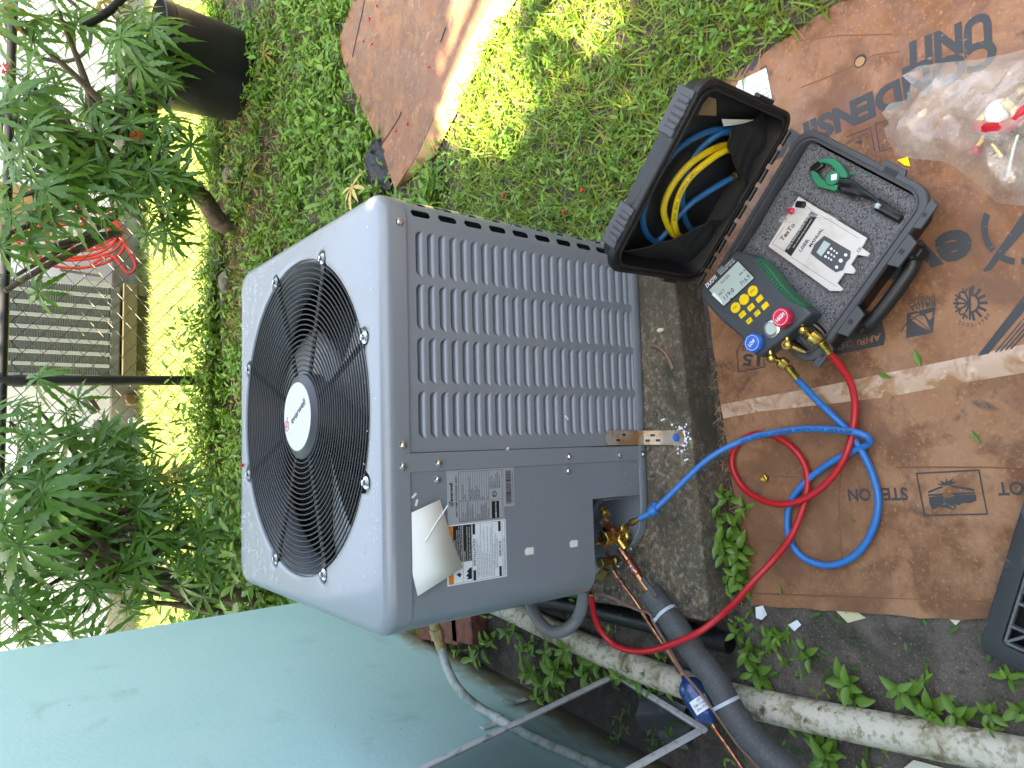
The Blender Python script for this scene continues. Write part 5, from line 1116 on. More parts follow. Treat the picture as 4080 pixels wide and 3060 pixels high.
# ================================================================== PLASTIC BAG WITH BRASS PARTS
Bq = cr(3450, 150, 1.2698)
BO = [(178, 190), (260, 140), (400, 120), (560, 105), (700, 80), (800, 55), (1000, 20), (1150, 200), (1200, 500), (1150, 800), (1000, 880), (800, 850), (660, 835), (560, 740), (440, 650), (380, 622), (240, 612), (150, 592), (100, 510), (85, 460), (112, 430), (75, 380), (110, 330), (200, 312), (222, 230)]
bagp = [tuple(G(*Bq(*p), .02)[:2]) for p in BO]
rn = np.random.default_rng(21); wv = [(rn.normal(0, 24, 2), rn.random() * 6.28, rn.uniform(.4, 1)) for _ in range(10)]; wf = [(rn.normal(0, 55, 2), rn.random() * 6.28) for _ in range(8)]
lumps = [(G(*Bq(760, 420), .03)[:2], .055, .040), (G(*Bq(950, 400), .03)[:2], .09, .055), (G(*Bq(620, 540), .03)[:2], .05, .025), (G(*Bq(900, 650), .03)[:2], .08, .03), (G(*Bq(300, 400), .03)[:2], .07, .016)]
def bagz(x, y):
    c = 1 - sum(a * (1 - abs(math.sin(k[0] * x + k[1] * y + p))) ** 3 for k, p, a in wv) / 5; c2 = 1 - sum((1 - abs(math.sin(k[0] * x + k[1] * y + p))) ** 3 for k, p in wf) / 5
    e = min(1, max(0, -sdp(x, y, bagp) / .03)); L_ = max(h * math.exp(-((x - q[0]) ** 2 + (y - q[1]) ** 2) / (2 * s * s)) for q, s, h in lumps)
    return CZ + .003 + e * (L_ + .030 * (1 - c) + .014 * (1 - c2))
pb_ = thing('plastic_bag', 'crumpled clear plastic bag holding brass fittings on the cardboard', 'bag', (.45, -.68, .012))
m = cutsheet(bagp, .0065, bagz, .002); m.m = [0] * len(m.m); m.build('film', 'bag', pb_, smooth=50)
bv = thing('valve_manifold', 'brass valve set with white gauge and red strap inside the plastic bag', 'valve set', tuple(G(*Bq(760, 420), .012)))
def bz(x, y, z): return G(*Bq(x, y), z)
m = MB(); m.tube([bz(660, 330, .03), bz(600, 400, .03), bz(575, 430, .03)], .010, 12); m.build('stem', 'brass', bv)
m = MB(); m.tube([bz(710, 330, .03), bz(780, 400, .032), bz(830, 480, .03), bz(950, 560, .03)], .015, 16); m.build('manifold_bar', 'brass', bv)
m = MB(); m.lathe([(.020, 0), (.022, .004), (.022, .018), (.019, .022)], bz(690, 390, .022), n=24); m.build('gauge', 'label_white', bv)
for (x, y, r) in ((690, 495, .015), (640, 530, .014), (780, 460, .018), (790, 300, .014)): m = MB(); m.lathe([(r, 0), (r, .02), (r * .6, .022), (r * .6, .032)], bz(x, y, .015), (.4, -.3, .6), n=6 if r > .0145 else 16); m.build('fitting', 'brass', bv, smooth=25)
m = MB(); m.tube([bz(640, 540, .03), bz(690, 608, .025)], .008, 12); m.tube([bz(560, 560, .02), bz(600, 500, .02)], .005, 10); m.build('stem', 'brass', bv)
m = MB(); sp_ = spline([bz(565, 450, .045), bz(640, 460, .056), bz(730, 440, .06), bz(790, 380, .066), bz(850, 330, .06)], 5); m.tube(sp_, .011, 8); m.build('strap', 'red_hose', bv)
m = MB(); m.tube([bz(770, 490, .045), bz(745, 560, .04), bz(718, 690, .03)], .0052, 12); m.tube([bz(722, 660, .034), bz(716, 700, .03)], .0068, 12); m.build('steel_pin', 'chrome', bv)
m = MB(); m.lathe([(.010, 0), (.006, .012), (.002, .014)], bz(560, 575, .02), n=12); m.build('red_cap', 'red_hose', bv)
# bright label corner between case and bag
m = MB(); m.slab([on(*Bq(165, 622), .004), on(*Bq(218, 606), .004), on(*Bq(232, 655), .004), on(*Bq(200, 648), .004)], .001); tag(m.build('yellow_tag', 'yellow_sign', smooth=0), 'small bright yellow tag corner sticking out beside the case', 'tag')
# ================================================================== BLACK CRATE
cr_ = thing('plastic_crate', 'black plastic crate with open lattice bottom standing on the cardboard edge', 'crate', tuple(G(4080, 2450, .012)))
Zc = .058; c0 = G(3890, 2592, Zc); e1_ = unit(G(4042, 2100, Zc) - c0); e2_ = np.array([e1_[1], -e1_[0], 0]);
if np.dot(e2_, G(4080, 2700, Zc) - c0) < 0: e2_ = -e2_
def kc(a, b, z): return np.array([c0[0], c0[1], z]) + a * e1_ + b * e2_
CLn, CWd = .48, .33
def kr(o, r): return rrl(o, CLn - o, o, CWd - o, r)
m = MB(); stack(m, [(kr(.006, .018), .014), (kr(.0, .02), .05), (kr(.001, .02), Zc - .002), (kr(.004, .018), Zc), (kr(.028, .010), Zc - .001), (kr(.031, .008), Zc - .006), (kr(.031, .008), .03)], lambda a, b, z: kc(a, b, z)); m.build('crate_wall', 'crate', cr_, smooth=40)
def bar(a, b, w_=.0046, hgt=.012):
    p, q = kc(*a, Zc - .008), kc(*b, Zc - .008); ax = unit(q - p); m = MB(); m.box((p + q) / 2, (np.linalg.norm(q - p), w_, hgt), (ax, np.cross((0, 0, 1), ax), (0, 0, 1))); m.build('rib', 'crate_rib', cr_, bevel=.001)
i0, i1 = .033, .062
for s_ in (0, 1):
    x0 = i0 if s_ == 0 else CWd - i0; x1 = i1 if s_ == 0 else CWd - i1
    bar((i0, x0), (CLn - i0, x0)); bar((i1, x1), (CLn - i1, x1)); a = i1; k = 0
    while a < CLn - i1 - .01: bar((a, x0), (a, x1)); a += (.040, .020)[k % 2]; k += 1
for s_ in (0, 1):
    x0 = i0 if s_ == 0 else CLn - i0; x1 = i1 if s_ == 0 else CLn - i1
    bar((x0, i0), (x0, CWd - i0)); bar((x1, i1), (x1, CWd - i1)); a = i1; k = 0
    while a < CWd - i1 - .01: bar((x0, a), (x1, a)); a += (.040, .020)[k % 2]; k += 1
bar((i1, i1), (CLn * .33, CWd * .5)); bar((CLn * .33, CWd * .5), (i1, CWd - i1)); bar((CLn * .30, i1), (CLn * .33, CWd * .5)); bar((CLn * .33, CWd * .5), (CLn * .66, CWd * .5)); bar((i0, i0), (i1, i1)); bar((CLn * .30, i1), (CLn * .12, CWd * .33)); bar((CLn * .66, CWd * .5), (CLn * .7, i1)); bar((CLn * .66, CWd * .5), (CLn - i1, CWd - i1))
m = MB(); m.add([kc(.02, .02, .0165), kc(CLn - .02, .02, .0165), kc(CLn - .02, CWd - .02, .0165), kc(.02, CWd - .02, .0165)], [(0, 1, 2, 3)]); m.build('crate_floor', 'plastic_black', cr_, smooth=0)
# ================================================================== LITTER
def scrap(nm, pts, z, matk, label, cat, t=.001):
    m = MB(); m.slab([G(x, y, z + .002 * math.sin(x)) for x, y in pts], t); return tag(m.build(nm, matk, smooth=0), label, cat)
scrap('paper_scrap', [(3318, 2422), (3380, 2415), (3450, 2462), (3378, 2482)], .008, 'scrap_yellow', 'spotted yellowish paper scrap on the soil against the cardboard edge', 'paper scrap')
scrap('paper_scrap', [(3765, 2450), (3838, 2460), (3808, 2492)], .008, 'cream_plastic', 'plain cream paper scrap under the cardboard edge near the crate', 'paper scrap')
scrap('foil_scrap', [(3010, 2420), (3040, 2412), (3055, 2450), (3035, 2470), (3012, 2462)], .012, 'label_white', 'crumpled white scrap on the soil at the cardboard corner', 'scrap')
scrap('foil_scrap', [(3140, 2490), (3175, 2470), (3192, 2490), (3165, 2515)], .02, 'label_white', 'torn white scrap lying among the weeds by the cardboard', 'scrap')
scrap('cream_board', [(3600, 3060), (3640, 3028), (3760, 3060), (3770, 3090), (3600, 3090)], .01, 'cream_plastic', 'pale flat board lying under the dirty drain pipe', 'board')
m = MB(); m.tube(path3([(2590, 1372, .104), (2630, 1388, .105), (2660, 1420, .104), (2682, 1472, .104)]), .0042, 8); tag(m.build('insulation_scrap', 'brown_cable'), 'curved brown tube offcut lying on the slab', 'offcut')
m = MB(); a, b = G(2620, 1318, .105), G(2646, 1312, .105); m.lathe([(.003, 0), (.0055, .004), (.0045, .016), (.0025, .018)], a, b - a, n=10); tag(m.build('wire_nut', 'cream_plastic'), 'cream wire connector lying on the slab', 'wire connector')
for (px, py, lb, mk, z) in ((2642, 1672, 'short white strip lying on the slab beside the strap', 'label_white', .101), (2735, 1832, 'curled white shaving on the front edge of the slab', 'label_white', .101)):
    p = G(px, py, z); m = MB(); m.box(p + np.array([0, 0, .001]), (.004, .012, .002), (unit((.9, .3, 0)), unit((-.3, .9, 0)), (0, 0, 1))); tag(m.build('plastic_strip', mk, bevel=.0005), lb, 'plastic strip')
for k, (px, py, s, a) in enumerate(((3655, 1425, .020, .3), (3525, 1497, .016, 1.2), (3891, 1742, .014, .5), (3113, 2352, .010, .2), (3405, 2075, .006, 1.))):
    p = on(px, py, .002); m = MB(); d = np.array([math.cos(a), math.sin(a), 0]); n_ = np.array([-d[1], d[0], 0]); zf = np.array([0, 0, .003])
    m.add([p - d * s, p + n_ * s * .35 + zf, p + d * s, p - n_ * s * .35 + zf, p], [(0, 4, 1), (1, 4, 2), (2, 4, 3), (3, 4, 0)]); tag(m.build('fallen_leaf', 'leaf_big', smooth=0), ('curled green leaf lying beside the certificate print', 'narrow green leaf lying on the packing tape', 'small pointed leaf lying above the crushed box symbol', 'small dark leaf near the corner of the cardboard by the red hose', 'tiny leaf fragment inside the blue hose loop')[k], 'leaf')
# ================================================================== YARD BEHIND
# second, rain-soaked box lying on the weeds
Yc = cr(1000, 0, 1.8433); c2z = .045
s2 = thing('wet_cardboard', 'rain-soaked flattened box lying on the green weeds', 'cardboard', (1.5, 1.4, 0))
TOPO = [(800, -160), (745, 0), (640, 320), (720, 600), (850, 870), (955, 1080), (1055, 1390), (1215, 1150), (1450, 620), (1620, 270), (1780, 0), (1900, -200)]
tpoly = [tuple(G(*Yc(*p), c2z)[:2]) for p in TOPO]
def h2(x, y): return c2z + .0015 * math.sin(9 * x + 5 * y) + .001 * math.sin(17 * x - 13 * y) - .006 * math.exp(-((x - 1.6) ** 2 + (y - 1.45) ** 2) / .06)
m = cutsheet(tpoly, .035, h2, .012); m.build('board', ['card_wet', 'card_pale'], s2, smooth=50)
FL0 = [(1055, 1390), (1215, 1150), (1450, 620), (1620, 270), (1780, 0), (1900, -200)]; FL1 = [(1075, 1400), (1345, 1150), (1545, 760), (1725, 370), (1945, 0), (2080, -220)]
def flap(u, v):
    i = u * 5; j = min(int(i), 4); f_ = i - j; a = G(*Yc(*(np.array(FL0[j]) * (1 - f_) + np.array(FL0[j + 1]) * f_)), c2z); a[2] = h2(a[0], a[1]); b = G(*Yc(*(np.array(FL1[j]) * (1 - f_) + np.array(FL1[j + 1]) * f_)), .012)
    return a * (1 - v) + b * v + np.array([0, 0, .003 * math.sin(v * math.pi)])
m = MB(); m.grid(flap, 40, 6); m.build('flap', 'card_pale', s2, smooth=60)
m = MB(); m.tube([flap(u, 0) + np.array([0, 0, -.001]) for u in np.linspace(0, 1, 30)], .0030, 8); m.build('crease', 'card_wet', s2, smooth=60)
for q in ([(960, 1060), (1075, 880), (1100, 820)], [(830, 1), (740, 420)], [(1390, 310), (1430, 200)]):
    m = MB(); pts = [G(*Yc(*p), c2z) for p in q]; m.tube([np.array([p[0], p[1], h2(p[0], p[1]) + .0006]) for p in spline(pts, 6)], .0028, 6); m.build('split', 'print_black', s2)
ORD = ['first', 'second', 'third', 'fourth', 'fifth', 'sixth', 'seventh', 'eighth', 'ninth', 'tenth', 'eleventh', 'twelfth', 'thirteenth']
for ki, (x, y) in enumerate(((1062, 952), (1153, 908), (1302, 508), (880, 330), (825, 288), (860, 135), (918, 48))):
    p = G(*Yc(x, y), c2z); m = MB(); rn = random.Random(x)
    for k in range(2): m.lathe([(.0015, 0), (.0045, .003), (.003, .006), (.001, .007)], (p[0] + rn.uniform(-.006, .006), p[1] + rn.uniform(-.006, .006), h2(p[0], p[1])), (rn.uniform(-1, 1), rn.uniform(-1, 1), 1), n=6)
    tag(m.build('fallen_flower', 'flower_red', smooth=40), 'red blossom on the rain-soaked cardboard, %s from its pointed tip' % ORD[ki], 'flower', 'red blossoms fallen on the wet cardboard')
# black plastic rag
m = MB(); rn = random.Random(4); cc = G(1495, 655, .05)
m.grid(lambda u, v: cc + np.array([(u - .5) * .24, (v - .5) * .16, .05 * math.sin(u * 3.1) * math.sin(v * 3.1) + .022 * rn.random() - .03]), 14, 12); tag(m.build('plastic_rag', 'bag_black', smooth=50), 'crumpled black plastic scrap by the tip of the wet cardboard', 'plastic scrap')
# big black bin
bc = np.array([2.30, 3.30]); tb = thing('plastic_bin', 'large round black plastic bin standing at the edge of the bed', 'bin', (bc[0], bc[1], 0))
m = MB(); m.lathe([(.245, .0), (.262, .012), (.268, .03), (.300, .44), (.312, .45), (.316, .50), (.306, .505), (.300, .47), (.262, .06), (.0, .055)], (bc[0], bc[1], 0), n=64); m.build('body', 'plastic_black', tb, smooth=40)
for a in (200, 20): m = MB(); c = np.array([bc[0] + .32 * math.cos(R(a)), bc[1] + .32 * math.sin(R(a)), .44]); m.tube([c + np.array([-.0, -.07, 0]), c + np.array([.03 * math.cos(R(a)), -.06, 0]), c + np.array([.03 * math.cos(R(a)), .06, 0]), c + np.array([0, .07, 0])], .010, 8); m.build('handle', 'plastic_black', tb)
m = MB(); a0 = GY(640, 30, 3.2); m.tube([GY(520, -40, 3.1), GY(440, 40, 3.1), GY(330, 110, 3.1)], .022, 12); tag(m.build('black_pole', 'plastic_black'), 'short black tube leaning over the black bin', 'tube')
# ------------------------------------------------------------------ chain link fence
FYY = 3.88; fn = thing('chain_link_fence', 'black chain link fence with round post and top rail', 'fence', (.43, FYY, 0))
m = MB(); m.tube([(.432, FYY, -.02), (.395, FYY, 1.22)], .032, 16); m.build('post', 'black_paint', fn)
for x in (-2.2, 3.4): m = MB(); m.tube([(x, FYY, -.02), (x, FYY, 1.22)], .032, 14); m.build('post', 'black_paint', fn)
m = MB(); m.tube([(-2.4, FYY, 1.16), (3.6, FYY, 1.16)], .026, 14); m.build('top_rail', 'black_paint', fn)
m = MB(); m.tube([(-2.4, FYY, .03), (3.6, FYY, .03)], .005, 8); m.build('bottom_wire', 'wire_dark', fn)
m = MB(); m.lathe([(.036, 0), (.036, .05)], (.397, FYY, 1.06), n=16); m.build('tie_band', 'black_paint', fn)
m = MB(); hw, hh = .061, .052; nseg = int(1.12 / hh)
for k in range(int(5.4 / (2 * hw)) + 1):
    x0 = -2.0 + k * 2 * hw
    m.tube([(x0 + (hw if i % 2 else 0), FYY - .004 + .008 * (i % 2), .03 + i * hh) for i in range(nseg + 1)], .0034, 4, caps=False)
    m.tube([(x0 + 2 * hw - (hw if i % 2 else 0), FYY + .004 - .008 * (i % 2), .03 + i * hh) for i in range(nseg + 1)], .0034, 4, caps=False)
o = m.build('wire_mesh', 'wire_dark', fn, smooth=0); o['kind'] = 'stuff'
# edging along the fence
m = MB(); a = G(855, 1050, .03); b = G(858, 1515, .03); m.box((a + b) / 2 + np.array([0, 0, -.0]), (np.linalg.norm(b - a), .05, .07), (unit(b - a), np.cross((0, 0, 1), unit(b - a)), (0, 0, 1))); tag(m.build('edging_board', 'bark', bevel=.005), 'dark weathered timber edging along the foot of the fence', 'edging')
m = MB(); m.tube(spline([G(880, 1040, .02), G(886, 1250, .02), G(893, 1420, .02)], 5), .012, 10); tag(m.build('thin_pipe', 'pvc'), 'thin white plastic pipe lying along the fence foot', 'pipe')
m = MB(); m.slab([(-.9, 2.9, .006), (.4, 3.0, .006), (1.0, 2.62, .006), (2.1, 2.55, .006), (2.4, 3.0, .006), (2.5, 3.85, .006), (-1.0, 3.85, .006)], .005); tag(m.build('garden_bed', 'mulch', smooth=0), kind='structure')
for k, (px, py, s, lb) in enumerate(((905, 1120, .07, 'flat grey stone lying beside the tree trunk'), (870, 1060, .09, 'larger grey stone leaning at the fence foot by the trunk'), (920, 700, .06, 'rounded stone on the mulch next to the black bin'))):
    p = G(px, py, .02); m = MB(); rn = random.Random(k)
    m.lathe([(s * .6, -.02), (s, .0), (s * .95, .025), (s * .6, .045), (s * .1, .05)], p, n=14, mod=lambda a, h, rn=rn: .8 + .35 * abs(math.sin(a * 1.7 + rn.random() * .5))); tag(m.build('stone', 'stone', smooth=50), lb, 'stone')
# ------------------------------------------------------------------ neighbour's house
NY = 6.3; nh = thing('neighbour_house', 'white house wall beyond the chain link fence', 'house', (2, NY, 0))
m = MB(); m.grid(lambda u, v: (-7 + 16 * u, NY + .02, .22 + 2.9 * v), 12, 4); m.build('wall', 'nwall', nh, smooth=0)
m = MB(); m.box((1, NY + .05, .11), (16, .16, .23)); m.build('foundation', 'nfound', nh, bevel=.01)
m = MB(); m.box((1, NY - .1, 3.15), (16.4, .9, .12)); m.build('eave', 'soffit', nh)
m = MB(); m.box((2.05, NY + .01, 1.0), (.55, .04, .55)); m.build('panel', 'card_pale', nh)
m = MB(); m.box((1.85, NY - .02, .86), (.22, .05, .20)); m.build('notice_board', 'label_white', nh)
# its old condenser on a timber stand
na = thing('old_condenser', 'old grey condenser with slatted guard beyond the fence', 'air conditioner', (1.0, 5.75, .24))
nx0, nx1, ny0, ny1, nz0, nz1 = .60, 1.40, 5.75, 6.15, .325, 1.22
m = MB(); m.box(((nx0 + nx1) / 2, (ny0 + ny1) / 2, (nz0 + nz1) / 2), (nx1 - nx0 - .05, ny1 - ny0 - .05, nz1 - nz0 - .02)); m.build('coil_block', 'n_ac_light', na)
m = MB(); m.box(((nx0 + nx1) / 2, (ny0 + ny1) / 2, .285), (nx1 - nx0 + .01, ny1 - ny0 + .01, .085)); m.build('base', 'n_dark', na, bevel=.015)
m = MB(); m.box(((nx0 + nx1) / 2, (ny0 + ny1) / 2, nz1 + .02), (nx1 - nx0 + .01, ny1 - ny0 + .01, .05)); m.build('top', 'n_ac', na, bevel=.01)
for k in range(9): x = nx0 + (nx1 - nx0) * k / 8; m = MB(); m.box((x, ny0 - .002, (nz0 + nz1) / 2), (.030 if 0 < k < 8 else .045, .014, nz1 - nz0)); m.build('guard_bar', 'n_ac', na)
m = MB(); m.box(((nx0 + nx1) / 2, ny0 + .003, 0), (nx1 - nx0, .008, .0085)); so_ = m.build('slat', 'n_slat', na); sm = so_.data; sm.transform(Matrix.Translation(woff(na))); D.objects.remove(so_)
for k in range(52): o = inst('slat', sm, na); o.location = Vector((0, 0, nz0 + .012 + k * .0172)) - woff(na)
for k in range(5): y = ny0 + (ny1 - ny0) * k / 4; m = MB(); m.box((nx0 - .002, y, (nz0 + nz1) / 2), (.014, .03, nz1 - nz0)); m.build('guard_bar', 'n_ac', na)
for k in range(52): m = MB(); m.box((nx0 + .003, (ny0 + ny1) / 2, nz0 + .012 + k * .0172), (.008, ny1 - ny0, .0085)); m.build('slat', 'n_slat', na)
st_ = thing('timber_stand', 'mossy timber stand carrying the old condenser', 'stand', (1.0, 5.8, 0))
m = MB(); m.box((1.0, 5.76, .175), (.86, .09, .11)); m.build('beam', 'olive_wood', st_, bevel=.006)
m = MB(); m.box((1.0, 6.1, .175), (.86, .09, .11)); m.build('beam', 'olive_wood', st_, bevel=.006)
for x in (.62, 1.38): m = MB(); m.box((x, 5.93, .06), (.10, .42, .12)); m.build('foot', 'olive_wood', st_, bevel=.006)
m = MB(); m.box((1.0, 5.80, .06), (.7, .05, .118)); m.build('skirt', 'olive_wood', st_)
# coiled red hose on the neighbour's wall
nr = thing('garden_hose', 'bright red hose hanging in a coil on the white wall', 'hose', (1.7, 6.15, .5)); rn = random.Random(2)
for k in range(6):
    c = GY(290 + rn.uniform(-20, 20), 900 + k * 16, 6.14 - .015 * k); rx, rz, tl = .17 + rn.uniform(-.03, .03), .36 + rn.uniform(-.05, .05), .30
    m = MB(); m.tube([c + np.array([rx * math.cos(a) - tl * rz * math.sin(a) * .6, -.01 * math.sin(3 * a), rz * math.sin(a)]) for a in np.linspace(0, 2 * math.pi, 40, endpoint=False)], .013, 8, closed=True); m.build('hose_loop', 'hose_neighbour', nr)
m = MB(); m.tube(spline([GY(360, 1060, 6.1), GY(440, 1020, 6.05), GY(505, 1085, 6.0), GY(535, 1075, 5.98), GY(535, 1040, 5.98), GY(490, 960, 6.0)], 8), .013, 8); m.build('hose_loop', 'hose_neighbour', nr)
m = MB(); m.tube([GY(320, 1065, 6.2), GY(300, 1068, 6.2)], .02, 10); m.tube([GY(400, 1100, 6.22), GY(300, 1085, 6.22), GY(240, 1075, 6.22)], .012, 8); tag(m.build('wall_tap', 'nfound'), 'grey riser pipe with tap fixed to the white wall', 'tap')
# odds and ends along that wall
for k, (p, q, r, mk, nm, lb) in enumerate((((380, 1640, 6.15), (350, 1590, 6.2), .045, 'n_dark', 'drain_pipe', 'short dark pipe leaving the white wall beside the condenser'), ((440, 1735, 6.05), (390, 1690, 6.2), .045, 'n_dark', 'drain_pipe', 'bent dark pipe end against the white wall foundation'), ((555, 1695, 5.9), (525, 1675, 6.0), .035, 'nwall', 'white_pipe', 'white pipe stub lying on the grass'))):
    m = MB(); m.tube([GY(*p), GY(*q)], r, 14); tag(m.build(nm, mk), lb, 'pipe')
m = MB(); p, q = G(525, 1590, .06), G(490, 1650, .06); m.box((p + q) / 2, (np.linalg.norm(q - p), .10, .09), (unit(q - p), np.cross((0, 0, 1), unit(q - p)), (0, 0, 1))); tag(m.build('timber_block', 'card_pale', bevel=.008), 'pale timber block beside the condenser stand', 'timber')
m = MB(); m.tube([G(480, 1655, .06), G(510, 1720, .05)], [.06, .045], 9); tag(m.build('log', 'bark'), 'short grey log lying near the white wall', 'log')
m = MB(); p, q = G(585, 1640, .02), G(590, 1720, .02); m.tube([p, q], .03, 8); tag(m.build('timber_block', 'card_pale'), 'long pale offcut lying at the lawn edge', 'timber')
# bicycle against the neighbour's wall
bk_ = thing('bicycle', 'bluish bicycle leaning on the white wall behind the tree', 'bicycle', tuple(GY(520, 150, 6.1)))
w1 = GY(270, 120, 6.05); w2 = w1 + np.array([-1.0, 0.05, 0]); w1[2] = w2[2] = .34 + .45
for c in (w1, w2):
    m = MB(); m.tube([c + .32 * np.array([math.cos(a), 0, math.sin(a)]) for a in np.linspace(0, 6.283, 40, endpoint=False)], .018, 8, closed=True); wh_ = m.build('wheel', 'print_black', bk_)
    m = MB()
    for a in np.linspace(0, 3.1416, 10, endpoint=False): m.tube([c + .31 * np.array([math.cos(a), 0, math.sin(a)]), c - .31 * np.array([math.cos(a), 0, math.sin(a)])], .002, 4)
    m.build('spokes', 'chrome', wh_)
a = w1 + np.array([-.12, 0, .55]); b = w1 + np.array([-.62, 0, .10]); c = w1 + np.array([-.72, 0, .52]); m = MB()
for p, q in ((a, b), (a, c), (c, b), (b, w2), (c, w2), (a, w1)): m.tube([p, q], .016, 8)
m.build('frame', 'bike_blue', bk_); m = MB(); m.tube([c, c + np.array([-.02, 0, .12])], .012, 8); m.box(c + np.array([-.02, 0, .14]), (.24, .12, .05)); m.build('saddle', 'print_black', bk_, bevel=.02); m = MB(); m.tube([a + np.array([0, -.25, .14]), a + np.array([.04, 0, .12]), a + np.array([0, .2, .14])], .012, 8); m.build('handlebar', 'chrome', bk_)
# ================================================================== VEGETATION
def bulk(name, tv, tf, pos, yaw, pitch, roll, sc, matk, kind='stuff', parent=None):
    """many small leaves in one mesh: template (tv, tf) set out at pos"""
    tv = np.asarray(tv, float); N = len(pos); n = len(tv); cy, sy = np.cos(yaw), np.sin(yaw); cp, sp = np.cos(pitch), np.sin(pitch); cr_, sr = np.cos(roll), np.sin(roll)
    sc = np.asarray(sc); s = sc[:, None] if sc.ndim == 1 else sc
    x = tv[None, :, 0] * s; y = tv[None, :, 1] * s; z = tv[None, :, 2] * s
    y, z = y * cr_[:, None] - z * sr[:, None], y * sr[:, None] + z * cr_[:, None]
    x, z = x * cp[:, None] - z * sp[:, None], x * sp[:, None] + z * cp[:, None]
    x, y = x * cy[:, None] - y * sy[:, None], x * sy[:, None] + y * cy[:, None]
    V = np.stack([x, y, z], 2) + np.asarray(pos)[:, None, :]
    k = len(tf[0]); F = (np.array(tf)[None] + (np.arange(N) * n)[:, None, None]).reshape(-1, k)
    me = D.meshes.new(name); me.vertices.add(N * n); me.vertices.foreach_set('co', V.reshape(-1)); me.loops.add(F.size); me.loops.foreach_set('vertex_index', F.reshape(-1).astype(np.int32))
    me.polygons.add(len(F)); me.polygons.foreach_set('loop_start', np.arange(0, F.size, k, dtype=np.int32)); me.polygons.foreach_set('loop_total', np.full(len(F), k, np.int32))
    me.update(calc_edges=True); me.validate(); me.polygons.foreach_set('use_smooth', np.ones(len(me.polygons), bool)); me.materials.append(MT[matk]); o = D.objects.new(name, me); COL.objects.link(o)
    if kind: o['kind'] = kind
    if parent: o.parent = parent
    return o
LEAF_V = [(0, 0, 0), (.30, .17, .05), (.68, .15, .05), (1, 0, -.06), (.68, -.15, .05), (.30, -.17, .05), (.32, 0, 0), (.68, 0, 0)]
LEAF_F = [(0, 6, 1), (1, 6, 7), (1, 7, 2), (2, 7, 3), (0, 5, 6), (5, 7, 6), (5, 4, 7), (4, 3, 7)]
BL_V = [(0, .035, 0), (0, -.035, 0), (.5, .03, .02), (.5, -.03, .02), (1, 0, -.14)]; BL_F = [(0, 1, 3), (0, 3, 2), (2, 3, 4)]
card_p = jag; wet_p = tpoly[:7] + [tuple(G(*Yc(*p), .012)[:2]) for p in FL1]
def blocked(x, y, mg=0.):
    if -.40 - mg < x < .45 + mg and -.02 - mg < y < .82 + mg: return True
    if inside(x, y, edge_pad): return True
    if inside(x, y, card_p) or inside(x, y, wet_p): return True
    if math.hypot(x - bc[0], y - bc[1]) < .27: return True
    if x < wx(y) + .01 and y < YF: return True
    return False
edge_pad = [(.475, -.100), (.31, -.109), (.118, -.124), (-.108, -.141), (-.398, -.158), (-.44, -.15), (-.47, .9), (.485, .95)]
rg = np.random.default_rng(5)
def dens(x, y):
    """how thickly the yard is overgrown"""
    if y > 3.9 or y < -1.5: return 0
    if x < .45 and y < .95:
        return .10 if x < -.42 else 0
    d = .8
    if 2.5 < y < 3.75 and x > .55: d = .25 + .3 * (math.sin(5 * x) * math.sin(6 * y) > .2)
    if y > 3.6: d = .9
    if x < .6 and y > .95: d = .9
    if x > 1.4 and y < 2.4: d = 1.0
    if y < .9: d = .95
    return d * (.6 + .4 * math.sin(7 * x + 3) * math.sin(6 * y + 1))
def scatter(n, x0, x1, y0, y1, f=dens):
    o = []
    while len(o) < n:
        x, y = rg.uniform(x0, x1), rg.uniform(y0, y1)
        if rg.random() < f(x, y) and not blocked(x, y): o.append((x, y))
    return np.array(o)
# broad-leaved weeds covering the yard
ctr_ = scatter(8200, -1.3, 3.0, -.75, 3.9); P_, Yw, Pt, Sc = [], [], [], []
for x, y in ctr_:
    tall = .045 + .03 * rg.random() + (.06 if y > 3.55 else 0) + (.03 if x < .5 and y > 2.0 else 0); k = rg.integers(5, 9); a0 = rg.random() * 6.28; s = rg.uniform(.028, .054) * (1.15 if y > 1.0 else .54)
    lx, ly = rg.normal(0, .012, 2)
    for i in range(k):
        t = (i // 2 + 1) / (k / 2 + 1); P_.append((x + lx * t, y + ly * t, tall * t)); Yw.append(a0 + (i % 2) * math.pi + (i // 2) * 1.57 + rg.normal(0, .25)); Pt.append(rg.normal(.35, .3) - .2 * (1 - t)); Sc.append(s * rg.uniform(.7, 1.15))
n = len(P_); tag(bulk('weed_cover', LEAF_V, LEAF_F, np.array(P_), np.array(Yw), np.array(Pt), rg.normal(0, .25, n), np.array(Sc), 'leaf'), 'low green broad-leaved weeds covering the yard', 'weeds')
# grass among them, thicker towards the house side of the yard
def gdens(x, y):
    if x < .45 and y < .95: return 0
    return 1.0 if y < .9 else .25
gp = scatter(34000, .45, 2.6, -.75, 3.6, gdens); n = len(gp)
tag(bulk('grass', BL_V, BL_F, np.c_[gp, np.zeros(n)], rg.random(n) * 6.28, rg.normal(.55, .4, n), rg.normal(0, .3, n), rg.uniform(.03, .09, n), 'blade'), 'short green grass growing between the weeds', 'grass')
gp = scatter(3000, .45, 2.6, -.75, 3.8, lambda x, y: 1 if (y < .3 or y > 2.4) else .25); n = len(gp)
tag(bulk('dry_litter', [(0, .02, 0), (0, -.02, 0), (1, .012, 0), (1, -.012, 0)], [(0, 1, 3, 2)], np.c_[gp, rg.uniform(.004, .03, n)], rg.random(n) * 6.28, rg.normal(0, .15, n), rg.normal(0, .5, n), rg.uniform(.03, .08, n), 'straw'), 'dry brown stalks and needles scattered over the yard', 'litter')
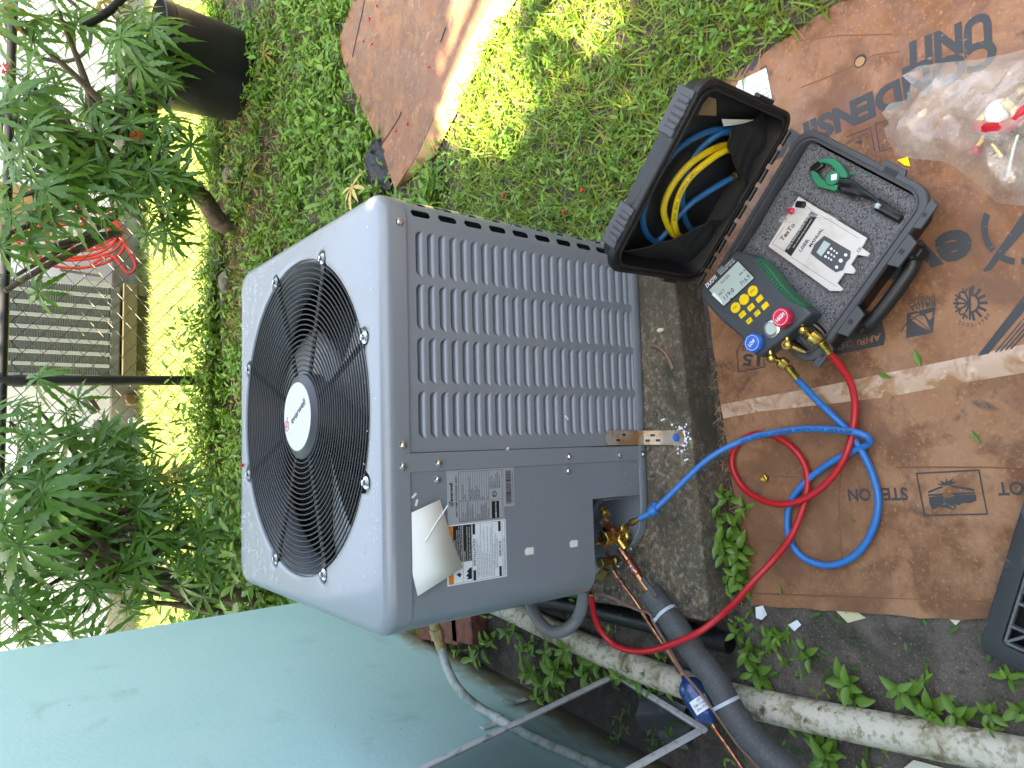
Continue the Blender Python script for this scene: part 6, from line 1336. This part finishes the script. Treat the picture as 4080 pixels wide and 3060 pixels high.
gp = scatter(1500, -1.0, 2.3, 2.5, 3.85, lambda x, y: .8); n = len(gp)
tag(bulk('mulch_litter', LEAF_V, LEAF_F, np.c_[gp, rg.uniform(.008, .02, n)], rg.random(n) * 6.28, rg.normal(0, .2, n), rg.normal(0, .5, n), rg.uniform(.02, .06, n), 'straw'), 'dry brown leaves littering the bed by the fence', 'litter')
# neighbour's lawn
n = 62000; gx = rg.uniform(-1.6, 3.8, n); gy = 3.93 + 2.35 * rg.random(n)
tag(bulk('lawn_grass', BL_V, BL_F, np.c_[gx, gy, np.full(n, .004)], rg.random(n) * 6.28, rg.normal(.7, .4, n), rg.normal(0, .3, n), rg.uniform(.035, .085, n), 'blade_lawn'), 'sunlit lawn grass beyond the fence', 'grass')
# vines creeping along the fence foot
n = 2600; gx = rg.uniform(-1.2, .9, n); gz_ = np.abs(rg.normal(0, .13, n)); gy = 3.72 + rg.normal(0, .10, n)
tag(bulk('fence_vines', LEAF_V, LEAF_F, np.c_[gx, gy, gz_ + .01], rg.random(n) * 6.28, rg.normal(.1, .5, n), rg.normal(0, .4, n), rg.uniform(.035, .07, n), 'leaf'), 'leafy vines creeping up the foot of the fence', 'vines')
n = 1900; gx = rg.uniform(-1.3, -.25, n); gy = rg.uniform(2.1, 3.7, n); gz_ = np.abs(rg.normal(0, .16, n)) + .02
tag(bulk('corner_shrubs', LEAF_V, LEAF_F, np.c_[gx, gy, gz_], rg.random(n) * 6.28, rg.normal(.1, .4, n), rg.normal(0, .4, n), rg.uniform(.05, .11, n), 'leaf_big'), 'dark leafy undergrowth behind the corner of the teal house', 'undergrowth')
# single weeds one can tell apart -------------------------------------------------
def weed(name, x, y, h, s, k, label, group, lean=(0, 0), matk='leaf_big', z=0.):
    t = thing(name, label, 'weed', (x, y, z), group); m = MB(); top = np.array([x + lean[0], y + lean[1], z + h]); m.tube([np.array([x, y, z - .01]), (np.array([x, y, z]) + top) / 2 + np.array([.004, .003, 0]), top], [.0026, .0022, .0016], 6); m.build('stem', 'leaf_fern', t)
    a0 = rg.random() * 6.28
    for i in range(k):
        f_ = .35 + .65 * (i // 2) / max(1, (k - 1) // 2); p = np.array([x, y, z]) * (1 - f_) + top * f_; a = a0 + (i % 2) * math.pi + (i // 2) * 1.45 + rg.normal(0, .2); pt = rg.normal(.30, .22) + .25 * f_; L_ = s * rg.uniform(.75, 1.15) * (1.1 - .35 * f_)
        d = np.array([math.cos(a) * math.cos(pt), math.sin(a) * math.cos(pt), math.sin(pt)]); sd = np.array([-math.sin(a), math.cos(a), 0]); nn_ = np.cross(d, sd); m = MB(); cu = rg.uniform(.05, .5)
        def lf(u, v, cu=cu, p=p, d=d, sd=sd, nn_=nn_, L_=L_):
            wd = .23 * math.sin(math.pi * min(1, u ** .8)) ** .8 * (1 if u < 1 else 0); return p + d * L_ * (u * .96 + .04) + sd * L_ * wd * (v - .5) * 2 + nn_ * L_ * (-cu * u * u + .10 * abs(v - .5) * 2 * (wd / .23) + .0)
        m.grid(lf, 7, 4); m.build('leaf', matk, t, smooth=80)
    return t
lab1 = 'bright green weed in the gap along the cardboard, %s from the black pipe end'
for ki, (px, py, h, s, k) in enumerate(sorted(((2862, 2060, .05, .045, 7), (2900, 1990, .035, .035, 6), (2880, 2140, .06, .055, 8), (2935, 2090, .04, .04, 7), (2905, 2200, .05, .05, 8), (2945, 2170, .05, .05, 7), (2920, 2280, .045, .05, 8), (2955, 2250, .04, .045, 7), (2890, 2330, .04, .045, 6), (2960, 2330, .045, .045, 7), (2885, 1960, .03, .03, 5), (2960, 2030, .03, .032, 5)), key=lambda q: -q[1])):
    p = G(px, py, .02); weed('weed', p[0], p[1], h, s * .9, k, lab1 % ORD[ki], 'weeds between slab and cardboard', tuple(rg.normal(0, .01, 2)))
lab2 = 'leafy weed %s the drain pipe, %s from the black pipe'
cn = {'in front of': 0, 'behind': 0}
for (px, py, h, s, k) in sorted(((3000, 2590, .05, .055, 8), (3090, 2560, .04, .05, 7), (3030, 2680, .06, .06, 8), (3330, 2700, .05, .06, 8), (3380, 2740, .05, .055, 7), (3640, 2790, .06, .06, 8), (3690, 2820, .05, .055, 7), (3840, 2870, .045, .05, 7), (3960, 2850, .03, .04, 6), (4030, 2820, .03, .04, 5), (3310, 2990, .07, .065, 9), (3250, 2950, .05, .06, 8), (3190, 2890, .04, .05, 6), (2960, 2520, .04, .045, 6), (3180, 2580, .03, .045, 6)), key=lambda q: q[0]):
    sd_w = 'on wall side of' if (px in (3310, 3250, 3190, 3460)) else 'on crate side of'; cn[sd_w] = cn.get(sd_w, -1) + 1; p = G(px, py, .02); weed('weed', p[0], p[1], h * .8, s * .78, k, lab2 % (sd_w, (ORD + ['fourteenth', 'fifteenth', 'sixteenth', 'seventeenth'])[cn[sd_w]]), 'weeds beside the drain pipe', tuple(rg.normal(0, .015, 2)))
lab3 = 'dark green weed on the soil by the teal wall, %s from the bricks'
for ki, (px, py, h, s, k) in enumerate(sorted(((1920, 2570, .08, .07, 8), (1960, 2545, .06, .055, 7), (2050, 2530, .05, .05, 7), (2120, 2560, .06, .05, 6), (2180, 2600, .05, .05, 6), (2230, 2640, .08, .075, 9), (2300, 2600, .07, .07, 8), (2160, 2680, .08, .07, 8), (2200, 2740, .07, .07, 8), (2260, 2720, .07, .07, 8), (2340, 2680, .06, .06, 7), (2400, 2660, .05, .06, 7), (2480, 2660, .06, .06, 7), (2560, 2710, .06, .06, 7), (2150, 2780, .05, .05, 6), (2090, 2600, .03, .04, 5), (2640, 2740, .05, .05, 6), (2430, 2720, .05, .05, 6), (2600, 2780, .04, .045, 6)), key=lambda q: q[0])):
    p = G(px, py, .03); weed('weed', p[0], p[1], h, s * .85, k, lab3 % (ORD + ['fourteenth', 'fifteenth', 'sixteenth', 'seventeenth', 'eighteenth', 'nineteenth'])[ki], 'weeds by the teal wall', tuple(rg.normal(0, .02, 2)))
m = MB(); m.slab([(x, y, .005) for x, y in ((-.82, -.16), (-.45, -.17), (-.33, -.22), (-.28, -.6), (-.2, -1.4), (-1.0, -1.4))], .004); tag(m.build('bare_soil', 'sandy', smooth=0), kind='structure')
# flat litter and cut stems on the soil near the crate
def soilf(x, y): return 1.0
def soil_ok(x, y): return -.75 < x < -.33 and -.95 < y < -.1 and not blocked(x, y) and not inside(x, y, card_p)
o_ = [];
while len(o_) < 170:
    x, y = rg.uniform(-.75, -.33), rg.uniform(-.95, -.1)
    if soil_ok(x, y) and abs(x - (-.60)) > .02: o_.append((x, y))
o_ = np.array(o_); n = len(o_)
tag(bulk('soil_leaves', LEAF_V, LEAF_F, np.c_[o_, rg.uniform(.004, .012, n)], rg.random(n) * 6.28, rg.normal(0, .12, n), rg.normal(0, .3, n), rg.uniform(.008, .035, n), 'leaf_fern'), 'trampled leaves strewn over the dark soil', 'leaf litter')
o_ = np.c_[rg.uniform(-.8, -.33, 2600), rg.uniform(-.95, .6, 2600)]; n = len(o_)
tag(bulk('soil_crumbs', [(0, 0, 0), (.8, .1, 0), (.5, .7, 0), (.4, .3, .6)], [(0, 1, 3), (1, 2, 3), (2, 0, 3)], np.c_[o_, np.full(n, .0)], rg.random(n) * 6.28, np.zeros(n), np.zeros(n), rg.uniform(.003, .011, n), 'soil'), 'loose crumbs of dark soil', 'soil')
# strip of debris between slab and cardboard
n = 900; xs_ = rg.uniform(-.42, .55, n); o_ = np.c_[xs_, -.145 - .025 * rg.random(n) - .10 * (xs_ < -.1) * (-.1 - xs_), rg.uniform(.002, .012, n)]
tag(bulk('gap_debris', [(0, .03, 0), (0, -.03, 0), (1, .02, 0), (1, -.02, 0)], [(0, 1, 3, 2)], o_, rg.random(n) * 6.28, rg.normal(0, .2, n), rg.normal(0, .5, n), rg.uniform(.006, .03, n), 'straw'), 'fine debris caught between slab and cardboard', 'debris')
# ------------------------------------------------------------------ coral plants
def jat_leaf(seed, lob=10, droop=.35):
    rn = random.Random(seed); v, f = [], []
    for i in range(lob):
        a = R(-150 + 300 * i / (lob - 1) + rn.uniform(-5, 5)); L_ = (.75 + .30 * math.cos(a * .55)) * rn.uniform(.86, 1.06); d = np.array([math.cos(a), math.sin(a)]); s = np.array([-d[1], d[0]]); dr = droop * rn.uniform(.4, 2.0); k = len(v)
        st = [(0, .014), (.18, .040), (.34, .068), (.44, .098), (.48, .056), (.60, .085), (.64, .048), (.76, .056), (.80, .030), (1, 0)]
        for t, w_ in st:
            r = t * L_; z = -dr * t * t * .55 + .03 * math.sin(t * 3)
            for q, up in ((1, .018), (0, -.004), (-1, .018)): p = d * r + s * q * w_; v.append((p[0], p[1], z + up * (1 - t)))
        for j in range(len(st) - 1):
            f += [(k + 3 * j, k + 3 * j + 1, k + 3 * j + 4, k + 3 * j + 3), (k + 3 * j + 1, k + 3 * j + 2, k + 3 * j + 5, k + 3 * j + 4)]
    return v, f
JM = {}
for mk in ('jat', 'jat_light', 'jat_yellow'):
    for sd in range(6):
        v, f = jat_leaf(sd, 8 + sd % 4, .25 + .22 * sd if mk != 'jat_yellow' else 1.1); me = D.meshes.new('leaf'); me.from_pydata(v, [], f); me.materials.append(MT[mk]); me.polygons.foreach_set('use_smooth', [True] * len(me.polygons)); me.update(); JM[mk, sd] = me
def coral(name, label, base, trunk, tips, loc, seed, light, thin=1.):
    rn = random.Random(seed); t = thing(name, label, 'tree', loc, 'coral plants by the fence'); L0 = Vector(loc)
    m = MB(); tr = spline(trunk, 8); nT = len(tr); m.tube(tr, [base * (1 - .45 * i / nT) * (1 + .08 * math.sin(i * 2.1)) for i in range(nT)], 12); m.build('trunk', 'bark', t, smooth=60)
    for ti, (tip, nl, r0) in enumerate(tips):
        tip = np.asarray(tip); j = rn.randrange(int(nT * .45), nT); a = tr[j]; mid = a * .5 + tip * .5 + np.array([rn.uniform(-.06, .06), rn.uniform(-.05, .05), -.04]); m = MB(); bp_ = spline([a, mid, tip], 6); m.tube(bp_, [.5 * base * (1 - .72 * i / (len(bp_) - 1)) for i in range(len(bp_))], 7); m.build('branch', 'bark', t, smooth=60)
        nl = max(3, int(nl * thin + .5))
        for k in range(nl):
            az = 2 * math.pi * k / nl + rn.uniform(-.5, .5); pl_ = rn.uniform(.07, .17); off = np.array([math.cos(az) * pl_, rn.uniform(-.9, .25) * pl_, math.sin(az) * pl_ * .75 - .01]); c = tip + off
            m = MB(); m.tube([tip, (tip + c) / 2 + np.array([0, 0, .012]), c], .0024, 5, caps=False); m.build('petiole', 'leaf_fern', t)
            nrm = unit(np.array([off[0] * 2.2 + rn.uniform(-.35, .35), -.65 + rn.uniform(-.35, .3), .62 + off[2] * 2 + rn.uniform(-.3, .3)])); fx_ = unit(off + np.array([0, 0, -.05])); fx_ = unit(fx_ - nrm * np.dot(fx_, nrm)); fy_ = np.cross(nrm, fx_)
            s = r0 * rn.choice((.55, .8, .95, 1.0, 1.1, 1.25)); mk = 'jat_light' if rn.random() < light else ('jat_yellow' if rn.random() < .025 else 'jat')
            M = Matrix(((fx_[0] * s, fy_[0] * s, nrm[0] * s, c[0] - L0.x), (fx_[1] * s, fy_[1] * s, nrm[1] * s, c[1] - L0.y), (fx_[2] * s, fy_[2] * s, nrm[2] * s, c[2] - L0.z), (0, 0, 0, 1))); inst('leaf', JM[mk, rn.randrange(6)], t, M)
    return t
tb_ = G(945, 885, 0)
tipsR = [(GY(x, y, Y), n_, r) for x, y, Y, n_, r in ((60, 90, 3.0, 6, .17), (230, 40, 3.1, 6, .17), (470, 80, 3.15, 6, .16), (545, 190, 2.9, 7, .17), (610, 275, 2.85, 7, .17), (500, 330, 3.0, 6, .16), (120, 330, 2.9, 7, .18), (40, 480, 2.8, 7, .18), (230, 420, 3.2, 5, .16), (150, 640, 2.9, 7, .18), (290, 640, 3.0, 6, .17), (440, 520, 3.0, 6, .16), (560, 570, 2.95, 6, .15), (640, 640, 2.95, 7, .15), (380, 760, 2.9, 7, .17), (230, 800, 2.85, 5, .16), (90, 780, 2.8, 6, .17), (560, 740, 2.9, 6, .15), (690, 780, 3.0, 6, .14), (20, 940, 2.8, 4, .16), (60, 1100, 3.2, 3, .14), (560, 870, 3.0, 5, .14), (650, 890, 3.05, 5, .14))]
tr1 = coral('coral_tree', 'coral plant with dark crooked trunk growing near the black bin', .062, [tb_ + np.array([.02, .02, -.02]), tb_ + np.array([-.02, 0, .10]), tb_ + np.array([.10, -.05, .22]), GY(700, 700, 3.15), GY(560, 680, 3.1), GY(400, 620, 3.05), GY(250, 560, 3.0)], tipsR, tuple(tb_), 3, .20, .80)
tipsL = [(GY(x, y, Y), n_, r) for x, y, Y, n_, r in ((40, 1680, 2.9, 5, .16), (160, 1640, 3.0, 4, .14), (60, 1860, 2.5, 7, .19), (90, 2010, 2.45, 7, .20), (300, 1690, 3.0, 4, .14), (260, 1830, 3.0, 6, .15), (400, 1850, 3.0, 6, .15), (520, 1830, 3.0, 6, .14), (330, 2000, 2.9, 7, .16), (480, 1990, 2.9, 7, .15), (600, 1990, 2.9, 6, .14), (620, 2090, 2.8, 7, .15), (510, 2110, 2.8, 6, .15), (700, 2170, 2.75, 7, .14), (580, 2220, 2.7, 6, .14), (120, 2160, 2.6, 7, .18), (20, 2280, 2.6, 6, .18), (260, 2150, 2.8, 6, .16), (400, 2250, 2.8, 6, .15), (330, 2440, 2.6, 6, .15), (180, 2340, 2.7, 5, .15), (440, 1920, 3.1, 5, .14), (60, 2480, 2.6, 5, .15), (740, 2060, 2.8, 6, .13), (800, 2190, 2.75, 6, .13), (690, 1960, 2.9, 5, .13), (760, 2290, 2.7, 5, .13), (480, 2340, 2.7, 5, .14))]
lb_ = np.array([-.86, 2.75, 0.])
tr2 = coral('coral_tree', 'coral plant with leaning mottled trunk beside the teal house corner', .050, [lb_ + np.array([0, 0, -.02]), GY(760, 2350, 2.75), GY(600, 2290, 2.78), GY(430, 2220, 2.8), GY(270, 2130, 2.8), GY(120, 2080, 2.75)], tipsL, tuple(lb_), 8, .08, .80)
for k, q in enumerate((((461, 924), (300, 1000), (150, 1080), (20, 1160)), ((480, 930), (330, 950), (200, 985), (120, 1010)))):
    m = MB(); bp_ = spline([GY(x, y, 3.1) for x, y in q], 6); m.tube(bp_, [.022 - .010 * i / len(bp_) for i in range(len(bp_))], 8); m.build('branch', 'bark', tr1, smooth=60)
for k, (p, q) in enumerate((((800, 2400), (350, 2330)), ((880, 2440), (480, 2400)), ((700, 2330), (560, 2330)), ((840, 2420), (650, 2280)))):
    m = MB(); a, b = GY(*p, 2.75), GY(*q, 2.75); m.tube(spline([a, (a + b) / 2 + np.array([.02, 0, .01]), b], 5), [.018] * 5 + [.012] * 5 + [.010], 8); m.build('branch', 'bark', tr2, smooth=60)
for tr_, px, py, Y in ((tr1, 8, 270, 2.7), (tr1, 545, 545, 2.85)):
    m = MB(); c = GY(px, py, Y); rn = random.Random(px)
    for _ in range(40): d = unit((rn.uniform(-1, 1), rn.uniform(-1, .3), rn.uniform(-1, 1))); m.lathe([(.0022, 0), (.0035, .006), (.0005, .010)], c + d * .028 * rn.random() ** .4, d, n=5)
    m.build('flower_head', 'flower_red', tr_, smooth=50)
# fallen dry palmate leaf and blossoms on the weeds
m = D.meshes.new('dry_leaf'); v, f = jat_leaf(2, 8, .5); m.from_pydata(v, [], f); m.materials.append(MT['dry_leaf']); o = D.objects.new('dry_leaf', m); COL.objects.link(o); o.location = Vector(G(1405, 745, .07)); o.scale = (.13,) * 3; o.rotation_euler = (.25, -.2, 1.9); tag(o, 'dry yellow fingered leaf lying on the weeds by the unit', 'leaf')
for k, (px, py) in enumerate(((1055, 215), (935, 330), (905, 720), (1000, 690))):
    m = D.meshes.new('dry_leaf'); v, f = jat_leaf(k, 7, .7); m.from_pydata(v, [], f); m.materials.append(MT['jat_yellow']); o = D.objects.new('dry_leaf', m); COL.objects.link(o); o.location = Vector(G(px, py, .06)); o.scale = (.11,) * 3; o.rotation_euler = (.3, -.2, k * 1.7); tag(o, 'yellowed fingered leaf on the ground, %s from the black bin' % ORD[(0, 1, 3, 2)[k]], 'leaf', 'yellow leaves near the fence bed')
for ki, (px, py) in enumerate(((2325, 760), (2252, 845), (2010, 780), (2075, 405))):
    p = G(px, py, .05); m = MB(); m.lathe([(.002, 0), (.006, .003), (.004, .009), (.001, .010)], p, n=7); tag(m.build('fallen_flower', 'flower_red', smooth=40), 'tiny red blossom in the trampled grass, %s from the open case' % ORD[ki], 'flower', 'red blossoms in the grass')
# ------------------------------------------------------------------ unseen tall tree behind the house, crown shaped to shade the yard
tt = thing('shade_tree', 'tall leafy tree behind the teal house with unseen crown shaped to shade the yard', 'tree', (-3.4, 3.1, 0))
m = MB(); m.tube(spline([(-3.4, 3.1, -.1), (-3.3, 3.0, 2), (-2.9, 2.8, 3.6), (-2.5, 2.7, 5.0)], 6), .16, 12); m.build('trunk', 'bark', tt, smooth=60)
hs = np.array([SUN_AZ[0], SUN_AZ[1]]) / math.hypot(*SUN_AZ) / math.tan(SUN_EL)
tp_, ty_ = [], []; rg2 = np.random.default_rng(12)
clumps = [(rg2.uniform(.75, 3.4), rg2.uniform(-1.2, 3.55), rg2.uniform(4.2, 6.4), rg2.uniform(.28, .5)) for _ in range(120)] + [(rg2.uniform(-.9, 3.2), rg2.uniform(1.9, 3.6), rg2.uniform(4.2, 6.2), rg2.uniform(.25, .45)) for _ in range(70)] + [(rg2.uniform(1.0, 2.3), rg2.uniform(1.0, 2.3), rg2.uniform(4.2, 6.2), rg2.uniform(.25, .4)) for _ in range(45)] + [(rg2.uniform(.7, 1.6), rg2.uniform(-1.3, -.3), rg2.uniform(4.2, 6.0), rg2.uniform(.25, .4)) for _ in range(25)] + [(rg2.uniform(-1.0, 2.6), rg2.uniform(3.0, 3.75), rg2.uniform(4.2, 6.0), rg2.uniform(.22, .35)) for _ in range(55)]
patch = [tuple(G(x, y, .02)[:2]) for x, y in ((1800, -80), (1775, 250), (1715, 560), (1800, 640), (1990, 610), (2190, 470), (2150, 260), (2080, 100), (2060, -80))]  # crown leaves are left out so sun lands inside these outlines
patch2 = [tuple(G(x, y, .02)[:2]) for x, y in ((2250, -80), (2210, 90), (2330, 260), (2480, 210), (2560, 60), (2600, -80))]
for gx_, gy_, z, r in clumps:
    if gy_ < .7 and gx_ > 1.0 and rg2.random() < .62: continue
    for _ in range(190):
        d = rg2.normal(0, 1, 3); d = d / np.linalg.norm(d) * r * rg2.random() ** .33; p = np.array([gx_ + hs[0] * z, gy_ + hs[1] * z, z]) + d; g_ = p[:2] - hs * p[2]
        if inside(g_[0], g_[1], patch) or inside(g_[0], g_[1], patch2) or p[2] < 2.9 and p[0] < -.3: continue
        if g_[1] > 3.88: continue
        tp_.append(p)
tp_ = np.array(tp_); n = len(tp_)
bulk('crown', LEAF_V, LEAF_F, tp_ - np.array([-3.4, 3.1, 0]), rg2.random(n) * 6.28, rg2.normal(0, .5, n), rg2.normal(0, .5, n), rg2.uniform(.10, .17, n), 'leaf', None, tt)
for k in range(14):
    gx_, gy_, z, r = clumps[k * 6]; e = np.array([gx_ + hs[0] * z, gy_ + hs[1] * z, z]); m = MB(); m.tube(spline([(-2.9, 2.8, 3.6), (np.array([-2.7, 2.75, 4.4]) + e) / 2, e], 5), [.06] * 5 + [.035] * 5 + [.015], 7); m.build('branch', 'bark', tt, smooth=60)

# ------------------------------------------------------------------ unseen clipped hedges added to block low sky light and deepen contrast
for nm_lab, (x0, x1, y0, y1, hh_) in (('unseen clipped greenery added to cut low sky light on the heat pump front', (-.6, 5.2, -3.9, -3.2, 2.7)), ('unseen clipped greenery added beside the yard to cut light from the side', (4.3, 5.0, -3.1, 3.3, 2.4))):
    hg = thing('added_hedge', nm_lab, 'added_hedge', ((x0 + x1) / 2, (y0 + y1) / 2, 0)); m = MB(); m.box(((x0 + x1) / 2, (y0 + y1) / 2, hh_ / 2 - .05), (x1 - x0 - .2, y1 - y0 - .2, hh_ - .1)); m.build('branches', 'bark', hg)
    n = 9000; p = np.c_[rg.uniform(x0, x1, n), rg.uniform(y0, y1, n), rg.uniform(.05, hh_, n)]; ax_ = rg.integers(0, 5, n)
    p[ax_ == 0, 0] = x0; p[ax_ == 1, 0] = x1; p[ax_ == 2, 1] = y0; p[ax_ == 3, 1] = y1; p[ax_ == 4, 2] = hh_; p += rg.normal(0, .06, (n, 3))
    o = bulk('foliage', LEAF_V, LEAF_F, p - np.array([(x0 + x1) / 2, (y0 + y1) / 2, 0]), rg.random(n) * 6.28, rg.normal(0, .6, n), rg.normal(0, .6, n), rg.uniform(.10, .18, n), 'leaf_fern', None, hg)
